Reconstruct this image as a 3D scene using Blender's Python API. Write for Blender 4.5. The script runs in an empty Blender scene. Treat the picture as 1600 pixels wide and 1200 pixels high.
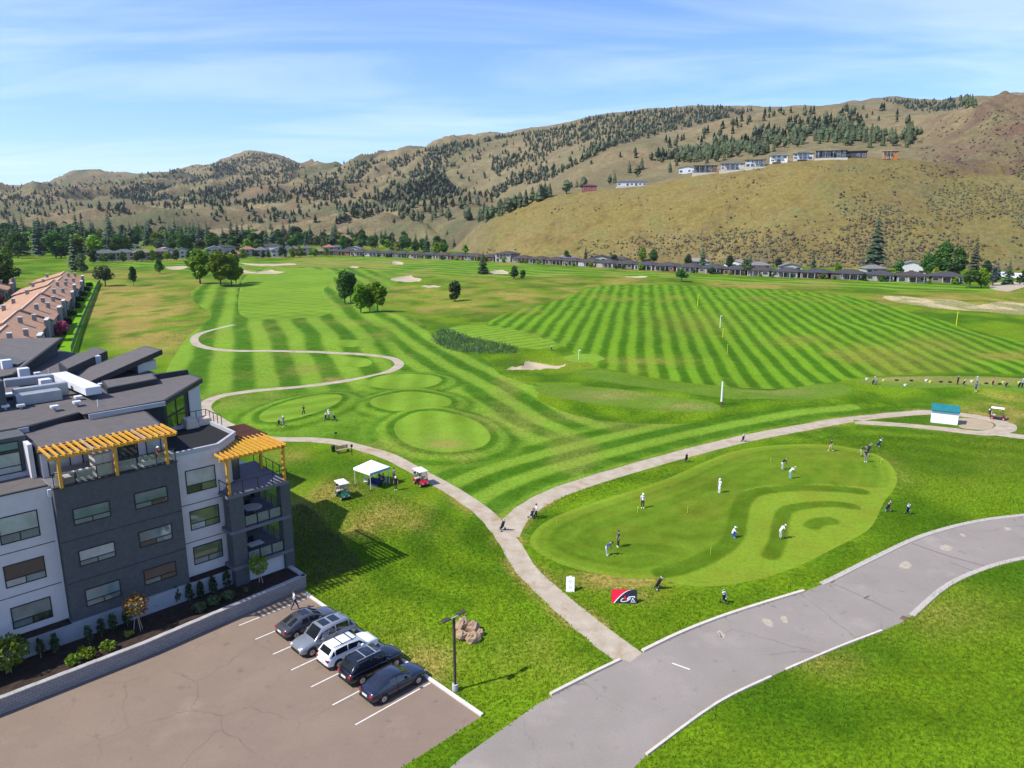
import bpy, bmesh, math, random
import numpy as np
from mathutils import Vector, Matrix
from mathutils.geometry import delaunay_2d_cdt
random.seed(7); RNG = np.random.default_rng(7)
scene = bpy.context.scene
COL = scene.collection
R = math.radians

# ------------------------------------------------------------------ camera
FPX, YH, CAMH = 1150.0, 335.0, 32.0            # focal length and horizon in photo pixels, height in metres
TH = math.atan((600 - YH) / FPX)
cam = bpy.data.objects.new('camera', bpy.data.cameras.new('camera'))
COL.objects.link(cam)
cam.location = (0, 0, CAMH); cam.rotation_euler = (math.pi / 2 - TH, 0, 0)
cam.data.sensor_width = 36; cam.data.lens = FPX / 1600 * 36
cam.data.clip_start = 0.5; cam.data.clip_end = 40000
scene.camera = cam
scene.render.resolution_x = 1024; scene.render.resolution_y = 768

# ------------------------------------------------------------------ sky and sun
SUN_EL, SUN_DIR = R(50), R(24)                 # shadows run along (cos, sin) of SUN_DIR
world = bpy.data.worlds.new('World'); scene.world = world; world.use_nodes = True
wt = world.node_tree; wt.nodes.clear()
def wn(t, **k):
    n = wt.nodes.new(t)
    for a, b in k.items(): setattr(n, a, b)
    return n
sky = wn('ShaderNodeTexSky', sky_type='NISHITA', sun_disc=False)
sky.sun_elevation = SUN_EL; sky.sun_rotation = math.atan2(-math.cos(SUN_DIR), -math.sin(SUN_DIR))
sky.altitude = 350; sky.air_density = 1.0; sky.dust_density = 0.15; sky.ozone_density = 3.5
bg = wn('ShaderNodeBackground'); bg.inputs[1].default_value = 0.12
out = wn('ShaderNodeOutputWorld')
tc = wn('ShaderNodeTexCoord'); sep = wn('ShaderNodeSeparateXYZ')
wt.links.new(tc.outputs['Generated'], sep.inputs[0])
# thin cirrus: noise on a high flat layer (direction / height)
addz = wn('ShaderNodeMath', operation='ADD'); addz.inputs[1].default_value = 0.10
mx = wn('ShaderNodeMath', operation='MAXIMUM'); mx.inputs[1].default_value = 0.0
wt.links.new(sep.outputs[2], mx.inputs[0]); wt.links.new(mx.outputs[0], addz.inputs[0])
dx = wn('ShaderNodeMath', operation='DIVIDE'); dy = wn('ShaderNodeMath', operation='DIVIDE')
wt.links.new(sep.outputs[0], dx.inputs[0]); wt.links.new(addz.outputs[0], dx.inputs[1])
wt.links.new(sep.outputs[1], dy.inputs[0]); wt.links.new(addz.outputs[0], dy.inputs[1])
cmb = wn('ShaderNodeCombineXYZ'); wt.links.new(dx.outputs[0], cmb.inputs[0]); wt.links.new(dy.outputs[0], cmb.inputs[1])
mp = wn('ShaderNodeMapping'); mp.inputs['Scale'].default_value = (0.42, 1.25, 1); mp.inputs['Rotation'].default_value = (0, 0, R(-9))
wt.links.new(cmb.outputs[0], mp.inputs[0])
nz = wn('ShaderNodeTexNoise'); nz.inputs['Scale'].default_value = 1.0; nz.inputs['Detail'].default_value = 9; nz.inputs['Roughness'].default_value = 0.58; nz.inputs['Distortion'].default_value = 0.7
wt.links.new(mp.outputs[0], nz.inputs['Vector'])
rmp = wn('ShaderNodeValToRGB'); rmp.color_ramp.elements[0].position = 0.42; rmp.color_ramp.elements[1].position = 0.80
rmp.color_ramp.elements[0].color = (0, 0, 0, 1); rmp.color_ramp.elements[1].color = (0.42, 0.42, 0.42, 1)
wt.links.new(nz.outputs[0], rmp.inputs[0])
tint = wn('ShaderNodeMix', data_type='RGBA', blend_type='MULTIPLY'); tint.inputs[0].default_value = 1.0
tint.inputs[7].default_value = (0.66, 0.80, 1.16, 1)
wt.links.new(sky.outputs[0], tint.inputs[6])
mixc = wn('ShaderNodeMix', data_type='RGBA'); mixc.inputs[7].default_value = (6.6, 7.1, 8.0, 1)
wt.links.new(rmp.outputs[0], mixc.inputs[0]); wt.links.new(tint.outputs[2], mixc.inputs[6])
wt.links.new(mixc.outputs[2], bg.inputs[0]); wt.links.new(bg.outputs[0], out.inputs[0])

sun = bpy.data.objects.new('sun', bpy.data.lights.new('sun', 'SUN')); COL.objects.link(sun)
sun.data.energy = 4.2; sun.data.angle = R(0.53); sun.data.color = (1.0, 0.955, 0.88)
sv = Vector((math.cos(SUN_DIR) * math.cos(SUN_EL), math.sin(SUN_DIR) * math.cos(SUN_EL), -math.sin(SUN_EL)))
sun.rotation_euler = sv.to_track_quat('-Z', 'Y').to_euler(); sun.location = (-60, -30, 90)
scene.view_settings.view_transform = 'Standard'; scene.view_settings.look = 'None'
scene.view_settings.exposure = 0.76; scene.view_settings.gamma = 1.0; scene.view_settings.use_curve_mapping = False
try: scene.cycles.max_bounces = 6; scene.cycles.transparent_max_bounces = 8
except Exception: pass

# ------------------------------------------------------------------ pixel -> place helpers
CT, ST = math.cos(TH), math.sin(TH)
def ray(px, py):
    u = (px - 800) / FPX; v = (600 - py) / FPX
    return u, CT + v * ST, -ST + v * CT
def G(px, py, z=0.0):
    """point of the view through a pixel on the level plane z"""
    u, a, b = ray(px, py); t = (z - CAMH) / b
    return (u * t, a * t, z)
def Gxy(pts, z=0.0):
    return np.array([G(p[0], p[1], z)[:2] for p in pts])
def to_px(X, Y, Z=0.0):
    Zc = Z - CAMH; d = Y * CT - Zc * ST; up = Y * ST + Zc * CT
    return 800 + FPX * X / d, 600 - FPX * up / d
# building frame: origin, 45 degrees
BO = np.array([-35.0, 47.2]); BU = np.array([1, 1]) / 2 ** .5; BW = np.array([-1, 1]) / 2 ** .5
def st2w(s, t): return BO + BU * s + BW * t
def ST_(px, py, z):
    q = np.array(G(px, py, z)[:2]) - BO
    return float(q @ BU), float(q @ BW)
def FP(px, py, t0=0.0):
    """hit on the facade plane t = t0 -> (s, z)"""
    u, a, b = ray(px, py); d = np.array([u, a])
    k = (t0 + BO @ BW) / (d @ BW); q = d * k
    return float((q - BO) @ BU), CAMH + b * k

# ------------------------------------------------------------------ noise
def _h(ix, iy, seed):
    n = (ix.astype(np.int64) * 374761393 + iy.astype(np.int64) * 668265263 + seed * 974711) & 0x7fffffff
    n = ((n ^ (n >> 13)) * 1274126177) & 0x7fffffff
    return ((n ^ (n >> 16)) & 0xffff) / 65535.0
def vnoise(x, y, seed=0):
    x = np.asarray(x, float); y = np.asarray(y, float)
    ix = np.floor(x); iy = np.floor(y); fx = x - ix; fy = y - iy
    fx = fx * fx * fx * (fx * (fx * 6 - 15) + 10); fy = fy * fy * fy * (fy * (fy * 6 - 15) + 10)
    a = _h(ix, iy, seed); b = _h(ix + 1, iy, seed); c = _h(ix, iy + 1, seed); d = _h(ix + 1, iy + 1, seed)
    return (a * (1 - fx) + b * fx) * (1 - fy) + (c * (1 - fx) + d * fx) * fy
def fbm(x, y, oct=4, seed=0, gain=.5):
    s = 0; a = 1; n = 0
    for k in range(oct):
        s = s + a * vnoise(x * 2 ** k + 17.3 * k, y * 2 ** k - 9.1 * k, seed + k); n += a; a *= gain
    return s / n
def ridged(x, y, oct=4, seed=0):
    s = 0; a = 1; n = 0
    for k in range(oct):
        s = s + a * (1 - np.abs(2 * vnoise(x * 2 ** k + 5.7 * k, y * 2 ** k + 3.3 * k, seed + k) - 1)); n += a; a *= .5
    return s / n
def sstep(a, b, x):
    t = np.clip((x - a) / (b - a), 0, 1); return t * t * (3 - 2 * t)

# ------------------------------------------------------------------ materials
M = {}
def mat(name, col, rough=.7, var=.12, scale=1.5, spec=.3, metal=0.0, bump=0.0, col2=None, coat=0.0, coord='pos', alpha=1.0):
    if name in M: return M[name]
    m = bpy.data.materials.new(name); m.use_nodes = True; nt = m.node_tree; b = nt.nodes['Principled BSDF']
    b.inputs['Roughness'].default_value = rough; b.inputs['Specular IOR Level'].default_value = spec
    b.inputs['Metallic'].default_value = metal; b.inputs['Coat Weight'].default_value = coat
    if alpha < 1: b.inputs['Alpha'].default_value = alpha
    if coord == 'pos': v = nt.nodes.new('ShaderNodeNewGeometry').outputs['Position']
    else: v = nt.nodes.new('ShaderNodeTexCoord').outputs['Object']
    n = nt.nodes.new('ShaderNodeTexNoise'); n.inputs['Scale'].default_value = scale; n.inputs['Detail'].default_value = 6; n.inputs['Roughness'].default_value = .6
    nt.links.new(v, n.inputs['Vector'])
    r = nt.nodes.new('ShaderNodeMapRange'); r.inputs[1].default_value = .3; r.inputs[2].default_value = .7
    nt.links.new(n.outputs[0], r.inputs[0])
    mx = nt.nodes.new('ShaderNodeMix'); mx.data_type = 'RGBA'
    c2 = col2 if col2 else tuple(min(1, c * (1 + var)) for c in col); c1 = col if col2 else tuple(c * (1 - var) for c in col)
    mx.inputs[6].default_value = (*c1, 1); mx.inputs[7].default_value = (*c2, 1)
    nt.links.new(r.outputs[0], mx.inputs[0]); nt.links.new(mx.outputs[2], b.inputs['Base Color'])
    if bump:
        bp = nt.nodes.new('ShaderNodeBump'); bp.inputs['Strength'].default_value = bump; bp.inputs['Distance'].default_value = .05
        nt.links.new(n.outputs[0], bp.inputs['Height']); nt.links.new(bp.outputs[0], b.inputs['Normal'])
    M[name] = m; return m
def glassmat(name, col, rough=.04):
    m = mat(name, col, rough, .25, .8, spec=.9); return m
def grass(name, dark, light, dry=(.20, .16, .055), fine=.35, f1=2.2, f2=.28):
    """mown turf: 'lay' picks the stripe tone, 'dry' the straw tone"""
    m = bpy.data.materials.new(name); m.use_nodes = True; nt = m.node_tree; b = nt.nodes['Principled BSDF']; L = nt.links.new
    b.inputs['Roughness'].default_value = .9; b.inputs['Specular IOR Level'].default_value = .05
    pos = nt.nodes.new('ShaderNodeNewGeometry').outputs['Position']
    def noise(s, d=5, w=.6):
        n = nt.nodes.new('ShaderNodeTexNoise'); n.inputs['Scale'].default_value = s; n.inputs['Detail'].default_value = d; n.inputs['Roughness'].default_value = w; L(pos, n.inputs['Vector']); return n.outputs[0]
    def mrange(o, a, b_, c, d):
        r = nt.nodes.new('ShaderNodeMapRange'); r.inputs[1].default_value = a; r.inputs[2].default_value = b_; r.inputs[3].default_value = c; r.inputs[4].default_value = d; L(o, r.inputs[0]); return r.outputs[0]
    def math_(op, a, b_):
        q = nt.nodes.new('ShaderNodeMath'); q.operation = op
        for i, o in enumerate((a, b_)):
            if isinstance(o, float): q.inputs[i].default_value = o
            else: L(o, q.inputs[i])
        return q.outputs[0]
    def attr(a):
        q = nt.nodes.new('ShaderNodeAttribute'); q.attribute_name = a; return q.outputs['Fac']
    n1 = noise(f1, 6, .7); n2 = noise(f2, 5, .6); n3 = noise(.035, 4)
    lay = math_('ADD', attr('lay'), mrange(n2, .3, .7, -.2, .2))
    mx = nt.nodes.new('ShaderNodeMix'); mx.data_type = 'RGBA'; mx.inputs[6].default_value = (*dark, 1); mx.inputs[7].default_value = (*light, 1); L(lay, mx.inputs[0])
    dr = math_('MULTIPLY', attr('dry'), mrange(n1, .25, .75, .45, 1.5))
    dr = math_('MULTIPLY', dr, mrange(n2, .3, .7, .5, 1.4))
    cl = nt.nodes.new('ShaderNodeClamp'); L(dr, cl.inputs[0])
    m2 = nt.nodes.new('ShaderNodeMix'); m2.data_type = 'RGBA'; L(cl.outputs[0], m2.inputs[0]); L(mx.outputs[2], m2.inputs[6]); m2.inputs[7].default_value = (*dry, 1)
    val = math_('MULTIPLY', mrange(n1, .36, .64, 1 - fine, 1 + fine), mrange(n3, .3, .7, .86, 1.14))
    hs = nt.nodes.new('ShaderNodeHueSaturation'); L(m2.outputs[2], hs.inputs['Color']); L(val, hs.inputs['Value'])
    L(mrange(n2, .3, .7, .488, .512), hs.inputs['Hue'])
    L(hs.outputs[0], b.inputs['Base Color'])
    bp = nt.nodes.new('ShaderNodeBump'); bp.inputs['Strength'].default_value = .35; bp.inputs['Distance'].default_value = .12; L(n1, bp.inputs['Height']); L(bp.outputs[0], b.inputs['Normal'])
    M[name] = m; return m
def leafmat(name, c1, c2, trans=.25):
    if name in M: return M[name]
    m = bpy.data.materials.new(name); m.use_nodes = True; nt = m.node_tree; b = nt.nodes['Principled BSDF']; L = nt.links.new
    b.inputs['Roughness'].default_value = .65; b.inputs['Specular IOR Level'].default_value = .25
    n = nt.nodes.new('ShaderNodeTexNoise'); n.inputs['Scale'].default_value = .9; n.inputs['Detail'].default_value = 5; n.inputs['Roughness'].default_value = .7
    L(nt.nodes.new('ShaderNodeNewGeometry').outputs['Position'], n.inputs['Vector'])
    oi = nt.nodes.new('ShaderNodeObjectInfo')
    a = nt.nodes.new('ShaderNodeMapRange'); a.inputs[1].default_value = .3; a.inputs[2].default_value = .7; L(n.outputs[0], a.inputs[0])
    mx = nt.nodes.new('ShaderNodeMix'); mx.data_type = 'RGBA'; mx.inputs[6].default_value = (*c1, 1); mx.inputs[7].default_value = (*c2, 1); L(a.outputs[0], mx.inputs[0])
    hs = nt.nodes.new('ShaderNodeHueSaturation'); L(mx.outputs[2], hs.inputs['Color'])
    r = nt.nodes.new('ShaderNodeMapRange'); r.inputs[3].default_value = .72; r.inputs[4].default_value = 1.3; L(oi.outputs['Random'], r.inputs[0]); L(r.outputs[0], hs.inputs['Value'])
    r2 = nt.nodes.new('ShaderNodeMapRange'); r2.inputs[3].default_value = .48; r2.inputs[4].default_value = .515; L(oi.outputs['Random'], r2.inputs[0]); L(r2.outputs[0], hs.inputs['Hue'])
    L(hs.outputs[0], b.inputs['Base Color'])
    tr = nt.nodes.new('ShaderNodeBsdfTranslucent'); L(hs.outputs[0], tr.inputs[0])
    ms = nt.nodes.new('ShaderNodeMixShader'); ms.inputs[0].default_value = trans; L(b.outputs[0], ms.inputs[1]); L(tr.outputs[0], ms.inputs[2])
    L(ms.outputs[0], nt.nodes['Material Output'].inputs[0])
    M[name] = m; return m

# ------------------------------------------------------------------ mesh helpers
class MB:
    def __init__(s): s.v = []; s.f = []
    def add(s, vs, fs):
        n = len(s.v); s.v += [tuple(map(float, p)) for p in vs]; s.f += [tuple(i + n for i in f) for f in fs]; return s
    def box(s, x0, x1, y0, y1, z0, z1):
        return s.add([(x0, y0, z0), (x1, y0, z0), (x1, y1, z0), (x0, y1, z0), (x0, y0, z1), (x1, y0, z1), (x1, y1, z1), (x0, y1, z1)],
                     [(0, 3, 2, 1), (4, 5, 6, 7), (0, 1, 5, 4), (1, 2, 6, 5), (2, 3, 7, 6), (3, 0, 4, 7)])
    def hexa(s, p):   # 8 corners, bottom ring then top ring (ccw)
        return s.add(p, [(0, 3, 2, 1), (4, 5, 6, 7), (0, 1, 5, 4), (1, 2, 6, 5), (2, 3, 7, 6), (3, 0, 4, 7)])
    def prism(s, poly, z0, z1):
        """poly ccw; z0, z1 numbers or functions of (x, y)"""
        n = len(poly); g = lambda z, p: z(*p[:2]) if callable(z) else z
        vs = [(p[0], p[1], g(z0, p)) for p in poly] + [(p[0], p[1], g(z1, p)) for p in poly]
        return s.add(vs, [tuple(range(n - 1, -1, -1)), tuple(range(n, 2 * n))] + [(i, (i + 1) % n, n + (i + 1) % n, n + i) for i in range(n)])
    def tube(s, a, b, r0, r1=None, n=8, cap=True):
        r1 = r0 if r1 is None else r1; a = Vector(a); b = Vector(b); d = (b - a).normalized()
        q = d.orthogonal().normalized(); w = d.cross(q)
        vs = [a + (q * math.cos(2 * math.pi * i / n) + w * math.sin(2 * math.pi * i / n)) * r0 for i in range(n)] + \
             [b + (q * math.cos(2 * math.pi * i / n) + w * math.sin(2 * math.pi * i / n)) * r1 for i in range(n)]
        fs = [(i, (i + 1) % n, n + (i + 1) % n, n + i) for i in range(n)]
        if cap: fs += [tuple(range(n - 1, -1, -1)), tuple(range(n, 2 * n))]
        return s.add(vs, fs)
    def bar(s, a, b, w, h):
        """rectangular bar between two points, w sideways, h upwards"""
        a = Vector(a); b = Vector(b); d = (b - a).normalized(); up = Vector((0, 0, 1))
        if abs(d.z) > .95: up = Vector((0, 1, 0))
        q = d.cross(up).normalized() * w / 2; k = q.cross(d).normalized() * h / 2
        return s.hexa([a - q - k, a + q - k, b + q - k, b - q - k, a - q + k, a + q + k, b + q + k, b - q + k])
    def ring(s, x0, x1, z0, z1, y0, y1, th):
        """rectangular frame in the xz plane"""
        o = [(x0, z0), (x1, z0), (x1, z1), (x0, z1)]; i = [(x0 + th, z0 + th), (x1 - th, z0 + th), (x1 - th, z1 - th), (x0 + th, z1 - th)]
        vs = [(x, y0, z) for x, z in o + i] + [(x, y1, z) for x, z in o + i]; fs = []
        for k in range(4):
            n = (k + 1) % 4; fs += [(k, n, 4 + n, 4 + k), (8 + k, 12 + k, 12 + n, 8 + n), (k, 8 + k, 8 + n, n), (4 + k, 4 + n, 12 + n, 12 + k)]
        return s.add(vs, fs)
    def lathe(s, prof, n=12, c=(0, 0, 0)):
        vs = []; m = len(prof)
        for i in range(n):
            a = 2 * math.pi * i / n
            vs += [(c[0] + r * math.cos(a), c[1] + r * math.sin(a), c[2] + z) for r, z in prof]
        fs = [(i * m + j, ((i + 1) % n) * m + j, ((i + 1) % n) * m + j + 1, i * m + j + 1) for i in range(n) for j in range(m - 1)]
        return s.add(vs, fs)
    def blob(s, c, rx, ry, rz, seed=0, n=8, m=5, amt=.25):
        rnd = random.Random(seed); vs = [(c[0], c[1], c[2] - rz)]
        for j in range(1, m):
            t = math.pi * j / m
            for i in range(n):
                a = 2 * math.pi * (i + .5 * (j % 2)) / n; k = 1 + rnd.uniform(-amt, amt)
                vs.append((c[0] + rx * k * math.sin(t) * math.cos(a), c[1] + ry * k * math.sin(t) * math.sin(a), c[2] - rz * k * math.cos(t)))
        vs.append((c[0], c[1], c[2] + rz)); L = len(vs) - 1
        fs = [(0, 1 + (i + 1) % n, 1 + i) for i in range(n)]
        for j in range(m - 2):
            for i in range(n):
                a = 1 + j * n + i; b_ = 1 + j * n + (i + 1) % n; fs.append((a, b_, b_ + n, a + n))
        fs += [(L, 1 + (m - 2) * n + i, 1 + (m - 2) * n + (i + 1) % n) for i in range(n)]
        return s.add(vs, fs)
    def mesh(s, name):
        me = bpy.data.meshes.new(name); me.from_pydata(s.v, [], s.f); me.update(); return me
    def build(s, name, m=None, parent=None, smooth=False, bevel=0, sub=0):
        o = bpy.data.objects.new(name, s.mesh(name)); COL.objects.link(o)
        if m: o.data.materials.append(m)
        if parent: o.parent = parent
        if smooth: o.data.polygons.foreach_set('use_smooth', [True] * len(o.data.polygons))
        if bevel:
            b = o.modifiers.new('b', 'BEVEL'); b.width = bevel; b.segments = 2; b.limit_method = 'ANGLE'
        if sub:
            q = o.modifiers.new('s', 'SUBSURF'); q.levels = sub; q.render_levels = sub
        return o
def npmesh(name, v, tri, m=None, parent=None, smooth=False, attrs=None):
    me = bpy.data.meshes.new(name); v = np.asarray(v, np.float32); tri = np.asarray(tri, np.int32)
    me.vertices.add(len(v)); me.vertices.foreach_set('co', v.ravel())
    k = tri.shape[1]; me.loops.add(tri.size); me.loops.foreach_set('vertex_index', tri.ravel())
    me.polygons.add(len(tri)); me.polygons.foreach_set('loop_start', np.arange(0, tri.size, k, dtype=np.int32))
    if smooth: me.polygons.foreach_set('use_smooth', np.ones(len(tri), bool))
    for a, d in (attrs or {}).items():
        at = me.attributes.new(a, 'FLOAT', 'POINT'); at.data.foreach_set('value', np.asarray(d, np.float32))
    me.update(calc_edges=True)
    if m: me.materials.append(m)
    o = bpy.data.objects.new(name, me); COL.objects.link(o)
    if parent: o.parent = parent
    return o
def empty(name, loc=(0, 0, 0), rz=0.0, parent=None):
    o = bpy.data.objects.new(name, None); COL.objects.link(o); o.location = loc; o.rotation_euler = (0, 0, rz); o.empty_display_size = .3
    if parent: o.parent = parent
    return o
def tag(o, label=None, cat=None, group=None, kind=None):
    if label: o['label'] = label
    if cat: o['category'] = cat
    if group: o['group'] = group
    if kind: o['kind'] = kind
    return o
def copy_tree(o, parent=None):
    c = o.copy(); COL.objects.link(c); c.parent = parent
    for ch in list(o.children): copy_tree(ch, c)
    return c
def recolor(o, mp):
    """object-linked materials: swap by material name"""
    for q in [o] + list(o.children_recursive):
        if q.type == 'MESH':
            for sl in q.material_slots:
                if sl.material and sl.material.name in mp:
                    nm = mp[sl.material.name]; sl.link = 'OBJECT'; sl.material = nm

# ================================================================== ground
def smooth_poly(pts, n=5, closed=True):
    """Catmull-Rom through the points"""
    P = np.asarray(pts, float); N = len(P); out = []
    rng = range(N) if closed else range(N - 1)
    for i in rng:
        p0 = P[(i - 1) % N] if closed or i > 0 else P[0]; p1 = P[i]; p2 = P[(i + 1) % N]
        p3 = P[(i + 2) % N] if closed or i + 2 < N else P[-1]
        for k in range(n):
            t = k / n
            out.append(.5 * (2 * p1 + (p2 - p0) * t + (2 * p0 - 5 * p1 + 4 * p2 - p3) * t * t + (3 * p1 - p0 - 3 * p2 + p3) * t ** 3))
    if not closed: out.append(P[-1])
    return np.array(out)
def ellipse_px(cx, cy, rx, ry, rot=0, n=28):
    a = np.linspace(0, 2 * math.pi, n, endpoint=False); c, s = math.cos(R(rot)), math.sin(R(rot))
    x = rx * np.cos(a) * (1 + .05 * np.sin(2 * a + cx)); y = ry * np.sin(a)
    return np.stack([cx + x * c - y * s, cy + x * s + y * c], 1)
def strip(center_px, width, n=5):
    """closed outline of a ribbon of given metre width(s) along a pixel centre line"""
    C = smooth_poly(Gxy(center_px), n, False)
    w = np.interp(np.linspace(0, 1, len(C)), np.linspace(0, 1, len(np.atleast_1d(width))), np.atleast_1d(width)) if np.ndim(width) else np.full(len(C), width)
    d = np.gradient(C, axis=0); d /= np.linalg.norm(d, axis=1)[:, None]; nrm = np.stack([-d[:, 1], d[:, 0]], 1)
    wob = 1 + .05 * np.sin(np.arange(len(C)) * 1.7)
    return np.concatenate([C + nrm * (w * wob)[:, None] / 2, (C - nrm * w[:, None] / 2)[::-1]]), C
def inside(P, poly):
    x, y = P[:, 0], P[:, 1]; r = np.zeros(len(P), bool)
    bb = (x >= poly[:, 0].min()) & (x <= poly[:, 0].max()) & (y >= poly[:, 1].min()) & (y <= poly[:, 1].max())
    idx = np.nonzero(bb)[0]
    if not len(idx): return r
    x, y = x[idx], y[idx]; c = np.zeros(len(idx), bool); n = len(poly)
    for i in range(n):
        x0, y0 = poly[i]; x1, y1 = poly[(i + 1) % n]
        if y0 == y1: continue
        c ^= ((y0 > y) != (y1 > y)) & (x < (x1 - x0) * (y - y0) / (y1 - y0) + x0)
    r[idx] = c; return r
def dist_line(P, C, closed=False, signed=False):
    best = np.full(len(P), 1e9); sg = np.zeros(len(P)); n = len(C)
    for i in range(n if closed else n - 1):
        a = C[i]; b = C[(i + 1) % n]; d = b - a; L2 = d @ d
        if L2 < 1e-9: continue
        t = np.clip(((P - a) @ d) / L2, 0, 1); q = P - a - t[:, None] * d
        dd = np.hypot(q[:, 0], q[:, 1]); m = dd < best; best = np.where(m, dd, best)
        if signed: sg = np.where(m, np.sign(d[0] * q[:, 1] - d[1] * q[:, 0]), sg)
    return best * sg if signed else best
def wave(ph, hard=2.2):
    return .5 + .5 * np.tanh(hard * np.sin(2 * math.pi * ph)) / math.tanh(hard)

# --- outlines read off the photograph (pixels) --------------------------------
PATH_A = [(1000, 1040), (947, 1000), (900, 962), (858, 925), (822, 890), (797, 850), (780, 827), (755, 800), (720, 775), (690, 757), (655, 738), (615, 717),
          (575, 703), (530, 692), (480, 687), (420, 685), (380, 676), (345, 660), (322, 643), (322, 630), (345, 618), (400, 611), (470, 604), (540, 594), (590, 584),
          (618, 574), (623, 566), (608, 558), (570, 553), (520, 551), (460, 550), (400, 549), (350, 547), (318, 542), (304, 534), (308, 525), (330, 517), (365, 509)]
PATH_B = [(792, 838), (806, 812), (832, 790), (875, 768), (950, 743), (1050, 714), (1150, 688), (1250, 667), (1330, 652), (1395, 643), (1455, 640), (1510, 645), (1555, 654),
          (1573, 663), (1562, 672), (1530, 675), (1470, 668), (1400, 661), (1335, 656)]
PATH_C = [(1545, 674), (1600, 682), (1680, 692), (1800, 705)]
ROAD = [(985, 1034), (1005, 1019), (1060, 992), (1120, 968), (1180, 948), (1255, 925), (1300, 905), (1370, 870), (1440, 838), (1520, 816), (1600, 805), (1720, 792), (1900, 770),
        (1900, 818), (1720, 848), (1600, 872), (1540, 888), (1480, 915), (1425, 962), (1380, 985), (1310, 1012), (1220, 1050), (1120, 1100), (1010, 1180), (930, 1280), (860, 1420), (480, 1420), (600, 1290), (720, 1185), (840, 1100), (925, 1053), (970, 1030)]
PUTT = [(828, 850), (838, 828), (865, 810), (910, 792), (970, 773), (1040, 750), (1100, 723), (1150, 705), (1215, 696), (1290, 695), (1350, 705), (1385, 720), (1401, 745), (1397, 765), (1380, 788),
        (1366, 818), (1347, 836), (1300, 860), (1255, 883), (1210, 900), (1165, 911), (1115, 918), (1075, 917), (1045, 910), (1030, 903), (1000, 906), (950, 901), (890, 888), (845, 868)]
RANGE = [(757, 513), (800, 487), (868, 471), (905, 455), (940, 447), (1000, 446), (1100, 446), (1190, 450), (1260, 455), (1330, 465), (1390, 480), (1450, 495), (1560, 525), (1660, 548), (1760, 580), (1760, 590), (1600, 586),
         (1480, 581), (1370, 585), (1290, 600), (1210, 608), (1100, 603), (1010, 592), (940, 578), (905, 560), (884, 549), (850, 538), (800, 523)]
FAIR_L = [(250, 612), (258, 585), (270, 560), (295, 525), (322, 505), (330, 490), (305, 472), (300, 452), (330, 442), (385, 430), (410, 420), (470, 417), (545, 420), (600, 424), (640, 432), (615, 445), (598, 470), (600, 487), (640, 495),
          (668, 513), (690, 540), (760, 560), (780, 585), (850, 610), (840, 625), (930, 655), (1060, 662), (1160, 650), (1240, 636), (1330, 628), (1340, 640), (1240, 660), (1140, 682), (1040, 708), (940, 737), (868, 762), (823, 786),
          (803, 806), (780, 815), (748, 788), (690, 748), (640, 722), (590, 702), (530, 688), (460, 681), (400, 678), (350, 655), (332, 640), (345, 625), (300, 630), (255, 635)]
GREEN_L = [(372, 480), (378, 440), (395, 427), (430, 420), (480, 419), (515, 425), (521, 438), (506, 452), (507, 466), (521, 480), (512, 490), (470, 497), (420, 500), (385, 497)]
TEES = {'tee_a': ellipse_px(632, 600, 60, 14.5), 'tee_b': ellipse_px(642, 635, 61, 15.5), 'tee_c': ellipse_px(691, 682, 76, 30, 3),
        'tee_d': ellipse_px(470, 642, 70, 15, -14), 'tee_e': ellipse_px(545, 540, 24, 5), 'tee_f': ellipse_px(552, 567, 31, 7.5)}
LONG_1 = [(835, 613), (850, 606), (885, 604), (960, 613), (1040, 624), (1110, 635), (1126, 642), (1118, 648), (1080, 649), (1000, 643), (910, 631), (855, 622)]
LONG_2 = [(900, 588), (940, 583), (1010, 598), (1100, 608), (1200, 612), (1290, 602), (1328, 606), (1325, 617), (1280, 624), (1190, 629), (1120, 627), (1040, 614), (960, 603)]
LONG_3 = [(1345, 592), (1400, 589), (1500, 590), (1620, 596), (1700, 602), (1700, 620), (1600, 615), (1520, 606), (1450, 606), (1400, 606), (1355, 602)]
GREEN_A = [(697, 521), (712, 515), (745, 513), (790, 519), (835, 531), (872, 543), (878, 547), (860, 551), (815, 549), (770, 540), (725, 530)]
GREEN_B = ellipse_px(912, 563, 31, 6.5)
REEDS = [(678, 528), (688, 520), (700, 521), (730, 531), (770, 541), (805, 549), (806, 553), (770, 552), (725, 549), (695, 541)]
BUNK = [[(790, 578), (800, 574), (817, 573), (820, 567), (830, 565), (848, 568), (868, 571), (884, 571), (872, 575), (850, 577), (830, 579), (805, 580)],
        [(608, 437), (625, 433), (640, 430), (648, 434), (659, 437), (650, 440), (625, 440)], [(374, 411), (400, 413), (440, 412), (464, 413), (440, 415.5), (395, 415)],
        [(378, 423), (400, 425), (420, 422), (432, 424), (446, 425), (430, 428.5), (385, 427.5)], [(545, 417), (556, 416), (562, 418), (553, 419.5)], [(612, 410), (620, 408), (631, 412), (625, 414), (614, 413.5)],
        [(766, 424), (780, 422), (794, 425), (790, 429), (770, 428)], [(978, 432), (995, 431.5), (1014, 433), (1000, 434.5), (982, 434)], [(258, 419), (272, 416), (290, 416), (292, 419), (270, 422)], [(655, 447), (670, 446), (690, 447), (678, 449.5)]]
SANDY = [(1378, 465), (1410, 463), (1440, 468), (1490, 470), (1530, 478), (1560, 472), (1600, 474), (1680, 480), (1680, 498), (1600, 492), (1540, 488), (1480, 486), (1430, 480)]
LAWN_ROW = [(88, 560), (104, 520), (121, 470), (132, 440), (146, 440), (154, 447), (142, 480), (128, 520), (116, 562)]
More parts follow.
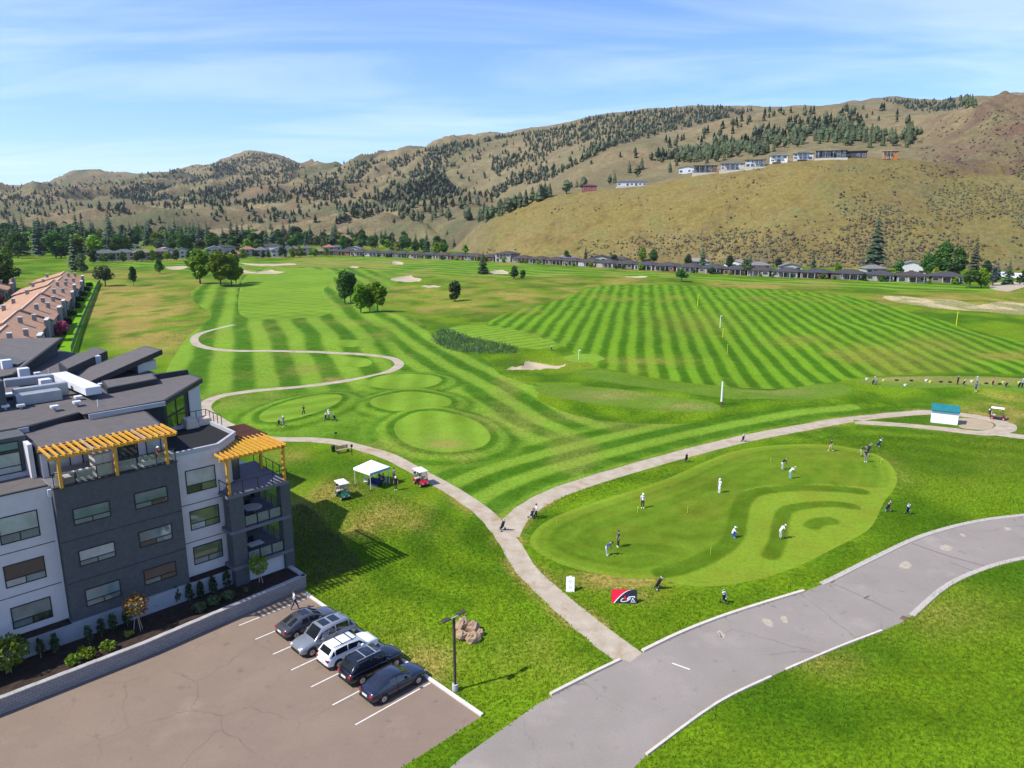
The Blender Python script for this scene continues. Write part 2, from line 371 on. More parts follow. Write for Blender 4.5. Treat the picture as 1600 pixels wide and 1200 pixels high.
FAR_FAIR = [(170, 415), (250, 418), (300, 424), (380, 430), (470, 417), (560, 420), (650, 432), (700, 430), (760, 434), (830, 432), (960, 432), (1080, 436), (1250, 448), (1400, 452), (1560, 455), (1560, 447), (1400, 442), (1200, 436), (1000, 425), (860, 417),
            (800, 407), (700, 404), (560, 402), (480, 402), (440, 408), (370, 407), (300, 410), (200, 409)]

W_ = lambda pts, n=4: smooth_poly(Gxy(pts), n)
road_poly = Gxy(ROAD); road_poly = np.concatenate([smooth_poly(Gxy(ROAD[1:13]), 4, False), smooth_poly(Gxy(ROAD[13:27]), 4, False), Gxy(ROAD[27:]), Gxy(ROAD[:1])])
pathA_poly, pathA_c = strip(PATH_A, [2.5, 2.1, 2.0, 2.0, 2.1, 2.2, 2.1, 2.1, 2.1, 2.1, 1.9]); pathB_poly, pathB_c = strip(PATH_B, [2.6, 2.7, 2.8, 2.8, 2.6]); pathC_poly, _ = strip(PATH_C, 2.8)
def stpoly(pts): return np.array([st2w(*p) for p in pts])
lot_poly = stpoly([(20.3, -3.4), (19.75, -4.5), (19.75, -27), (-60, -27), (-60, -4.45), (6.5, -4.45)])
pad_poly = stpoly([(20.5, -3.35), (20.4, 4.0), (21.0, 40), (18, 54), (-45, 54), (-45, -4.2), (7, -4.25)])
GUIDE_S = smooth_poly(Gxy([(545, 470), (600, 505), (660, 548), (720, 585), (790, 628), (850, 660), (930, 690), (1010, 712)]), 4, False)
T_POLY = {k: Gxy(v) for k, v in TEES.items()}
regions = []     # name, polygon, material, detail step (px), priority by order
def reg(name, poly, step, fn): regions.append((name, np.asarray(poly), step, fn))
HGT = []         # (polygon, height, falloff)
def lay_stripes(az, per, ph=0, warp=.35, hard=2.0):
    c, s = math.cos(R(az)), math.sin(R(az))
    def f(X, Y): return wave((X * c - Y * s) / per + ph + warp * (fbm(X / 22, Y / 22, 2, 5) - .5), hard)
    return f
def px_blob(X, Y, blobs):
    px, py = to_px(X, Y); v = np.zeros(len(X))
    for cx, cy, rx, ry, a in blobs: v = np.maximum(v, a * np.exp(-((px - cx) / rx) ** 2 - ((py - cy) / ry) ** 2))
    return v
DRY = [(210, 478, 80, 34, 1.5), (190, 462, 50, 16, 1.5), (235, 520, 60, 26, 1.15), (180, 430, 40, 10, .6), (260, 440, 50, 10, .55), (700, 478, 90, 14, .75), (820, 462, 70, 14, .75), (900, 460, 40, 9, .8), (1190, 449, 45, 6, 1.2), (940, 446, 60, 4, .9), (1130, 444, 90, 4, .7),
       (1480, 470, 160, 12, .8), (1560, 455, 60, 8, .7), (640, 463, 60, 9, .7), (780, 440, 80, 6, .6), (560, 812, 100, 26, 1.0), (500, 775, 60, 22, 1.0), (470, 712, 50, 12, .35), (610, 975, 45, 45, .85), (540, 935, 45, 28, .95), (660, 1040, 60, 40, .6), (960, 908, 75, 12, 1.0), (1000, 930, 40, 12, .4),
       (1560, 640, 50, 25, .9), (1590, 690, 60, 12, .6), (1260, 1040, 70, 30, .6), (1560, 560, 60, 9, .8), (900, 562, 70, 14, .25), (1460, 730, 120, 30, .3), (870, 440, 50, 8, .6), (860, 1030, 90, 40, .35), (1450, 960, 120, 40, .3)]
def near_lay(X, Y, base):
    """mow bands that follow the cart path, the sweep and the tees"""
    P = np.stack([X, Y], 1); lay = base.copy()
    ds = dist_line(P, GUIDE_S, signed=True); k = np.exp(-(ds / 17) ** 4); lay = lay * (1 - k) + k * (.08 + .84 * wave(ds / 6.4 + .2 + .25 * (fbm(X / 14, Y / 14, 2, 9) - .5), 2.6))
    db = dist_line(P, pathB_c, signed=True); k = np.exp(-((np.abs(db) - 9) / 8.5) ** 4) * (db > 0); lay = lay * (1 - k) + k * (.08 + .84 * wave(db / 5.4 + .1, 2.8))
    for nm, tp in T_POLY.items():
        if nm in ('tee_e', 'tee_f'): continue
        d = dist_line(P, tp, True); k = np.exp(-(d / 4.5) ** 4); lay = lay * (1 - k) + k * (.12 + .62 * wave(d / 3.0 + .6, 1.8))
    return lay
def f_rough(X, Y):
    P = np.stack([X, Y], 1)
    n = fbm(X / 9, Y / 9, 4, 3); base = .12 + .8 * sstep(.3, .7, n)
    near = (Y < 125) & (X > -30) & (X < 75)
    if near.any():
        l = near_lay(X[near], Y[near], base[near]); base[near] = base[near] * .45 + .55 * l
    far = sstep(200, 300, Y); dry = px_blob(X, Y, DRY)
    dry = np.maximum(dry, far * .6 * sstep(.52, .72, fbm(X / 28, Y / 45, 4, 21)))
    dry = dry * np.clip(.1 + 1.75 * sstep(.28, .72, fbm(X / 6, Y / 11, 4, 8)), .1, 1.6)
    dp = np.minimum(dist_line(P, pathA_c[:60]), dist_line(P, pathB_c))
    dry = np.maximum(dry, .9 * np.exp(-((dp - 1.2) / .55) ** 2) * sstep(.4, .7, fbm(X / 3, Y / 3, 3, 31)) * (Y < 140))
    return base, np.clip(dry, 0, 1.3)
def f_putt(X, Y):
    P = np.stack([X, Y], 1); lay = .40 + .4 * (fbm(X / 6, Y / 6, 3, 2) - .5)
    pp = W_(PUTT); d = dist_line(P, pp, True)
    lay = lay + .38 * np.exp(-(d / 1.3) ** 2) + .22 * (wave(d / 1.3, 1) - .5) * np.exp(-(d / 5) ** 2) + .16 * (wave(d / 3.2, 1.5) - .5)
    br = sstep(.0, 1.0, inside(P, W_([(1045, 905), (1090, 880), (1140, 850), (1150, 790), (1190, 765), (1390, 765), (1400, 780), (1340, 860), (1220, 905), (1100, 925)])).astype(float)); lay = np.maximum(lay, br * (.95 + .2 * (fbm(X / 4, Y / 4, 3, 12) - .5)))
    for pts, wd in (([(1035, 897), (1075, 888), (1120, 868), (1146, 845), (1153, 815), (1160, 790), (1180, 775), (1230, 769), (1300, 769), (1345, 771)], 1.0), ([(1203, 872), (1215, 850), (1219, 822), (1228, 803), (1255, 796), (1300, 793), (1332, 795)], .85), ([(1268, 826), (1280, 820), (1298, 818)], .9)):
        q = dist_line(P, smooth_poly(Gxy(pts), 4, False)); k = 1 - sstep(wd - .2, wd + .2, q); lay = lay * (1 - k) + k * (.02 + .2 * fbm(X / 3, Y / 3, 2, 14))
    return lay, .25 * sstep(.5, .8, fbm(X / 5, Y / 5, 3, 44))
range_l = lay_stripes(9.6, 4.25, .35, .3, 4.0)
def f_range(X, Y):
    lay = .06 + .88 * range_l(X, Y); dry = .5 * sstep(.56, .76, fbm(X / 20, Y / 26, 4, 61)) * sstep(110, 170, Y)
    dry = np.maximum(dry, px_blob(X, Y, [(1010, 565, 70, 6, .6), (1080, 505, 70, 20, .35), (1250, 530, 50, 8, .5), (1450, 540, 60, 14, .5), (1570, 556, 60, 6, 1.0)]))
    return lay, dry
fl = lay_stripes(-19.5, 8.6, .1, .3, 3.5)
def f_fairL(X, Y):
    px, py = to_px(X, Y); lay = .1 + .8 * fl(X, Y); m = sstep(-22, -5, X - (-20 - .02 * Y)) * (Y < 190)
    l2 = near_lay(X, Y, .2 + .6 * fbm(X / 8, Y / 8, 3, 3)); k = np.clip(sstep(560, 640, px) + sstep(600, 622, py), 0, 1)
    lay = lay * (1 - k) + l2 * k
    return lay, .3 * sstep(.56, .75, fbm(X / 9, Y / 14, 4, 71)) + px_blob(X, Y, [(520, 592, 16, 5, .8), (480, 575, 30, 6, .5), (910, 650, 60, 8, .4)])
def f_greenL(X, Y):
    a = lay_stripes(40, 7, 0, .1, 1.0)(X, Y); b = lay_stripes(-60, 7, 0, .1, 1.0)(X, Y); return .35 + .3 * a + .3 * b, np.zeros(len(X))
def f_tee(az):
    g = lay_stripes(az, 5.2, .3, .15, 1.2)
    def f(X, Y): return .50 + .42 * g(X, Y) , px_blob(X, Y, [(698, 700, 28, 5, 1.1), (690, 692, 40, 8, .3)])
    return f
def f_long(X, Y): return .25 + .4 * fbm(X / 4, Y / 3, 3, 23), px_blob(X, Y, [(950, 622, 70, 7, .6), (1070, 640, 40, 5, .6), (1210, 612, 60, 6, .5), (1420, 592, 90, 5, .9), (1540, 597, 90, 5, .9)])
def f_plain(a=.5, d=0):
    return lambda X, Y: (a + .6 * (fbm(X / 7, Y / 9, 3, 33) - .5), d + 0 * X)
def f_far(X, Y): return .1 + .8 * lay_stripes(-60, 14, 0, .8, 1.4)(X, Y), .6 * sstep(.5, .7, fbm(X / 30, Y / 50, 4, 91))

reg('far_fairway', W_(FAR_FAIR), 3, f_far)
reg('fairway', W_(FAIR_L), 2.4, f_fairL)
reg('driving_range', W_(RANGE), 2.2, f_range)
reg('fairway_end', W_(GREEN_L), 3, f_greenL)
reg('row_lawn', W_(LAWN_ROW), 4, f_plain(.8))
for k, v in T_POLY.items(): reg('tee_box', v, 3, f_tee({'tee_d': 60, 'tee_c': -8}.get(k, -4)))
reg('practice_tee', W_(LONG_1), 3, f_long); reg('practice_tee', W_(LONG_2), 3, f_long); reg('practice_tee', W_(LONG_3), 3, f_long)
reg('golf_green', W_(GREEN_A), 3, lambda X, Y: (.15 + .8 * lay_stripes(55, 3.4, 0, .2, 1.4)(X, Y), 0 * X)); reg('golf_green', Gxy(GREEN_B), 3, f_plain(.7))
reg('putting_green', W_(PUTT), 2.6, f_putt)
for b in BUNK: reg('sand_bunker', W_(b, 3), 4, f_plain())
reg('bare_sand', W_(SANDY, 3), 3, lambda X, Y: (.6 + 0 * X, .25 + 1.3 * sstep(.38, .62, fbm(X / 9, Y / 16, 4, 37))))
reg('pad', pad_poly, 0, f_plain()); reg('cart_path', pathA_poly, 0, f_plain()); reg('cart_path', pathB_poly, 0, f_plain()); reg('cart_path', pathC_poly, 0, f_plain())
reg('cart_path', W_([(1545, 449.5), (1558, 441), (1600, 438.5), (1680, 436), (1680, 448), (1602, 449.5), (1575, 456)], 2), 0, f_plain())
reg('dirt_patch', W_([(1500, 650), (1530, 652), (1552, 660), (1545, 669), (1510, 668), (1497, 662)]), 0, f_plain())
reg('parking_lot', lot_poly, 0, f_plain()); reg('road', road_poly, 0, f_plain())

for k, v in T_POLY.items(): HGT.append((v, {'tee_e': .3, 'tee_f': .3, 'tee_c': .55}.get(k, .45), 4.5))
HGT += [(W_(LONG_1), .55, 5), (W_(LONG_2), .55, 6), (W_(LONG_3), .5, 5), (W_(GREEN_A), .6, 6), (Gxy(GREEN_B), .4, 5)]
PUTT_W = W_(PUTT)
def gh(X, Y):
    """height of the ground"""
    X = np.atleast_1d(np.asarray(X, float)); Y = np.atleast_1d(np.asarray(Y, float)); P = np.stack([X, Y], 1); z = np.zeros(len(X))
    k = sstep(88, 130, Y) * (1 - sstep(330, 420, Y)) * sstep(-110, -60, X + .5 * (Y - 180)); z += k * ((fbm(X / 34, Y / 40, 3, 15) - .5) * 1.7 + (fbm(X / 13, Y / 16, 2, 19) - .5) * .5)
    for poly, h, w in HGT:
        c = poly.mean(0); r = np.abs(poly - c).max() + w * 2; m = (np.abs(P - c) < r).all(1)
        if m.any():
            d = dist_line(P[m], poly, True); ins = inside(P[m], poly); d = np.where(ins, 0, d); z[m] += h * (1 - sstep(0, w, d))
    for b in BUNK:
        poly = W_(b, 3); c = poly.mean(0); m = (np.abs(P - c) < np.abs(poly - c).max() + 4).all(1)
        if m.any():
            d = dist_line(P[m], poly, True); ins = inside(P[m], poly); z[m] -= np.where(ins, .45 * sstep(0, 2.0, d), 0); z[m] += np.where(ins, 0, .3 * np.exp(-(d / 2) ** 2))
    m = (np.abs(P - PUTT_W.mean(0)) < 40).all(1)
    if m.any():
        d = dist_line(P[m], PUTT_W, True); ins = inside(P[m], PUTT_W); z[m] += np.where(ins, .12 + .28 * sstep(0, 6, d) + .25 * (fbm(X[m] / 9, Y[m] / 9, 2, 77) - .5) * sstep(0, 5, d), .12 * (1 - sstep(0, 2.2, d)))
    return z
def gz(x, y): return float(gh(x, y)[0])
def GG(px, py):
    """ground point under a pixel, with the relief"""
    z = 0.0
    for _ in range(4): x, y, _z = G(px, py, z); z = gz(x, y)
    return x, y, z

def make_ground():
    pts = []
    def lattice(x0, x1, y0, y1, s, sy=None):
        sy = sy or s; xs = np.arange(x0, x1, s); ys = np.arange(y0, y1, sy); A, B = np.meshgrid(xs, ys)
        A = A + RNG.uniform(-.3, .3, A.shape) * s; B = B + RNG.uniform(-.3, .3, B.shape) * sy
        return np.stack([A.ravel(), B.ravel()], 1)
    base = np.concatenate([lattice(-300, 1900, 362, 400, 9, 4), lattice(-200, 1800, 400, 620, 4.5, 3), lattice(-200, 1800, 620, 720, 5, 4), lattice(100, 1800, 720, 1240, 7), lattice(-400, 2000, 1240, 1600, 30)])
    W = [Gxy(base)]
    for name, poly, step, fn in regions:
        if not step: continue
        px, py = to_px(poly[:, 0], poly[:, 1]); q = Gxy(lattice(px.min(), px.max(), py.min(), py.max(), step, step * (.8 if step < 3 else 1))); W.append(q[inside(q, poly)])
    coarse = []
    for r in np.geomspace(30, 1500, 26):
        for a in np.linspace(0, 2 * math.pi, 72, endpoint=False): coarse.append((r * math.cos(a), r * math.sin(a)))
    W.append(np.array(coarse)); P = np.concatenate(W); P = P[(np.abs(P[:, 0]) < 1500) & (P[:, 1] < 1400)]
    edges = []; E = [P]; n = len(P)
    box = np.array([(-1500, -700), (1500, -700), (1500, 1400), (-1500, 1400)], float)
    for poly in [box] + [r[1] for r in regions]:
        k = len(poly); E.append(poly); edges += [(n + i, n + (i + 1) % k) for i in range(k)]; n += k
    P = np.concatenate(E)
    res = delaunay_2d_cdt([Vector(p) for p in P.tolist()], edges, [], 0, 1e-4)
    V = np.array([(v[0], v[1]) for v in res[0]]); T = np.array([f for f in res[2] if len(f) == 3], np.int32)
    C = V[T].mean(1); lab = np.zeros(len(T), int)
    for i, (name, poly, step, fn) in enumerate(regions): lab[inside(C, poly)] = i + 1
    Z = gh(V[:, 0], V[:, 1])
    hard = {'cart_path', 'road', 'parking_lot', 'pad', 'dirt_patch'}
    groups = {}
    for i, r in enumerate(regions):
        key = i + 1
        if r[0] in ('cart_path', ): key = 'cart_path'
        groups.setdefault(key, []).append(i + 1)
    groups['rough'] = [0]; objs = []
    for key, ids in groups.items():
        sel = T[np.isin(lab, ids)]
        if not len(sel): continue
        u, inv = np.unique(sel, return_inverse=True); tri = inv.reshape(-1, 3); X, Y = V[u, 0], V[u, 1]
        nm = 'rough' if key == 'rough' else regions[ids[0] - 1][0]; fn = f_rough if key == 'rough' else regions[ids[0] - 1][3]
        lay, dry = fn(X, Y); co = np.stack([X, Y, Z[u]], 1)
        # keep the triangles facing up
        a = co[tri]; cr = np.cross(a[:, 1] - a[:, 0], a[:, 2] - a[:, 0])[:, 2]; tri[cr < 0] = tri[cr < 0][:, ::-1]
        onm = {'rough': 'ground', 'pad': 'mulch_ground', 'driving_range': 'range_turf', 'row_lawn': 'lawn'}.get(nm, nm)
        o = npmesh(onm, co, tri, GMAT[nm], smooth=nm not in hard, attrs={'lay': lay, 'dry': dry}); tag(o, kind='structure'); objs.append(o)
    return objs
grass('g_rough', (.036, .094, .002), (.115, .190, .005), (.235, .185, .042), .42, 2.6, .25)
grass('g_fair', (.034, .100, .002), (.150, .250, .020), (.22, .185, .045), .28, 2.2, .4)
grass('g_range', (.034, .100, .001), (.125, .235, .010), (.20, .17, .03), .26, 2.2, .35)
grass('g_green', (.075, .150, .005), (.155, .255, .022), (.22, .18, .05), .14, 3.0, .4)
grass('g_putt', (.054, .110, .003), (.155, .228, .016), (.16, .13, .015), .14, 3.0, .5)
grass('g_long', (.065, .130, .006), (.125, .195, .022), (.22, .185, .06), .24, 2.5, .4)
grass('g_lawn', (.085, .21, .003), (.13, .28, .006), (.2, .17, .05), .2, 2.5, .3)
def path_mat(name, c1, c2, c3, s1=.35, s2=14, asphalt=0):
    m = bpy.data.materials.new(name); m.use_nodes = True; nt = m.node_tree; b = nt.nodes['Principled BSDF']; L = nt.links.new; b.inputs['Roughness'].default_value = .92; b.inputs['Specular IOR Level'].default_value = .15
    pos = nt.nodes.new('ShaderNodeNewGeometry').outputs['Position']
    def noise(s, d=6, r=.65):
        n = nt.nodes.new('ShaderNodeTexNoise'); n.inputs['Scale'].default_value = s; n.inputs['Detail'].default_value = d; n.inputs['Roughness'].default_value = r; L(pos, n.inputs['Vector']); return n.outputs[0]
    def mixc(f, a, b_, lo=.35, hi=.65):
        r = nt.nodes.new('ShaderNodeMapRange'); r.inputs[1].default_value = lo; r.inputs[2].default_value = hi; L(f, r.inputs[0])
        x = nt.nodes.new('ShaderNodeMix'); x.data_type = 'RGBA'; L(r.outputs[0], x.inputs[0])
        for i, c in ((6, a), (7, b_)):
            if isinstance(c, tuple): x.inputs[i].default_value = (*c, 1)
            else: L(c, x.inputs[i])
        return x.outputs[2]
    n2 = noise(s2, 8, .75); c = mixc(noise(s1), c1, c2); c = mixc(noise(s1 * .45 + .11), c, c3, .55, .72)
    hs = nt.nodes.new('ShaderNodeHueSaturation'); L(c, hs.inputs['Color']); r = nt.nodes.new('ShaderNodeMapRange'); r.inputs[1].default_value = .25; r.inputs[2].default_value = .75; r.inputs[3].default_value = .82; r.inputs[4].default_value = 1.16; L(n2, r.inputs[0]); L(r.outputs[0], hs.inputs['Value'])
    res = hs.outputs[0]
    if asphalt:      # hairline cracks, oil spots and worn lanes belong to the paving itself
        wv = nt.nodes.new('ShaderNodeTexNoise'); wv.inputs['Scale'].default_value = .8; wv.inputs['Detail'].default_value = 4; L(pos, wv.inputs['Vector']); ad = nt.nodes.new('ShaderNodeMix'); ad.data_type = 'RGBA'; ad.blend_type = 'ADD'; ad.inputs[0].default_value = 1.6; L(pos, ad.inputs[6]); L(wv.outputs['Color'], ad.inputs[7])
        vo = nt.nodes.new('ShaderNodeTexVoronoi'); vo.feature = 'DISTANCE_TO_EDGE'; vo.inputs['Scale'].default_value = asphalt; L(ad.outputs[2], vo.inputs['Vector'])
        cr = nt.nodes.new('ShaderNodeMapRange'); cr.inputs[1].default_value = 0; cr.inputs[2].default_value = .012; cr.inputs[3].default_value = .38; cr.inputs[4].default_value = 0; L(vo.outputs['Distance'], cr.inputs[0])
        gate = nt.nodes.new('ShaderNodeMapRange'); gate.inputs[1].default_value = .48; gate.inputs[2].default_value = .6; L(noise(.06, 3), gate.inputs[0]); mu = nt.nodes.new('ShaderNodeMath'); mu.operation = 'MULTIPLY'; L(cr.outputs[0], mu.inputs[0]); L(gate.outputs[0], mu.inputs[1])
        x = nt.nodes.new('ShaderNodeMix'); x.data_type = 'RGBA'; L(mu.outputs[0], x.inputs[0]); L(res, x.inputs[6]); x.inputs[7].default_value = (.05, .045, .045, 1)
        sp = nt.nodes.new('ShaderNodeMapRange'); sp.inputs[1].default_value = .64; sp.inputs[2].default_value = .75; sp.inputs[4].default_value = .45; L(noise(.9, 4, .5), sp.inputs[0]); y_ = nt.nodes.new('ShaderNodeMix'); y_.data_type = 'RGBA'; L(sp.outputs[0], y_.inputs[0]); L(x.outputs[2], y_.inputs[6]); y_.inputs[7].default_value = (.07, .06, .055, 1); res = y_.outputs[2]
    L(res, b.inputs['Base Color']); bp = nt.nodes.new('ShaderNodeBump'); bp.inputs['Strength'].default_value = .3; bp.inputs['Distance'].default_value = .02; L(n2, bp.inputs['Height']); L(bp.outputs[0], b.inputs['Normal'])
    M[name] = m; return m
path_mat('m_path', (.40, .345, .265), (.31, .25, .175), (.28, .185, .10), .7, 8)
path_mat('m_road', (.250, .219, .188), (.215, .188, .160), (.285, .248, .210), .16, 9, .14)
path_mat('m_lot', (.215, .160, .118), (.185, .138, .103), (.235, .178, .132), .2, 9, .2)
path_mat('m_sand', (.40, .325, .215), (.36, .285, .185), (.38, .30, .20), .2, 6)
path_mat('m_bare', (.40, .325, .18), (.34, .28, .14), (.22, .24, .07), .12, 3)
path_mat('m_mulch', (.028, .019, .014), (.05, .034, .024), (.018, .013, .010), 2, 14)
path_mat('m_dirt', (.36, .29, .19), (.31, .24, .15), (.33, .27, .16), .5, 8)
GMAT = {'rough': M['g_rough'], 'far_fairway': M['g_fair'], 'fairway': M['g_fair'], 'driving_range': M['g_range'], 'fairway_end': M['g_green'], 'row_lawn': M['g_lawn'], 'tee_box': M['g_green'], 'practice_tee': M['g_long'], 'golf_green': M['g_green'],
        'putting_green': M['g_putt'], 'sand_bunker': M['m_sand'], 'bare_sand': grass('g_bare', (.11, .135, .03), (.20, .19, .07), (.40, .325, .175), .3, 1.2, .2), 'pad': M['m_mulch'], 'cart_path': M['m_path'], 'dirt_patch': M['m_dirt'], 'parking_lot': M['m_lot'], 'road': M['m_road']}
make_ground()

# ================================================================== hills
def layer(pts):
    """(px, py, depth) -> interpolators over the column tangent X/Y"""
    a, Y, z = [], [], []
    for px, py, d in pts:
        u, b, c = ray(px, py); k = d / b; a.append(u / b); Y.append(d); z.append(CAMH + c * k)
    o = np.argsort(a); return np.array(a)[o], np.array(Y)[o], np.array(z)[o]
FOOT = [(-500, 1050), (0, 980), (300, 930), (500, 880), (640, 800), (700, 680), (760, 600), (850, 545), (1000, 505), (1200, 470), (1400, 450), (1600, 435), (2100, 410)]
BENCH = [(-500, 322, 1700), (0, 328, 1650), (180, 330, 1550), (400, 328, 1350), (560, 335, 1150), (650, 348, 950), (690, 368, 800), (740, 356, 700), (790, 330, 675), (850, 307, 668), (920, 299, 660), (990, 292, 652), (1040, 285, 646), (1090, 272, 640), (1150, 264, 632), (1210, 254, 622),
         (1300, 248, 610), (1390, 248, 600), (1440, 250, 592), (1500, 256, 585), (1600, 262, 575), (2100, 262, 555)]
MIDR = [(-500, 300, 2500), (0, 305, 2400), (180, 303, 2300), (300, 300, 2100), (480, 298, 1900), (600, 288, 1750), (700, 296, 1500), (760, 315, 1250), (800, 316, 1100), (850, 292, 1050), (900, 261, 1060), (960, 232, 1100), (1060, 211, 1150), (1150, 183, 1200), (1220, 167, 1240), (1310, 159, 1240), (1380, 164, 1180), (1430, 178, 1050), (1460, 183, 930), (1490, 172, 860), (1540, 159, 800), (1600, 152, 760), (1700, 140, 740), (2100, 120, 720)]
SKYL = [(-500, 318, 3300), (0, 312, 3200), (100, 302, 3100), (190, 287, 3000), (300, 277, 3000), (380, 268, 2950), (440, 268, 2850), (480, 264, 2700), (520, 259, 2600), (560, 249, 2500), (620, 247, 2400), (650, 238, 2350), (680, 227, 2300), (740, 216, 2300), (800, 209, 2300), (860, 200, 2300), (920, 183, 2300), (1000, 172, 2300), (1100, 166, 2300), (1200, 168, 2300),
        (1300, 168, 2200), (1350, 160, 2200), (1400, 154, 2200), (1450, 157, 2200), (1500, 153, 2200), (1600, 149, 2200), (2100, 140, 2200)]
EHILL = [(-500, 300, 4200), (0, 296, 4100), (50, 292, 4000), (75, 284, 3900), (100, 270, 3850), (120, 264, 3800), (150, 263, 3800), (190, 273, 3750), (230, 269, 3700), (260, 265, 3700), (330, 255, 3650), (365, 244, 3600), (400, 237, 3600), (440, 244, 3600), (480, 263, 3600), (520, 285, 3600), (640, 300, 3600), (900, 240, 3600), (1200, 190, 3600), (2100, 170, 3600)]
FARH = [(-500, 288, 9000), (-100, 288, 9000), (20, 289, 9000), (60, 289.5, 9000), (110, 300, 9000), (500, 310, 9000), (2100, 310, 9000)]
NA = 620
acol = np.linspace(ray(-420, 300)[0] / ray(-420, 300)[1], ray(2020, 300)[0] / ray(2020, 300)[1], NA)
def at_col(L): return np.interp(acol, L[0], L[1]), np.interp(acol, L[0], L[2])
fa = np.array([ray(p[0], 340)[0] / ray(p[0], 340)[1] for p in FOOT]); YF = np.interp(acol, fa, [p[1] for p in FOOT])
YB, ZB = at_col(layer(BENCH)); YM, ZM = at_col(layer(MIDR)); YS, ZS = at_col(layer(SKYL)); YE, ZE = at_col(layer(EHILL)); YQ, ZQ = at_col(layer(FARH))
right = sstep(ray(690, 340)[0] / ray(690, 340)[1], ray(800, 340)[0] / ray(800, 340)[1], acol)
nodesY = [YF - 40, YF, YB, YB + 25 + 35 * right, (YB * .55 + YM * .45) , YM, YM + 160, YS, YS + 250, YE, YE + 500, YQ, YQ + 600]
zmid = (ZB * .62 + ZM * .38) - 6 * right
nodesZ = [0 * YF - 8, 0 * YF - 1, ZB, ZB + 2.0 + 8 * (1 - right), zmid, ZM, ZM - 22, ZS, ZS - 60, ZE, ZE - 90, ZQ, ZQ - 100]
NSEG = [3, 44, 10, 22, 44, 10, 46, 6, 26, 5, 12, 3]
Yg = []; Zg = []; Wk = []
for k, n in enumerate(NSEG):
    for i in range(n):
        t = i / n; tt = t * t * (3 - 2 * t) if k in (1, 3, 4, 6, 8) else t
        tz = .55 * t + .45 * tt
        Yg.append(nodesY[k] * (1 - t) + nodesY[k + 1] * t); Zg.append(nodesZ[k] * (1 - tz) + nodesZ[k + 1] * tz)
        amp = {0: 0, 1: 1.0, 2: .15, 3: .5, 4: 1, 5: .8, 6: 1, 7: .5, 8: .45, 9: .3, 10: .3, 11: .2}[k]
        if k == 1: amp = math.sin(math.pi * t) * 1.0
        if k == 3: amp = .15 + .85 * t
        Wk.append(amp)
Yg.append(nodesY[-1]); Zg.append(nodesZ[-1]); Wk.append(.3)
Yg = np.array(Yg).T; Zg = np.array(Zg).T; Wk = np.array(Wk)[None, :]
Xg = acol[:, None] * Yg
left = 1 - right[:, None]
rx = (Xg * .78 + Yg * .62); ry = (-Xg * .62 + Yg * .78)
gul = (ridged(rx / 700 + 3, ry / 190, 5, 51) - .6); gul2 = (ridged(rx / 210, ry / 75 + 8, 4, 57) - .6)
px_g = 800 + FPX * acol * 1.033
rock = sstep(1410, 1490, px_g)[:, None] * (Yg > 560) * (Yg < 900)
dist_k = np.clip(Yg / 1500, .45, 1.6)
Zg = Zg + Wk * dist_k * (gul * (56 * left + 18) + gul2 * (32 * left + 9)) + Wk * (fbm(Xg / 60, Yg / 60, 4, 88) - .5) * 8 + rock * ((ridged(Xg / 40, Yg / 40, 5, 99) - .55) * 16)
def col_prof(px, py):
    u, b, c = ray(px, py); a = u / b; i = np.clip(np.searchsorted(acol, a) - 1, 0, NA - 2); f = (a - acol[i]) / (acol[i + 1] - acol[i])
    return a, c / b, Yg[i] * (1 - f) + Yg[i + 1] * f, Zg[i] * (1 - f) + Zg[i + 1] * f
def hill_hit(px, py):
    """first point of the hills seen through a pixel, or None"""
    a, sl, y, z = col_prof(px, py); d = CAMH + sl * y - z; k = np.nonzero((d <= 0) & (z > -.5))[0]
    if not len(k) or k[0] == 0: return None
    j = k[0]; t = d[j - 1] / (d[j - 1] - d[j] + 1e-9); Y = y[j - 1] + t * (y[j] - y[j - 1]); Z = z[j - 1] + t * (z[j] - z[j - 1]); return a * Y, Y, Z
def hill_z(X, Y):
    a = X / Y; i = int(np.clip(np.searchsorted(acol, a) - 1, 0, NA - 2)); f = (a - acol[i]) / (acol[i + 1] - acol[i])
    return float(np.interp(Y, Yg[i] * (1 - f) + Yg[i + 1] * f, Zg[i] * (1 - f) + Zg[i + 1] * f))
na, ny = Yg.shape
ii, jj = np.meshgrid(np.arange(na - 1), np.arange(ny - 1), indexing='ij'); q0 = ii * ny + jj
quads = np.stack([q0, q0 + ny, q0 + ny + 1, q0 + 1], -1).reshape(-1, 4)
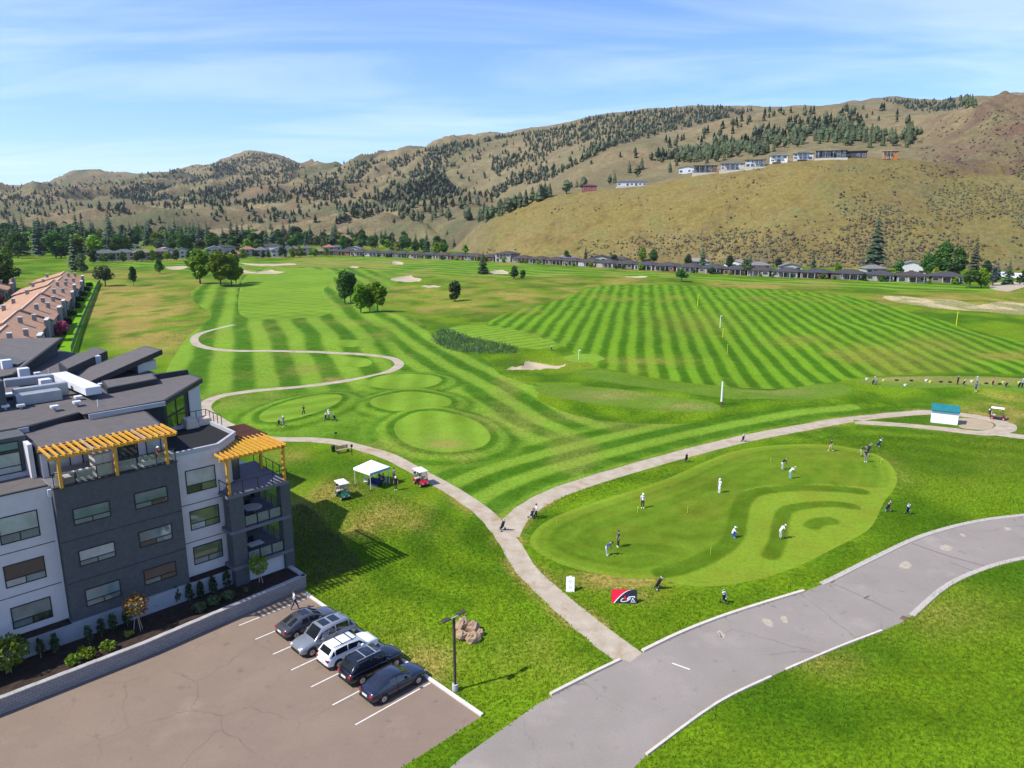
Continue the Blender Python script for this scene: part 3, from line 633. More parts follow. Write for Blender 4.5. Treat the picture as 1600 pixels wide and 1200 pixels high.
# growth: sage/olive in the gullies, straw on the ridges (a real change of cover)
olive = sstep(.45, .68, fbm(rx / 260, ry / 90, 5, 41)) * (.35 + .65 * left) + .5 * sstep(.1, -.15, gul) * left
rockA = rock * sstep(.30, .5, fbm(Xg / 30, Yg / 30, 4, 43)) * .95 + .75 * sstep(.56, .72, fbm(rx / 300 + 9, ry / 50, 5, 47)) * (1 - .5 * right[:, None])
gold = right[:, None] * (Yg < YB[:, None] + 10)
def hill_mat():
    m = bpy.data.materials.new('m_hill'); m.use_nodes = True; nt = m.node_tree; b = nt.nodes['Principled BSDF']; L = nt.links.new; b.inputs['Roughness'].default_value = .95; b.inputs['Specular IOR Level'].default_value = .08
    pos = nt.nodes.new('ShaderNodeNewGeometry').outputs['Position']
    def noise(s, d=6, r=.65):
        n = nt.nodes.new('ShaderNodeTexNoise'); n.inputs['Scale'].default_value = s; n.inputs['Detail'].default_value = d; n.inputs['Roughness'].default_value = r; L(pos, n.inputs['Vector']); return n.outputs[0]
    def attr(a): q = nt.nodes.new('ShaderNodeAttribute'); q.attribute_name = a; return q.outputs['Fac']
    def mr(o, a, b_, c, d): r = nt.nodes.new('ShaderNodeMapRange'); r.inputs[1].default_value = a; r.inputs[2].default_value = b_; r.inputs[3].default_value = c; r.inputs[4].default_value = d; L(o, r.inputs[0]); return r.outputs[0]
    def mul(a, b_): q = nt.nodes.new('ShaderNodeMath'); q.operation = 'MULTIPLY'; q.use_clamp = True; L(a, q.inputs[0]); L(b_, q.inputs[1]); return q.outputs[0]
    def mix(f, a, b_):
        x = nt.nodes.new('ShaderNodeMix'); x.data_type = 'RGBA'; L(f, x.inputs[0])
        for i, c in ((6, a), (7, b_)):
            if isinstance(c, tuple): x.inputs[i].default_value = (*c, 1)
            else: L(c, x.inputs[i])
        return x.outputs[2]
    n1 = noise(.05, 8, .7); n2 = noise(.012, 6); n3 = noise(.3, 6, .7)
    c = mix(mr(n2, .35, .65, 0, 1), (.20, .152, .080), (.155, .135, .064))
    c = mix(mul(attr('gold'), mr(n2, .3, .7, .5, 1)), c, (.20, .152, .040))
    c = mix(mul(attr('gold'), mr(n1, .5, .62, 0, .65)), c, (.105, .108, .034))
    c = mix(mul(attr('olive'), mr(n1, .35, .6, .2, 1)), c, (.085, .092, .042))
    c = mix(mul(attr('rockA'), mr(n1, .38, .6, .0, 1)), c, (.105, .064, .045))
    hs = nt.nodes.new('ShaderNodeHueSaturation'); L(c, hs.inputs['Color']); q = nt.nodes.new('ShaderNodeMath'); q.operation = 'MULTIPLY'; L(mr(n1, .3, .7, .66, 1.3), q.inputs[0]); L(mr(n3, .3, .7, .72, 1.28), q.inputs[1]); L(q.outputs[0], hs.inputs['Value'])
    L(hs.outputs[0], b.inputs['Base Color']); bp = nt.nodes.new('ShaderNodeBump'); bp.inputs['Strength'].default_value = .9; bp.inputs['Distance'].default_value = 5.0; L(n1, bp.inputs['Height']); L(bp.outputs[0], b.inputs['Normal'])
    return m
hills = npmesh('hills', np.stack([Xg, Yg, Zg], -1).reshape(-1, 3), quads, hill_mat(), smooth=True, attrs={'olive': olive.ravel(), 'rockA': rockA.ravel(), 'gold': (gold * np.ones_like(Yg)).ravel()})
tag(hills, kind='structure')

# ================================================================== trees
def leaf_quads(C, size, rnd, up=.35, squash=.75):
    """quads at points C with random orientation"""
    n = len(C); a = rnd.normal(size=(n, 3)); a[:, 2] += up; a /= np.linalg.norm(a, axis=1)[:, None]
    b = rnd.normal(size=(n, 3)); t1 = np.cross(a, b); t1 /= np.linalg.norm(t1, axis=1)[:, None]; t2 = np.cross(a, t1)
    s = (size * rnd.uniform(.6, 1.3, n))[:, None] / 2
    v = np.stack([C - t1 * s - t2 * s * squash, C + t1 * s - t2 * s * squash * .6, C + t1 * s * .8 + t2 * s * squash, C - t1 * s * .7 + t2 * s * squash], 1).reshape(-1, 3)
    return v, np.arange(4 * n).reshape(-1, 4)
def crown_points(rnd, n, blobs):
    w = np.array([b[3] ** 2 for b in blobs]); w /= w.sum(); k = rnd.choice(len(blobs), n, p=w); d = rnd.normal(size=(n, 3)); d /= np.linalg.norm(d, axis=1)[:, None]
    r = rnd.uniform(.45, 1.0, n) ** .5; B = np.array([b[:5] for b in blobs]); return B[k, :3] + d * (r[:, None]) * np.stack([B[k, 3], B[k, 3], B[k, 4]], 1)
def decid_mesh(seed, h, rad, trunk, nleaf, size, narrow=1.0, nb=14):
    rnd = np.random.default_rng(seed); blobs = []
    for i in range(nb):
        z = trunk + (h - trunk) * rnd.uniform(.12, .88); f = math.sin(math.pi * min(max((z - trunk) / (h - trunk), .08), .95) ** .8); a = rnd.uniform(0, 6.28); rr = rad * f * rnd.uniform(.1, .72)
        br = rad * rnd.uniform(.32, .55); blobs.append((rr * math.cos(a), rr * math.sin(a), z, br, br * rnd.uniform(.8, 1.25) * narrow))
    blobs.append((0, 0, h - rad * .45, rad * .45, rad * .5 * narrow))
    P = crown_points(rnd, nleaf, blobs); P = P[P[:, 2] > trunk * .75]; v, q = leaf_quads(P, size, rnd)
    tb = MB(); tb.tube((0, 0, -.3), (0, 0, trunk), rad * .075, rad * .055, 7, False); tb.tube((0, 0, trunk), (0.1, 0, h * .75), rad * .055, rad * .015, 6, False)
    for b in blobs[:7]: tb.tube((0, 0, trunk + (b[2] - trunk) * .3), (b[0] * .9, b[1] * .9, b[2]), rad * .03, rad * .008, 5, False)
    return v, q, tb
def conif_mesh(seed, h, rad, levels, per, trunk=.1, twig=3):
    rnd = random.Random(seed); mb = MB()
    for i in range(levels):
        f = i / (levels - 1); z = h * (trunk + (1 - trunk) * f ** .9); r = rad * (1 - f) ** .85 * rnd.uniform(.8, 1.12) + rad * .05; n = max(4, int(per * (1 - .55 * f))); a0 = rnd.uniform(0, 6.28)
        for k in range(n):
            a = a0 + 6.283 * k / n + rnd.uniform(-.25, .25); rr = r * rnd.uniform(.65, 1.15); w = rr * rnd.uniform(.28, .42) + .04 * rad; dz = -rr * rnd.uniform(.1, .45); c, s = math.cos(a), math.sin(a)
            p0 = Vector((c * rr * .05, s * rr * .05, z + h * .035)); p1 = Vector((c * rr, s * rr, z + dz)); q = Vector((-s, c, 0)) * w; mid = p0.lerp(p1, .6); up = Vector((0, 0, w * .35))
            mb.add([p0, mid + q - up, p1, mid - q - up, mid + up], [(0, 1, 4), (1, 2, 4), (2, 3, 4), (3, 0, 4)])
    tb = MB(); tb.tube((0, 0, -.5), (0, 0, h * .95), rad * .09, rad * .01, 6, False); return mb, tb
M_BARK = mat('m_bark', (.10, .075, .055), .9, .3, 3)
LEAF = {'lime': leafmat('leaf_lime', (.085, .165, .008), (.20, .31, .018)), 'green': leafmat('leaf_green', (0.043, 0.109, 0.017), (0.087, 0.181, 0.029)), 'dark': leafmat('leaf_dark', (0.023, 0.058, 0.017), (0.051, 0.099, 0.026)), 'olive': leafmat('leaf_olive', (0.058, 0.087, 0.032), (0.109, 0.142, 0.051)),
        'yellow': leafmat('leaf_yellow', (0.189, 0.217, 0.022), (0.304, 0.319, 0.043)), 'conifer': leafmat('leaf_conifer', (0.020, 0.043, 0.020), (0.046, 0.080, 0.035), .08), 'pine': leafmat('leaf_pine', (0.029, 0.052, 0.020), (0.061, 0.090, 0.035), .08), 'spruce': leafmat('leaf_spruce', (0.058, 0.094, 0.080), (0.102, 0.145, 0.123), .08), 'plum': leafmat('leaf_plum', (0.065, 0.022, 0.032), (0.116, 0.043, 0.051)), 'blossom': leafmat('leaf_blossom', (0.290, 0.043, 0.116), (0.464, 0.087, 0.174))}
def tree_proto(kind, seed):
    if kind == 'park': v, q, tb = decid_mesh(seed, 16, 4.6, 3.0, 3600, .8, 1.15, 20)
    elif kind == 'tall': v, q, tb = decid_mesh(seed, 11.5, 2.7, 2.6, 2600, .6, 1.5, 18)
    elif kind == 'round': v, q, tb = decid_mesh(seed, 8, 3.6, 1.0, 900, .8, .95)
    elif kind == 'bush': v, q, tb = decid_mesh(seed, 3.0, 2.0, .2, 420, .6, .8, 9)
    else: return None
    return v, q, tb
PROTO = {}
def proto(kind, seed):
    if (kind, seed) in PROTO: return PROTO[kind, seed]
    if kind in ('conifer', 'pine'):
        mb, tb = conif_mesh(seed, 18, 3.6 if kind == 'conifer' else 4.2, 15 if kind == 'conifer' else 10, 11, .08 if kind == 'conifer' else .25); cm = mb.mesh('crown')
    else:
        v, q, tb = tree_proto(kind, seed); o = npmesh('crown', v, q); cm = o.data; bpy.data.objects.remove(o)
    cm.materials.append(None); tm = tb.mesh('trunk'); tm.materials.append(M_BARK); PROTO[kind, seed] = (cm, tm); return cm, tm
def tree(name, kind, seed, loc, s, leaf, label, cat='tree', group=None, rz=None, sz=None):
    cm, tm = proto(kind, seed); e = empty(name, loc, random.uniform(0, 6.28) if rz is None else rz); e.scale = (s, s, sz or s); tag(e, label, cat, group)
    for nm, me in (('crown', cm), ('trunk', tm)):
        o = bpy.data.objects.new(nm, me); COL.objects.link(o); o.parent = e
        if nm == 'crown': o.material_slots[0].link = 'OBJECT'; o.material_slots[0].material = LEAF[leaf]
    return e
def depth_px(x, y): return FPX / math.hypot(y, CAMH)       # pixels per metre there
# --- trees that stand out on the course --------------------------------------
def tree_at(name, kind, seed, px, py, hpx, leaf, label, group=None, wide=1.0, cat='tree'):
    x, y, z = GG(px, py); H = {'park': 16, 'tall': 11.5, 'round': 8, 'bush': 3, 'conifer': 18, 'pine': 18}[kind]; k = hpx / depth_px(x, y) / H
    return tree(name, kind, seed, (x, y, z), k * wide, leaf, label, cat, group, sz=k)
for i, (px, py, hp, w, lb) in enumerate([(313, 443, 51, 1.0, 'leafy lime-green tree, leftmost of the fairway clump of four'), (345, 447, 52, 1.05, 'largest leafy tree in front of the left fairway clump'), (362, 446, 45, .85, 'leafy tree second from right in the left fairway clump'), (369, 443, 43, .75, 'shaded leafy tree at the right end of the left fairway clump')]):
    tree_at('leafy_tree', 'park', 11 + i % 3, px, py, hp, 'lime', lb, 'left fairway clump', w * 1.3)
for i, (px, py, hp, w, lb) in enumerate([(539, 474, 47, 1.1, 'leftmost slim leafy tree of the middle clump'), (548, 472, 44, 1.3, 'broad leafy tree at the back of the middle clump'), (564, 489, 44, 1.1, 'front leafy tree with bare trunk in the middle clump'), (578, 487, 40, .9, 'thin leafy tree between two others in the middle clump'), (590, 488, 45, 1.15, 'rightmost leafy tree of the middle clump')]):
    tree_at('leafy_tree', 'tall', 21 + i % 3, px, py, hp, 'green' if i < 2 else 'lime', lb, 'middle fairway clump', w * 1.25)
tree_at('round_bush', 'round', 31, 711, 471, 29, 'dark', 'dark round evergreen bush alone in the tall dry grass', None, 1.0, 'bush'); tree_at('conifer_tree', 'conifer', 41, 755, 428, 34, 'dark', 'dark green tree before the house row beside the sandy strip', None, 1.6)
tree_at('round_bush', 'round', 32, 803, 436, 19, 'dark', 'left of two dark bushes right of the sandy strip', 'pair of dark bushes', 1.0, 'bush'); tree_at('round_bush', 'round', 31, 817, 436, 13, 'dark', 'smaller right-hand one of two dark bushes by the sandy strip', 'pair of dark bushes', 1.0, 'bush')
tree_at('round_bush', 'round', 33, 1065, 440, 20, 'green', 'round green bush alone at the far edge of the driving range', None, 1.15, 'bush'); tree_at('round_bush', 'round', 33, 165, 447, 32, 'olive', 'broad grey-green tree at the end of the green fence', None, 1.1); tree_at('leaning_tree', 'tall', 22, 209, 447, 29, 'dark', 'small leaning tree standing in the dry field', None, .95); tree_at('leafy_tree', 'round', 32, 250, 427, 22, 'green', 'small rounded tree beside the far left bunker', None, .85)

# ================================================================== growth on the hills
def sample_px(poly, n, seed):
    rnd = np.random.default_rng(seed); P = np.array(poly, float); lo, hi = P.min(0), P.max(0); q = rnd.uniform(lo, hi, (n, 2)); return q[inside(q, P)]
def poly_area(p): p = np.array(p, float); return abs(np.sum(p[:, 0] * np.roll(p[:, 1], -1) - p[:, 1] * np.roll(p[:, 0], -1))) / 2
FOREST = [([(720, 347), (800, 325), (850, 305), (940, 281), (1000, 252), (1060, 238), (1120, 228), (1180, 212), (1260, 192), (1340, 178), (1425, 178), (1440, 210), (1405, 240), (1330, 238), (1260, 234), (1180, 250), (1060, 268), (960, 288), (860, 308), (760, 347)], 32, .42),
          ([(800, 212), (860, 203), (920, 186), (1000, 174), (1100, 168), (1200, 170), (1130, 186), (1050, 206), (960, 229), (900, 258), (850, 286), (800, 292), (760, 258)], 80, .36),
          ([(500, 262), (560, 252), (620, 249), (680, 230), (740, 219), (800, 212), (800, 290), (740, 345), (600, 350), (400, 350), (180, 350), (180, 300), (330, 275)], 95, .47),
          ([(330, 258), (365, 246), (400, 239), (440, 246), (478, 264), (430, 274), (340, 274)], 150, .22), ([(180, 275), (330, 257), (340, 276), (180, 330)], 36, .42), ([(0, 300), (100, 272), (180, 276), (180, 345), (0, 345)], 30, .42),
          ([(900, 262), (1060, 215), (1220, 170), (1380, 168), (1430, 185), (1300, 200), (1100, 240), (950, 290)], 5, .40), ([(1375, 156), (1450, 160), (1500, 154), (1525, 168), (1440, 178)], 70, .25)]
ptrees = []
for k, (poly, dens, thr) in enumerate(FOREST):
    n = int(poly_area(poly) * dens / 1000 * 1.9 * (np.ptp(np.array(poly), 0).prod() / poly_area(poly))); q = sample_px(poly, n, 300 + k)
    for px, py in q:
        if px > 1050 and py > np.interp(px, [1050, 1100, 1200, 1300, 1440], [268, 258, 241, 231, 232]): continue
        h = hill_hit(px, py)
        if h is None: continue
        c = fbm(np.array([h[0] / 130]), np.array([h[1] / 130]), 4, 131)[0]
        if random.random() > sstep(thr - .06, thr + .16, c) * .72 * (min(1, max(.22, (h[1] - 700) / 1300)) if k == 2 else 1) + .03: continue
        ptrees.append(h)
ptrees.sort(key=lambda p: p[1])
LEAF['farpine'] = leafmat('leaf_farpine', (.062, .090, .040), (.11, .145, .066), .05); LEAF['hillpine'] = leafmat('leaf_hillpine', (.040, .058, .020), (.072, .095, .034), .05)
far_protos = []
for s in range(5):
    rr = random.Random(500 + s); prof = [(.025, -.08), (.025, .10), (.20, .07), (.21, .13), (.13, .36), (.175, .33), (.09, .58), (.13, .55), (.05, .8), (.07, .78), (.004, 1.0)]; prof = prof if s < 3 else [(.03, -.08), (.03, .16), (.19, .2), (.26, .4), (.20, .58), (.22, .66), (.12, .86), (.004, 1.0)]; mb = MB().lathe([(r, z) for r, z in prof], 7)
    far_protos.append((np.array([(x * rr.uniform(.7, 1.3), y * rr.uniform(.7, 1.3), z + rr.uniform(-.025, .025)) for x, y, z in mb.v]), mb.f))
far_mesh = []
for v, f in far_protos:
    me = bpy.data.meshes.new('pine'); me.from_pydata(v.tolist(), [], f); me.materials.append(LEAF['hillpine']); far_mesh.append(me)
ptrees = [p for p in ptrees if p[2] > 3]
def place_hill(x, y, z, h):
    px, py = to_px(x, y, z); w = ['far left, above the spur of the golden hill', 'left of the small red house', 'above the small red house', 'above the long white house', 'above the dark brown house', 'above the white balconied house', 'above the wide black house', 'above the orange house'][int(np.searchsorted([820, 900, 960, 1060, 1150, 1250, 1350], px))]
    return '%s hillside pine %s, %s' % ('tall' if h > 12.3 else 'small' if h < 9.6 else 'medium', 'high up' if z > 120 else 'low down' if z < 90 else 'midway', w)
for i, (x, y, z) in enumerate(ptrees[:300]):
    o = bpy.data.objects.new('pine_tree', far_mesh[i % 5]); COL.objects.link(o); h = random.uniform(8, 15) * (1.0 if y < 900 else 1.1); o.location = (x, y, z - .3); o.scale = (h * random.uniform(.95, 1.3),) * 2 + (h,); o.rotation_euler[2] = random.uniform(0, 6.28)
    tag(o, place_hill(x, y, z, h), 'tree', 'pines on the hillside')
V = []; T = []; n0 = 0
tri_p = []
for v, f in far_protos:
    t = [(a[0], a[i], a[i + 1]) for a in f for i in range(1, len(a) - 1)]; tri_p.append((v, np.array(t)))
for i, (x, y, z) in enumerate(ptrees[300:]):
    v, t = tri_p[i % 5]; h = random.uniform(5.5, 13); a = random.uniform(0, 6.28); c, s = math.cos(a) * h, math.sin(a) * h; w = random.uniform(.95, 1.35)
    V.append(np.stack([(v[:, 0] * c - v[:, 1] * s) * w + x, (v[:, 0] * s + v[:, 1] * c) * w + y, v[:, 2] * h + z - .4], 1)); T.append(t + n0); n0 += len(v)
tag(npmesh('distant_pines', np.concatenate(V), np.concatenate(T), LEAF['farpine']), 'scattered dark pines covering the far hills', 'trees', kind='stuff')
# sagebrush and low scrub
def scrub(name, polys, leaf, seed, smin, smax, label):
    V = []; T = []; n0 = 0; rnd = random.Random(seed); mb = MB().blob((0, 0, .3), .5, .5, .45, seed, 6, 4, .35); bv = np.array(mb.v); bt = np.array([(f[0], f[i], f[i + 1]) for f in mb.f for i in range(1, len(f) - 1)])
    for k, (poly, dens, thr) in enumerate(polys):
        for px, py in sample_px(poly, int(np.ptp(np.array(poly), 0).prod() * dens / 1000), seed + k):
            h = hill_hit(px, py)
            if h is None or fbm(np.array([h[0] / 35]), np.array([h[1] / 35]), 3, 141)[0] < thr + rnd.uniform(-.1, .1): continue
            s = rnd.uniform(smin, smax); a = rnd.uniform(0, 6.28); c, q = math.cos(a) * s, math.sin(a) * s; j = bv * (1 + .3 * np.random.default_rng(n0).normal(size=bv.shape))
            V.append(np.stack([j[:, 0] * c - j[:, 1] * q + h[0], (j[:, 0] * q + j[:, 1] * c) + h[1], j[:, 2] * s * rnd.uniform(.7, 1.2) + h[2]], 1)); T.append(bt + n0); n0 += len(bv)
    tag(npmesh(name, np.concatenate(V), np.concatenate(T), LEAF[leaf]), label, 'shrubs', kind='stuff')
leafmat('leaf_sage', (.095, .098, .045), (.15, .14, .07), .05); LEAF['sage'] = M['leaf_sage']; leafmat('leaf_brush', (.10, .082, .045), (.14, .115, .062), .05); LEAF['brush'] = M['leaf_brush']
scrub('sagebrush', [([(760, 385), (1000, 370), (1250, 350), (1450, 300), (1600, 260), (1600, 425), (760, 410)], 60, .46), ([(1150, 262), (1600, 258), (1600, 340), (1250, 350)], 22, .50), ([(800, 330), (1150, 270), (1250, 350), (850, 385)], 5, .5)], 'sage', 700, .6, 1.6, 'grey-green sagebrush dotted over the golden slope')
scrub('dark_scrub', [([(1420, 195), (1480, 185), (1600, 165), (1600, 300), (1440, 270)], 24, .42), ([(900, 385), (1600, 330), (1600, 425), (900, 415)], 26, .40), ([(1100, 290), (1400, 270), (1400, 380), (1100, 370)], 4, .4)], 'brush', 720, .8, 2.1, 'brown thorny scrub on the rocky end of the hill')

# ================================================================== houses
def house(name, loc, rz, w, d, h, rh, wallc, roofc, label, cat='house', group=None, style='hip', floors=1, deck=True, seed=0):
    rnd = random.Random(seed); e = empty(name, loc, rz); tag(e, label, cat, group); wm = mat('wall_%.2f_%.2f_%.2f' % wallc, wallc, .8, .08, .5); rm = mat('roof_%.2f_%.2f_%.2f' % roofc, roofc, .85, .22, .9)
    MB().box(-w / 2, w / 2, -d / 2, d / 2, -1.2, h).build('wall', wm, e); o = .55; r = MB()
    if style == 'hip':
        k = min(w, d) / 2 * .95; ax = max(w / 2 - k, .3) if w >= d else .3; ay = max(d / 2 - k, .3) if d > w else .05
        r.add([(-w / 2 - o, -d / 2 - o, h - .12), (w / 2 + o, -d / 2 - o, h - .12), (w / 2 + o, d / 2 + o, h - .12), (-w / 2 - o, d / 2 + o, h - .12), (-w / 2 - o, -d / 2 - o, h + .1), (w / 2 + o, -d / 2 - o, h + .1), (w / 2 + o, d / 2 + o, h + .1), (-w / 2 - o, d / 2 + o, h + .1),
               (-ax, -ay, h + rh), (ax, -ay, h + rh), (ax, ay, h + rh), (-ax, ay, h + rh)], [(0, 3, 2, 1), (0, 1, 5, 4), (1, 2, 6, 5), (2, 3, 7, 6), (3, 0, 4, 7), (4, 5, 9, 8), (5, 6, 10, 9), (6, 7, 11, 10), (7, 4, 8, 11), (8, 9, 10, 11)])
    elif style == 'gable':     # ridge front to back, gable faces the viewer
        r.add([(-w / 2 - o, -d / 2 - o, h - .1), (0, -d / 2 - o, h + rh), (w / 2 + o, -d / 2 - o, h - .1), (-w / 2 - o, d / 2 + o, h - .1), (0, d / 2 + o, h + rh), (w / 2 + o, d / 2 + o, h - .1),
               (-w / 2 - o, -d / 2 - o, h - .35), (0, -d / 2 - o, h + rh - .3), (w / 2 + o, -d / 2 - o, h - .35), (-w / 2 - o, d / 2 + o, h - .35), (0, d / 2 + o, h + rh - .3), (w / 2 + o, d / 2 + o, h - .35)], [(0, 1, 4, 3), (1, 2, 5, 4), (6, 9, 10, 7), (7, 10, 11, 8), (0, 6, 7, 1), (1, 7, 8, 2), (3, 4, 10, 9), (4, 5, 11, 10), (0, 3, 9, 6), (2, 8, 11, 5)])
        MB().add([(-w / 2, -d / 2 - .003, h - .05), (w / 2, -d / 2 - .003, h - .05), (0, -d / 2 - .003, h + rh * .88), (-w / 2, -d / 2 + .2, h - .05), (w / 2, -d / 2 + .2, h - .05), (0, -d / 2 + .2, h + rh * .88)], [(0, 1, 2), (3, 5, 4), (0, 2, 5, 3), (1, 4, 5, 2), (0, 3, 4, 1)]).build('gable', wm, e)
    else:                      # flat
        r.box(-w / 2 - o, w / 2 + o, -d / 2 - o * 1.6, d / 2 + o, h, h + .35)
    r.build('roof', rm, e)
    gm = glassmat('m_window', (.03, .037, .04)); tm = mat('m_trim', (.62, .61, .58), .6, .05)
    nwin = max(2, int(w / 3.6))
    for fl_ in range(floors):
        zb = .9 + fl_ * 2.8
        for i in range(nwin):
            if rnd.random() < .15 and fl_ == 0: continue
            cx = (i + .5) * w / nwin - w / 2 + rnd.uniform(-.15, .15); ww = w / nwin * rnd.uniform(.45, .72); z1 = zb + rnd.choice([1.3, 1.3, 1.5]); z0 = zb if rnd.random() < .6 else .15 + fl_ * 2.8
            p = MB().box(cx - ww / 2, cx + ww / 2, -d / 2 - .05, -d / 2 - .004, z0, z1).build('window', gm, e)
            MB().ring(cx - ww / 2 - .1, cx + ww / 2 + .1, z0 - .1, z1 + .1, -d / 2 - .075, -d / 2 - .003, .1).build('window_frame', tm, p)
    if deck:
        b = MB(); dw = w * .5; x0 = rnd.uniform(-w / 2, w / 2 - dw); b.box(x0, x0 + dw, -d / 2 - 2.4, -d / 2 - .08, -.3, .12); b.build('deck', mat('m_deck', (.18, .13, .1), .8, .2), e)
        for i in range(3): MB().box(x0 + i * (dw - .14) / 2, x0 + .14 + i * (dw - .14) / 2, -d / 2 - 2.38, -d / 2 - 2.24, .12, h - .12).build('deck_post', tm, e)
        MB().box(x0 - .2, x0 + dw + .2, -d / 2 - 2.6, -d / 2 - .56, h - .13, h + .05).build('deck_roof', rm, e)
    return e
def face_cam(x, y): return -math.asin(x / math.hypot(x, y))
BROWN, DGREY, SLATE, TAN, TERRA = (.055, .042, .040), (.045, .045, .050), (.085, .09, .10), (.17, .13, .10), (.24, .115, .075)
ORD = ['first', 'second', 'third', 'fourth', 'fifth', 'sixth', 'seventh', 'eighth', 'ninth', 'tenth', 'eleventh', 'twelfth', 'thirteenth', 'fourteenth', 'fifteenth', 'sixteenth', 'seventeenth', 'eighteenth', 'nineteenth', 'twentieth'] + ['twenty-' + k for k in ('first', 'second', 'third', 'fourth', 'fifth', 'sixth', 'seventh', 'eighth', 'ninth')] + ['thirtieth'] + ['thirty-' + k for k in ('first', 'second', 'third', 'fourth', 'fifth', 'sixth', 'seventh', 'eighth', 'ninth')] + ['fortieth'] + ['forty-' + k for k in ('first', 'second', 'third', 'fourth', 'fifth', 'sixth', 'seventh', 'eighth', 'ninth')]
# the long row of bungalows along the far edge of the course, from its right end
rowc = smooth_poly(Gxy([(1512, 443.5), (1450, 442), (1400, 440.5), (1300, 436.5), (1200, 432), (1100, 427), (1000, 421.5), (900, 415.5), (800, 410), (700, 405.5), (600, 401.5), (520, 398.5)]), 8, False)
seg = np.hypot(*np.diff(rowc, axis=0).T); cum = np.concatenate([[0], np.cumsum(seg)]); pos = 0; k = 0
while pos < cum[-1] and k < 49:
    wd = random.choice([11.6, 12.4, 13.2]) * (1.1 if k < 5 else 1.0); c = pos + wd / 2 + .8; x = np.interp(c, cum, rowc[:, 0]); y = np.interp(c, cum, rowc[:, 1]); x2 = np.interp(c + 3, cum, rowc[:, 0]); y2 = np.interp(c + 3, cum, rowc[:, 1])
    t = math.atan2(y - y2, x - x2); rf = [BROWN, DGREY, BROWN, (.05, .045, .048)][random.randrange(4)]; wl = [(.20, .165, .13), (.30, .27, .23), (.12, .10, .09), (.16, .05, .04), (.36, .35, .33)][random.choice([0, 0, 1, 1, 2, 2, 3, 4])]
    two = k in (19, 33, 34); nx, ny = -math.sin(t), math.cos(t)
    house('bungalow', (x + nx * 6, y + ny * 6, gz(x, y)), t, wd, 11, 5.4 if two else 3.0, 1.9, wl, rf, 'dark-roofed bungalow, %s from the right end of the fairway house row' % ORD[k], 'house', 'row of bungalows along the fairway', 'hip', 2 if two else 1, True, 900 + k); k += 1; pos += wd + 1.3
# bigger family houses beyond the left fairway
for i, (px, py, wp, hf, rf, wl, sty, lb) in enumerate([
    (160, 408, 42, 2, SLATE, (.30, .30, .30), 'hip', 'two-storey grey house beside the big dark pine left of the far fairway'), (190, 407, 40, 2, SLATE, (.33, .30, .26), 'hip', 'grey hip-roofed house left of the tan-roofed one'), (219, 407, 38, 2, TAN, (.36, .30, .25), 'hip', 'tan-roofed house with a hedge below it'), (246, 405, 30, 2, (.13, .10, .095), (.30, .18, .14), 'hip', 'brown-roofed house with reddish deck'),
    (262, 404, 20, 1, (.14, .115, .11), (.24, .18, .15), 'hip', 'low brown house squeezed beside the cream gabled one'), (281, 404, 34, 2, (.07, .07, .07), (.50, .46, .34), 'gable', 'cream gabled house with dark roof behind the small tree'), (300, 402, 26, 1, TAN, (.4, .33, .25), 'hip', 'tan-roofed house partly behind the leafy clump'), (332, 400, 34, 2, (.17, .17, .18), (.40, .40, .40), 'gable', 'pale grey gabled house behind the leafy clump'),
    (364, 403, 26, 1, TERRA, (.40, .31, .24), 'hip', 'low house with terracotta roof right of the leafy clump'), (384, 401, 30, 2, TERRA, (.36, .30, .25), 'hip', 'two-storey house with terracotta hip roof above the long bunker'), (405, 402, 24, 2, (.12, .11, .11), (.34, .32, .30), 'hip', 'grey-brown house right of the terracotta one'), (434, 402, 32, 2, (.10, .16, .16), (.55, .53, .48), 'gable', 'white gabled house with blue-green roof'),
    (458, 400, 22, 2, (.12, .09, .085), (.42, .34, .26), 'hip', 'beige house with brown roof beside the blue-green roof'), (478, 399, 22, 2, (.10, .08, .08), (.50, .46, .40), 'hip', 'house with white windows and dark brown roof'), (496, 398, 22, 1, TAN, (.38, .3, .22), 'hip', 'low tan-roofed house left of the orange-tiled one'), (512, 397, 24, 2, TERRA, (.48, .42, .32), 'hip', 'orange-tiled house at the left end of the bungalow row')]):
    x, y, z = G(px, py); sc = depth_px(x, y); w = wp * .74 / sc; house('family_house', (x, y + 5, 0), face_cam(x, y), w, 10, 2.9 * hf - (.3 if hf == 2 else 0), 2.3, wl, rf, lb, 'house', 'houses beyond the left fairway', sty, hf, i % 2 == 0, 1000 + i)
def place_town(px): return ['behind the terracotta rows', 'behind the grey hip-roofed houses', 'behind the cream gabled house', 'behind the left fairway clump', 'behind the long far bunker', 'behind the orange-tiled house', 'above the left end of the bungalow row', 'near the foot of the golden spur', 'behind the middle of the bungalow row', 'behind the right half of the bungalow row'][int(np.searchsorted([130, 230, 300, 370, 450, 530, 620, 760, 1150], px))]
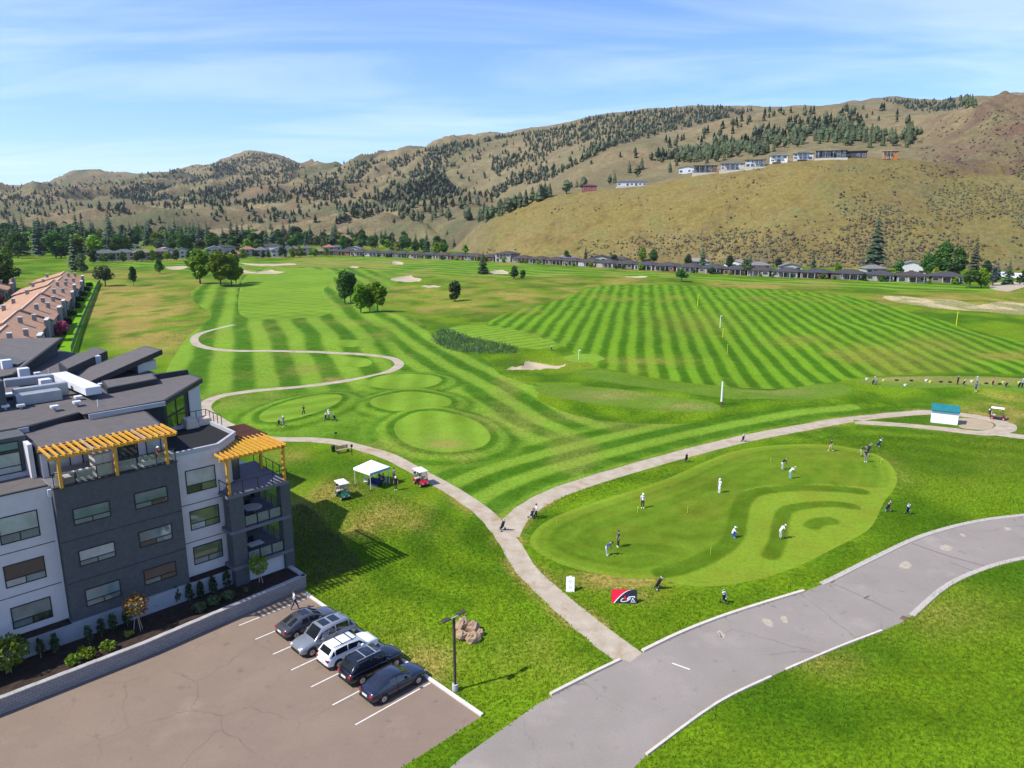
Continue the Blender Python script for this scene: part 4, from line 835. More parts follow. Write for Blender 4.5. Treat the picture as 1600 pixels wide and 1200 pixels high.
# town behind: roofs between trees
town = []
for i in range(74):
    if i < 50: px = random.uniform(5, 720); py = random.uniform(368, 396) + (6 if px < 150 else 0)
    else: px = random.uniform(780, 1500); py = np.interp(px, [780, 1000, 1200, 1500], [404, 413, 421, 431]) + random.uniform(-2, 1.5)
    x, y, z = G(px, py)
    if any(abs(x - a) + abs(y - b) < 22 for a, b in town): continue
    town.append((x, y)); wl = random.choice([(.5, .48, .45), (.42, .38, .32), (.55, .54, .52), (.36, .33, .3)]); rf = random.choice([SLATE, TAN, (.16, .15, .15), (.22, .2, .19), BROWN])
    e = house('town_house', (x, y, 0), face_cam(x, y) + random.uniform(-.5, .5), random.uniform(11, 16), 9, random.choice([2.8, 2.8, 5.2]), 1.9, wl, rf, '%s house, %s, %s' % ({.5: 'pale', .42: 'beige', .55: 'white', .36: 'grey-brown'}[wl[0]], 'far back' if y > 650 else 'close behind the front row', place_town(px)), 'house', 'houses in the valley town', random.choice(['hip', 'gable', 'hip']), 1, False, 1100 + i)
# --- houses on the hillside bench
for i, (px, py, wp, hm, rf, wl, sty, wall, lb) in enumerate([
    (922, 299.5, 22, 4.2, (.10, .05, .05), (.28, .05, .045), 'hip', 0, 'small red house at the left end of the hillside bench'), (989, 292, 44, 3.6, SLATE, (.55, .55, .55), 'hip', 1, 'long low white house with grey roof on the hillside bench'), (1076, 271, 24, 4.5, (.08, .08, .09), (.62, .62, .62), 'gable', 0, 'white house with black roof at the edge of the pine strip'), (1105, 271, 34, 5.4, (.05, .045, .045), (.13, .085, .07), 'flat', 1, 'dark brown house above a pale retaining wall'),
    (1148, 267, 34, 5.0, (.10, .10, .11), (.45, .42, .38), 'hip', 1, 'beige and black house left of the white balconied ones'), (1184, 262, 28, 5.2, (.06, .06, .065), (.5, .5, .5), 'flat', 1, 'white and black house with flat roof on a low wall'), (1221, 255, 25, 5.2, (.12, .12, .13), (.70, .70, .70), 'hip', 0, 'white two-level house with white balcony posts'), (1260, 251, 28, 4.8, (.06, .06, .07), (.46, .47, .50), 'hip', 0, 'grey house with white balcony right of the white one'),
    (1304, 248, 42, 5.2, (.03, .03, .035), (.035, .037, .045), 'flat', 1, 'wide black modern house above a pale wall'), (1343, 247, 30, 4.4, (.035, .033, .035), (.05, .048, .05), 'flat', 0, 'smaller black house right of the wide black one'), (1397, 250, 21, 6.0, (.40, .28, .12), (.34, .13, .035), 'flat', 0, 'orange timber house under construction at the right end of the bench')]):
    hh = hill_hit(px, py)
    if hh is None: continue
    x, y, z = hh; w = wp / (FPX / y); e = house('hillside_house', (x, y + 7, z + .9), face_cam(x, y), w, 10, hm, 1.6, wl, rf, lb, 'house', 'houses on the hillside bench', sty, 2 if hm > 4.6 else 1, hm > 4.6, 1200 + i)
    if wall: MB().box(-w / 2 - 1, w / 2 + 1, -9.5, -9.0, -5, -.4).build('retaining_wall', mat('m_retwall', (.46, .42, .35), .85, .1), e)

# ================================================================== town trees
def town_tree(px, py, kind, seed, hm, leaf, label, group, wide=1.0):
    x, y, z = G(px, py); H = {'park': 16, 'tall': 11.5, 'round': 8, 'bush': 3, 'conifer': 18, 'pine': 18}[kind]; tree('conifer_tree' if kind in ('conifer', 'pine') else 'broadleaf_tree', kind, seed, (x, y, 0), hm / H * wide, leaf, label, 'tree', group, sz=hm / H)
KINDS = [('park', 'green', 9, 'green broadleaf tree'), ('conifer', 'conifer', 14, 'dark conifer'), ('round', 'lime', 7, 'bright green rounded tree'), ('park', 'dark', 10, 'dark broadleaf tree'), ('round', 'olive', 7, 'grey-green rounded tree'), ('conifer', 'pine', 15, 'brownish-green pine'), ('round', 'yellow', 6, 'yellow-green tree'), ('round', 'plum', 6, 'dark plum-coloured tree')]
for i in range(460):
    j = random.choices(range(8), [26, 24, 16, 18, 12, 13, 3, 3])[0]; kind, leaf, hm, lb = KINDS[j]; px = random.uniform(-30, 735); lo = np.interp(px, [0, 400, 735], [364, 362, 368]); hi = np.interp(px, [0, 130, 160, 520, 735], [405, 404, 397, 393, 399]); f = random.random() ** 1.25; py = lo + (hi - lo) * f
    hs_ = random.uniform(.85, 1.35)
    town_tree(px, py, kind, {'park': 11, 'conifer': 41, 'round': 31}[kind] + i % 2, hm * hs_ * np.interp(px, [0, 150, 320, 735], [1.7, 1.65, 1.45, 1.0]), leaf, '%s %s %s, %s' % ('tall' if hs_ > 1.18 else 'short' if hs_ < 1.02 else 'middling', lb, 'near' if py > 384 else 'far back', place_town(px)), 'trees in the valley town', random.uniform(1.15, 1.6))
for px, py, kind, sd, hm, leaf, wd, lb in [(1365, 424, 'conifer', 43, 33, 'conifer', 1.15, 'tallest dark conifer, alone at the foot of the golden hill'), (1520, 432, 'conifer', 42, 21, 'pine', .95, 'tall pine right of the big green trees at the far right'), (1448, 434, 'park', 12, 12, 'green', 1.2, 'spreading green tree at the foot of the hill, left of its group'), (1472, 432, 'park', 13, 17, 'green', 1.2, 'largest spreading green tree at the right foot of the hill'), (1495, 434, 'park', 11, 15, 'green', 1.15, 'spreading green tree just left of the tall pine'), (1490, 437, 'round', 31, 8, 'dark', 1.2, 'dark bushy tree below the spreading green trees'),
                                           (1462, 438, 'round', 32, 6, 'yellow', .8, 'small yellow-green tree between the far right roofs'), (1307, 432, 'tall', 22, 7, 'lime', 1.3, 'bright green shrub above the bungalow roofs under the power line'), (1515, 449, 'round', 33, 8.2, 'green', 1.1, 'left of two green shrubs at the right end of the bungalow row'), (1533, 449, 'round', 31, 8, 'lime', 1.0, 'bright green shrub at the right end of the bungalow row'), (1551, 446, 'round', 32, 8, 'spruce', 1.0, 'blue-grey spruce-like tree beyond the right end of the row'), (1574, 445, 'conifer', 41, 12, 'conifer', 1.2, 'dark green conifer near the white vehicles at the far right'),
                                           (1020, 412, 'park', 12, 9, 'green', 1.3, 'broad green tree behind the middle of the bungalow row'), (1004, 410, 'park', 13, 9.5, 'lime', 1.1, 'lighter tree left of the broad green tree behind the row'), (915, 408, 'conifer', 42, 11, 'conifer', 1.0, 'slim conifer behind the row left of the broad green tree'), (885, 409, 'park', 11, 7.5, 'green', 1.3, 'low green tree behind the row near its left third'), (955, 411, 'conifer', 43, 9, 'pine', 1.0, 'pine behind the bungalow roofs at mid row'), (960, 414, 'park', 12, 6.5, 'dark', 1.4, 'dark tree behind the bungalow roofs at mid row'), (1075, 417, 'park', 13, 7.5, 'dark', 1.2, 'dark tree behind the row right of its middle'),
                                           (1097, 417, 'conifer', 41, 14, 'pine', 1.1, 'tall greyish pine behind the row right of its middle'), (1140, 421, 'park', 11, 8, 'dark', 1.2, 'dark tree in front of the white town house'), (1165, 430, 'round', 33, 8.5, 'olive', .8, 'olive tree standing between two bungalows'), (1172, 420, 'conifer', 42, 10, 'conifer', 1.0, 'conifer behind the row near the olive tree'), (1215, 422, 'park', 12, 7, 'dark', 1.2, 'dark tree behind the row left of a slim conifer'), (1270, 425, 'conifer', 41, 12, 'conifer', .7, 'slim conifer behind the row left of the tallest one'), (1405, 432, 'round', 31, 8, 'green', 1.0, 'green tree right of the tallest conifer'),
                                           (1600, 446, 'round', 32, 7, 'dark', 1.2, 'dark tree at the right picture edge behind the row'), (1540, 432, 'park', 13, 8, 'dark', 1.2, 'dark tree behind the blue-grey one at the far right'), (118, 424, 'conifer', 43, 22, 'pine', 1.1, 'big brownish pine at the end of the terracotta roofs'), (130, 426, 'round', 31, 10, 'olive', 1.0, 'grey bushy tree at the foot of the big pine'), (8, 460, 'park', 12, 16, 'green', 1.3, 'large green tree left of the terracotta roofs'), (-15, 470, 'park', 13, 17, 'lime', 1.3, 'large green tree at the left picture edge'), (14, 428, 'park', 11, 14, 'lime', 1.0, 'green tree behind the left end of the terracotta roofs'), (198, 392, 'conifer', 41, 22, 'pine', 1.1, 'broad dark pine above the grey house roofs'), (172, 394, 'conifer', 42, 19, 'conifer', 1.2, 'dark conifer left of the broad dark pine'), (262, 390, 'conifer', 43, 21, 'conifer', 1.2, 'dark conifer behind the tan-roofed house'), (285, 389, 'conifer', 41, 23, 'pine', 1.2, 'tall pine in the cluster above the cream house'), (325, 389, 'conifer', 42, 22, 'pine', 1.2, 'tall pine above the leafy clump')]:
    town_tree(px, py, kind, sd, hm, leaf, lb, None, wd)

for i in range(34):
    c = cum[-1] * (i + random.uniform(.1, .9)) / 34; x = float(np.interp(c, cum, rowc[:, 0])); y = float(np.interp(c, cum, rowc[:, 1])); tree('yard_shrub', 'bush', 51 + i % 2, (x + random.uniform(-2, 2), y + random.uniform(-4.5, -2.2), 0), random.uniform(.45, 1.15), random.choice(['green', 'dark', 'lime', 'olive', 'yellow']), 'rounded garden shrub before the bungalow row, %s from the right' % ORD[i], 'shrub', 'shrubs before the bungalows')
for i in range(26):
    px = 150 + i * 14.4 + random.uniform(-6, 6); x, y, z = G(px, np.interp(px, [150, 520], [411, 400.5])); tree('yard_tree', 'round', 31 + i % 3, (x, y, 0), random.uniform(.55, 1.2), random.choice(['green', 'dark', 'lime', 'dark']), 'rounded garden tree before the far family houses, %s from the left' % ORD[i], 'tree', 'garden trees before the family houses')

# ================================================================== apartment building
bld = empty('apartment_building', (BO[0], BO[1], 0), R(45)); tag(bld, 'four-storey dark and light grey apartment building with timber pergolas and black roofs', 'building')
C_DARK = mat('stucco_dark', (.078, .082, .082), .9, .14, 3.0, bump=.15); C_LIGHT = mat('stucco_light', (.52, .49, .475), .9, .05, 2.0, bump=.08); C_CONC = mat('concrete_band', (.27, .29, .31), .9, .1, 1.2); C_ROOF = mat('roof_membrane', (.10, .089, .083), .95, .13, 1.3, bump=.1); C_FASC = mat('dark_fascia', (.028, .029, .032), .6, .2, 2)
C_LFASC = mat('light_fascia', (.36, .37, .38), .5, .08); C_BLACK = mat('black_metal', (.018, .018, .02), .45, .1); C_BLKROOF = mat('black_roof', (.012, .012, .013), .95, .3, 6); C_GLASS = glassmat('facade_glass', (.10, .15, .14), .05); C_GLASS2 = glassmat('facade_glass_green', (.12, .16, .08), .05); C_RAIL = glassmat('rail_glass', (.05, .06, .05), .05)
C_CEDAR = mat('cedar', (.48, .235, .022), .6, .2, 2.5, col2=(.62, .32, .035)); C_CEDARD = mat('cedar_stained', (.14, .055, .025), .6, .25, 2.5); C_WHITE = mat('white_metal', (.56, .56, .56), .45, .06, 1.0); C_GALV = mat('galvanised', (.33, .34, .34), .4, .12, 1.5, metal=.3); C_DECK = mat('deck_membrane', (.13, .13, .145), .9, .1, 2); C_GREYP = mat('grey_plinth', (.30, .31, .32), .8, .1)
def facade_window(s0, s1, z0, z1, t, gl=C_GLASS, split=.66):
    w = MB().ring(s0, s1, z0, z1, t - .05, t + .03, .07).build('window', C_BLACK, bld); zt = z0 + (z1 - z0) * (1 - split); sm = s0 + (s1 - s0) * .5
    MB().box(s0 + .07, s1 - .07, t - .045, t + .02, zt - .035, zt + .035).build('transom', C_BLACK, w); MB().box(sm - .035, sm + .035, t - .044, t + .02, z0 + .07, zt - .035).build('mullion', C_BLACK, w)
    for a, b, c, d in ((s0 + .07, s1 - .07, zt + .035, z1 - .07), (s0 + .07, sm - .035, z0 + .07, zt - .035), (sm + .035, s1 - .07, z0 + .07, zt - .035)): MB().box(a, b, t - .02, t + .01, c, d).build('pane', random.choice([gl, gl, gl, glassmat('pane_blind', (.33, .36, .33), .06), glassmat('pane_dark', (.03, .034, .032), .04), glassmat('pane_teal', (.13, .20, .19), .05)]), w)
def px_window(tl, tr, br, bl, t, gl=C_GLASS):
    q = [FP(*p, t) for p in (tl, tr, br, bl)]; facade_window((q[0][0] + q[3][0]) / 2, (q[1][0] + q[2][0]) / 2, (q[2][1] + q[3][1]) / 2, (q[0][1] + q[1][1]) / 2, t, gl)
TL = .8
# masses
MB().box(3.2, 11.85, 0, 14, 2.4, 12.85).build('dark_wall', C_DARK, bld)
MB().box(-40, 3.2, TL, 14, 2.3, 12.95).build('light_wall', C_LIGHT, bld)
MB().prism([(11.85, TL), (15.55, TL), (18.1, 3.2), (18.1, 9), (11.85, 9)], 2.3, 13.0).build('light_wall', C_LIGHT, bld)
MB().box(-40, 20.9, -.15, 2.0, .4, 2.35).build('foundation', C_CONC, bld)
MB().box(-40, 3.1, -.12, TL, 2.354, 2.42).build('mulch_bed', M['m_mulch'], bld); MB().box(11.95, 15.3, -.12, TL, 2.354, 2.42).build('mulch_bed', M['m_mulch'], bld)
for z in (8.72, 5.42):
    MB().box(3.2, 11.85, -.012, 0, z - .03, z + .03).build('joint_strip', C_FASC, bld); MB().box(-40, 3.15, TL - .012, TL, z - .03, z + .03).build('joint_strip', C_FASC, bld); MB().box(11.9, 15.5, TL - .012, TL, z - .03, z + .03).build('joint_strip', C_FASC, bld)
MB().box(3.02, 3.16, TL - .14, TL - .01, 2.5, 12.2).build('downpipe', C_WHITE, bld); MB().box(2.95, 3.2, TL - .3, TL - .01, 12.2, 12.75).build('rain_hopper', C_WHITE, bld)
px_window((-4, 811), (57, 795), (64, 836), (0, 853), TL); px_window((4.4, 887), (68, 866.6), (73, 901), (9.6, 920), TL); px_window((15.8, 951), (78.4, 930.5), (83, 962), (21, 985), TL)
px_window((112.8, 795.5), (170.7, 781.7), (173.7, 804.5), (116, 823.7), 0); px_window((209, 771.5), (259.8, 758.5), (263.5, 783), (211.5, 797), 0)
px_window((122, 861), (179, 845), (181, 868), (125, 887), 0); px_window((216.7, 832), (267, 817), (270.7, 841), (218, 857), 0)
px_window((132, 921.7), (187, 904.6), (190, 929.6), (135.6, 949.7), 0); px_window((224.5, 891.6), (274.4, 875.4), (276, 899), (225.8, 915.6), 0)
px_window((288.6, 736.5), (336.2, 725), (337.3, 760.4), (292.3, 773), TL, C_GLASS2); px_window((295.6, 800), (341, 786.8), (343.8, 815.7), (298.5, 830), TL, C_GLASS2); px_window((301, 856), (346.4, 841), (348.4, 867), (304.5, 885), TL, C_GLASS2)
for s0 in (-8, -14): 
    for z0 in (3.4, 6.6, 9.8): facade_window(s0, s0 + 3.2, z0, z0 + 1.9, TL)
# parapet caps and low roofs of the front
MB().box(3.15, 11.9, -.05, .2, 12.85, 12.93).build('parapet_cap', C_FASC, bld); MB().box(-40, 3.12, TL - .05, TL + .2, 12.95, 13.03).build('parapet_cap', C_FASC, bld)
MB().box(-40, 3.15, TL + .2, 4.6, 12.95, 12.99).build('terrace_roof', C_ROOF, bld)
pr = MB(); rim = [(11.75, TL - .05), (15.6, TL - .05), (18.2, 3.15), (18.2, 8.6), (11.75, 8.6)]; rin = [(12.0, TL + .2), (15.5, TL + .2), (17.95, 3.25), (17.95, 8.4), (12.0, 8.4)]
for i in range(5):
    a, b = rim[i], rim[(i + 1) % 5]; c, d = rin[(i + 1) % 5], rin[i]; pr.hexa([(*a, 13.0), (*b, 13.0), (*c, 13.0), (*d, 13.0), (*a, 13.35), (*b, 13.35), (*c, 13.35), (*d, 13.35)])
pr.build('parapet', C_LFASC, bld); MB().prism(rin, 13.0, 13.04).build('low_roof', C_BLKROOF, bld)
# fourth storey, set back behind the terrace
MB().box(3.3, 12.2, 2.9, 9, 12.85, 15.2).build('penthouse_wall', C_LIGHT, bld); MB().box(3.25, 11.8, .0, 2.9, 12.85, 12.9).build('terrace_floor', C_DECK, bld)
for a, b in ((3.7, 5.2), (6.0, 7.6), (8.5, 10.0), (10.6, 11.8)): facade_window(a, b, 13.0, 14.9, 2.9, C_RAIL, .99)
q0, q1 = ST_(0, 748, 13.0), ST_(60, 742, 13.0); MB().box(-40, 2.9, 4.6, 9, 12.99, 16.0).build('penthouse_wall', C_DARK, bld)
facade_window(-1.2, 2.4, 13.3, 14.9, 4.6); facade_window(-1.2, 2.4, 15.0, 15.7, 4.6, C_GLASS, .9); MB().box(-2.2, 2.9, 4.3, 4.6, 12.99, 13.3).build('window_sill', C_LFASC, bld); MB().box(2.65, 2.95, 3.2, 4.6, 13.0, 15.6).build('corner_post', C_LIGHT, bld)
# penthouse corner with tall raked glazing, running straight away from the camera
MB().prism([(12.2, 7.9), (14.0, 7.9), (19.3, 13.3), (19.3, 17.8), (12.2, 17.8)], 12.9, 15.75).build('corner_wall', C_FASC, bld)
cw = Vector((1, 1, 0)).normalized(); cn = Vector((1, -1, 0)).normalized()
def corner_win(a, b, z0, z1, y0=None):
    p = Vector((14.0, 7.9, 0)); f = lambda k, z, o: p + cw * k + cn * o + Vector((0, 0, z)); MB().hexa([f(a, z0, .03), f(b, z0, .03), f(b, z0, .0), f(a, z0, .0), f(a, z1, .03), f(b, z1, .03), f(b, z1, 0), f(a, z1, 0)]).build('corner_window', glassmat('corner_glass', (.07, .15, .02), .04), bld)
for a, b in ((.4, 2.1), (2.4, 4.0)):
    for z0, z1 in ((13.2, 14.3), (14.5, 15.6)): corner_win(a, b, z0, z1)
p = Vector((14.0, 7.9, 0)); f = lambda k, z, o: p + cw * k + cn * o + Vector((0, 0, z)); MB().hexa([f(5.0, 9, .08), f(7.5, 9, .08), f(7.5, 9, 0), f(5, 9, 0), f(5, 15.7, .08), f(7.5, 15.7, .08), f(7.5, 15.7, 0), f(5, 15.7, 0)]).build('light_panel', C_LIGHT, bld)
# roof slabs
def slab(name, poly, z1, th, m=C_ROOF, edge=C_FASC):
    g = z1 if callable(z1) else (lambda s, t: z1); e = MB().prism(poly, lambda s, t: g(s, t) - th, lambda s, t: g(s, t) - .03).build(name, edge, bld)
    c = np.mean(np.array(poly), 0); ins = [tuple(np.array(q) + (c - q) / np.linalg.norm(c - q) * .22) for q in poly]; MB().prism(ins, lambda s, t: g(s, t) - .03, lambda s, t: g(s, t) + .01).build('roof_membrane', m, e); return e
slab('roof_slab', [(3.1, 2.5), (12.0, 2.5), (12.4, 7.9), (3.1, 7.9)], lambda s, t: 15.35 + .05 * (t - 2.5), .4)
slab('roof_slab', [(-40, 7.2), (3.6, 6.95), (7.85, 8.8), (7.85, 7.7), (14.1, 7.45), (19.85, 13.5), (19.85, 18.2), (14.3, 17.4), (-40, 17.4)], lambda s, t: 16.05 + .02 * max(s - 8, 0), .45)
MB().box(-40, 3.6, 6.85, 6.95, 15.62, 16.0).build('gutter', C_LFASC, bld); MB().box(7.95, 14.0, 7.3, 7.42, 15.7, 16.08).build('gutter', C_LFASC, bld)
MB().prism([(-40, 9), (12.2, 9), (12.2, 16.9), (-40, 16.9)], 12.9, 15.58).build('core_wall', C_DARK, bld)
MB().prism([(-40, 17.4), (18.6, 17.4), (18.6, 30), (14, 52), (-40, 52)], 1, 15.1).build('rear_wing', C_LIGHT, bld); slab('rear_roof', [(-40, 17.5), (18.9, 17.5), (18.9, 30), (14.3, 52.3), (-40, 52.3)], 15.45, .35)
slab('roof_slab', [(9.6, 19.2), (20.7, 25.9), (20.4, 30.3), (9.2, 24.6)], lambda s, t: 15.75 + .15 * (s - 9.4), .55); MB().prism([(17.5, 24.4), (19.9, 25.9), (19.6, 29), (17.3, 27.5)], 15.4, 16.4).build('clerestory_wall', C_LIGHT, bld)
slab('roof_slab', [(11.2, 13.3), (15.9, 14.2), (16.6, 17.2), (11.8, 17.0)], 16.75, .7); slab('roof_slab', [(10.8, 23.9), (16.9, 32.0), (16.9, 36.0), (11.1, 28.4)], 17.0, .9)
slab('roof_slab', [(6.3, 29.2), (7.2, 29.1), (15.4, 43.3), (10.2, 51), (-30, 51), (-30, 40)], lambda s, t: 16.2 + .11 * (s - 7) + .02 * (t - 29), .4); MB().prism([(8.2, 32.2), (14.6, 43.2), (10, 50), (3, 50)], 15.4, 16.6).build('clerestory_wall', C_DARK, bld)
MB().box(15.5, 19.6, 16.2, 16.6, 16.2, 16.75).build('roof_upstand', C_FASC, bld)
MB().box(-3, 3.6, 13.5, 17.5, 16.0, 18.6).build('stair_head', C_DARK, bld)
# duct work and roof plant, one part each
def roofbox(name, px, py, zt, w, d, h, m, rz=0, base=True):
    s, t = ST_(px, py, zt); o = MB().box(-w / 2, w / 2, -d / 2, d / 2, -h, 0).build(name, m, bld, bevel=.03); o.location = (s, t, zt); o.rotation_euler[2] = rz
    if base: MB().box(-w / 2 - .12, w / 2 + .12, -d / 2 - .12, d / 2 + .12, -h - .5, -h).build('curb', C_FASC, o)
    return o
def duct(name, pts, z0, w, h, m):
    P = [Vector((*ST_(a, b, z0 + h), 0)) for a, b in pts]
    for a, b in zip(P[:-1], P[1:]):
        d = (b - a).normalized() * w * .45; o = MB().bar((a.x - d.x, a.y - d.y, z0 + h / 2), (b.x + d.x, b.y + d.y, z0 + h / 2), w, h).build(name, m, bld, bevel=.05)
duct('duct', [(14, 592), (92, 583)], 16.6, .9, .7, C_GALV); duct('duct', [(95, 583), (142, 603)], 16.62, 1.3, .7, C_WHITE); duct('duct', [(26, 607), (98, 597)], 16.3, .7, 1.1, C_GALV)
roofbox('air_handler', 58, 612, 17.1, 3.4, 1.3, .9, C_GALV); roofbox('condenser', 9, 562, 17.2, .9, .9, 1.3, C_WHITE); roofbox('condenser', 36, 575, 17.3, .9, .9, 1.3, C_WHITE); roofbox('condenser', 70, 592, 17.4, .9, .9, .9, C_WHITE); roofbox('condenser', 142, 556, 17.0, 1.6, 1.3, 1.1, C_WHITE); roofbox('skylight', 17, 614, 16.7, 2.2, .9, .25, C_WHITE)
for i, (px, py) in enumerate([(37, 565), (57, 574), (126, 571), (144, 593), (159, 600), (177, 607), (120, 628), (122, 620), (85, 635), (32, 633), (8, 634)]):
    s, t = ST_(px, py, 16.5); zb = 16.0 if t < 17.4 else 15.4; v = MB().tube((0, 0, 0), (0, 0, .4), .12, .12, 8).build('roof_vent', C_GALV, bld); v.location = (s, t, zb); MB().box(-.28, .28, -.28, .28, .4, .58).build('vent_cap', C_WHITE, v)
for px, py in ((75, 572), (172, 597), (153, 630)): s, t = ST_(px, py, 16.4); MB().tube((0, 0, 0), (0, 0, .7), .05, .05, 6).build('vent_pipe', C_WHITE, bld).location = (s, t, 15.4 if t > 17.4 else 16.0)
# terrace pergola: beams, rafters, posts
pg = MB().box(3.1, 11.9, -.32, -.2, 15.1, 15.32).build('pergola', C_CEDAR, bld); MB().box(3.1, 11.9, 2.35, 2.47, 15.1, 15.32).build('beam', C_CEDAR, pg)
for i in range(20): s = 3.2 + i * 8.6 / 19; MB().box(s - .05, s + .05, -.75, 2.48, 15.324, 15.52).build('rafter', C_CEDAR if i not in (6, 14) else mat('cedar_pale', (.42, .27, .14), .6, .2, 2.5), pg)
for s in (3.7, 7.4, 11.05): MB().box(s - .1, s + .1, -.36, -.16, 12.93, 15.1).build('post', C_CEDAR, pg)
def railing(pts, z0, name='railing', h=1.05, glass=True, step=1.5):
    a0 = Vector((*pts[0], z0)); rl = None
    for a, b in zip(pts[:-1], pts[1:]):
        a = Vector((*a, z0)); b = Vector((*b, z0)); L = (b - a).length; n = max(1, round(L / step)); top = MB().bar(a + Vector((0, 0, h)), b + Vector((0, 0, h)), .05, .05).build(name if rl is None else 'top_rail', C_BLACK, bld if rl is None else rl); rl = rl or top
        for i in range(n + 1): p = a.lerp(b, i / n); MB().box(p.x - .025, p.x + .025, p.y - .025, p.y + .025, z0, z0 + h - .03).build('baluster', C_BLACK, rl)
        MB().bar(a + Vector((0, 0, .1)), b + Vector((0, 0, .1)), .04, .04).build('bottom_rail', C_BLACK, rl)
        if glass:
            for i in range(n): p = a.lerp(b, (i + .06) / n); q = a.lerp(b, (i + .94) / n); MB().bar(p + Vector((0, 0, h * .53)), q + Vector((0, 0, h * .53)), .012, h * .76).build('glass_panel', mat('clear_glass', (.30, .33, .27), .05, .05, 1, spec=.6, alpha=.35), rl)
railing([(3.3, .06), (11.8, .06)], 12.93, glass=True); railing([(18.3, 6.2), (18.3, 9.6), (15.6, 9.6)], 13.1, glass=False, step=.9)
# corner balconies: floors, columns, railings, pergola above
CB = [(15.2, -.95), (20.75, -.95), (21.1, 6.2), (18.1, 6.2), (18.1, 3.2), (15.6, TL), (15.2, TL)]
for z in (9.2, 6.0, 2.75): MB().prism(CB, z - .28, z).build('balcony_floor', C_DECK, bld)
MB().box(15.35, 16.55, -.9, .2, .6, 8.9).build('column', C_DARK, bld); MB().box(19.95, 20.85, -.9, -.1, .6, 8.9).build('column', C_DARK, bld); MB().box(20.3, 20.9, 5.2, 6.0, .6, 8.9).build('column', C_DARK, bld)
MB().box(16.55, 19.95, -.6, -.45, .6, 2.45).build('light_wall', C_LIGHT, bld)
MB().box(16.0, 20.6, 6.0, 9, .6, 8.9).build('balcony_wall', C_LIGHT, bld)
railing([(15.3, .7), (15.3, -.85), (20.65, -.85), (20.95, 6.0)], 9.2, step=1.35, glass=False); railing([(16.6, -.8), (19.9, -.8)], 6.0, step=1.1); railing([(20.6, .0), (20.75, 5.0)], 6.0, step=1.4); railing([(16.6, -.8), (19.9, -.8)], 2.75, step=1.1); railing([(20.6, .0), (20.75, 5.0)], 2.75, step=1.4)
facade_window(16.4, 17.9, 9.3, 11.6, 2.4, C_RAIL, .99)
p2 = MB().bar((14.9, -.75, 12.35), (20.8, -.75, 12.35), .14, .24).build('pergola', C_CEDAR, bld); MB().bar((20.5, -.9, 12.35), (20.5, 7.4, 12.35), .14, .23).build('beam', C_CEDARD, p2)
for i in range(14):
    s = 15.1 + i * 5.5 / 13; t1 = min(max(s - 14.9, 0) * .95 + .4, 3.4); MB().box(s - .05, s + .05, -1.25, t1, 12.475, 12.66).build('rafter', C_CEDAR, p2)
for i in range(17): t = 3.0 + i * .28; MB().box(18.25, 21.0, t - .05, t + .05, 12.48, 12.64).build('rafter', C_CEDARD, p2)
for s, t in ((15.5, -.75), (20.5, -.75), (20.5, 3.6)): MB().box(s - .11, s + .11, t - .11, t + .11, 9.2, 12.23).build('post', C_CEDAR, p2)

# --- things on the terraces (each stands by itself)
def on_b(o, s, t, z, rz=0): w = st2w(s, t); o.location = (w[0], w[1], z); o.rotation_euler[2] = R(45) + rz; return o
def sofa(label, s, t, z, w, rz):
    e = on_b(empty('outdoor_sofa'), s, t, z, rz); tag(e, label, 'sofa'); wk = mat('wicker', (.16, .13, .11), .8, .2, 8); cu = mat('cushion', (.62, .60, .57), .9, .08)
    MB().box(-w / 2, w / 2, -.4, .4, .05, .35).build('seat_base', wk, e); MB().box(-w / 2, w / 2, .28, .45, .352, .75).build('backrest', wk, e)
    for x in (-w / 2, w / 2 - .14): MB().box(x, x + .14, -.4, .27, .352, .6).build('armrest', wk, e)
    n = int(w / .7)
    for i in range(n): x0 = -w / 2 + .16 + i * (w - .32) / n; MB().box(x0, x0 + (w - .32) / n - .03, -.38, .25, .354, .5).build('cushion', cu, e, bevel=.04)
sofa('long wicker sofa with white cushions on the upper terrace', 5.4, 1.9, 12.9, 2.6, 0); sofa('short wicker sofa by the left terrace post', 4.2, .8, 12.9, 1.5, R(90))
e = on_b(empty('storage_shed'), 6.75, 1.2, 12.9); tag(e, 'beige resin storage cabinet beside the middle terrace post', 'cabinet'); MB().box(-.55, .55, -.7, .7, 0, 1.75).build('body', mat('resin', (.42, .38, .32), .7, .06), e); MB().hexa([(-.62, -.78, 1.75), (.62, -.78, 1.75), (.62, .78, 1.75), (-.62, .78, 1.75), (-.62, -.78, 1.84), (.62, -.78, 1.84), (.62, .78, 1.98), (-.62, .78, 1.98)]).build('lid', mat('resin_lid', (.16, .14, .13), .7, .06), e)
for x in (-.27, .27): MB().box(x - .25, x + .25, -.73, -.703, .08, 1.68).build('door', M['resin'], e)
e = on_b(empty('planter_box'), 10.4, .7, 12.9); tag(e, 'low planter with green plants on the upper terrace', 'planter'); MB().box(-.9, .9, -.25, .25, 0, .4).build('box', mat('planter_white', (.6, .6, .58), .7, .05), e)
rnd = np.random.default_rng(5); P = np.stack([rnd.uniform(-.85, .85, 160), rnd.uniform(-.22, .22, 160), rnd.uniform(.4, .75, 160)], 1); v, q = leaf_quads(P, .18, rnd); npmesh('foliage', v, q, LEAF['lime'], e)
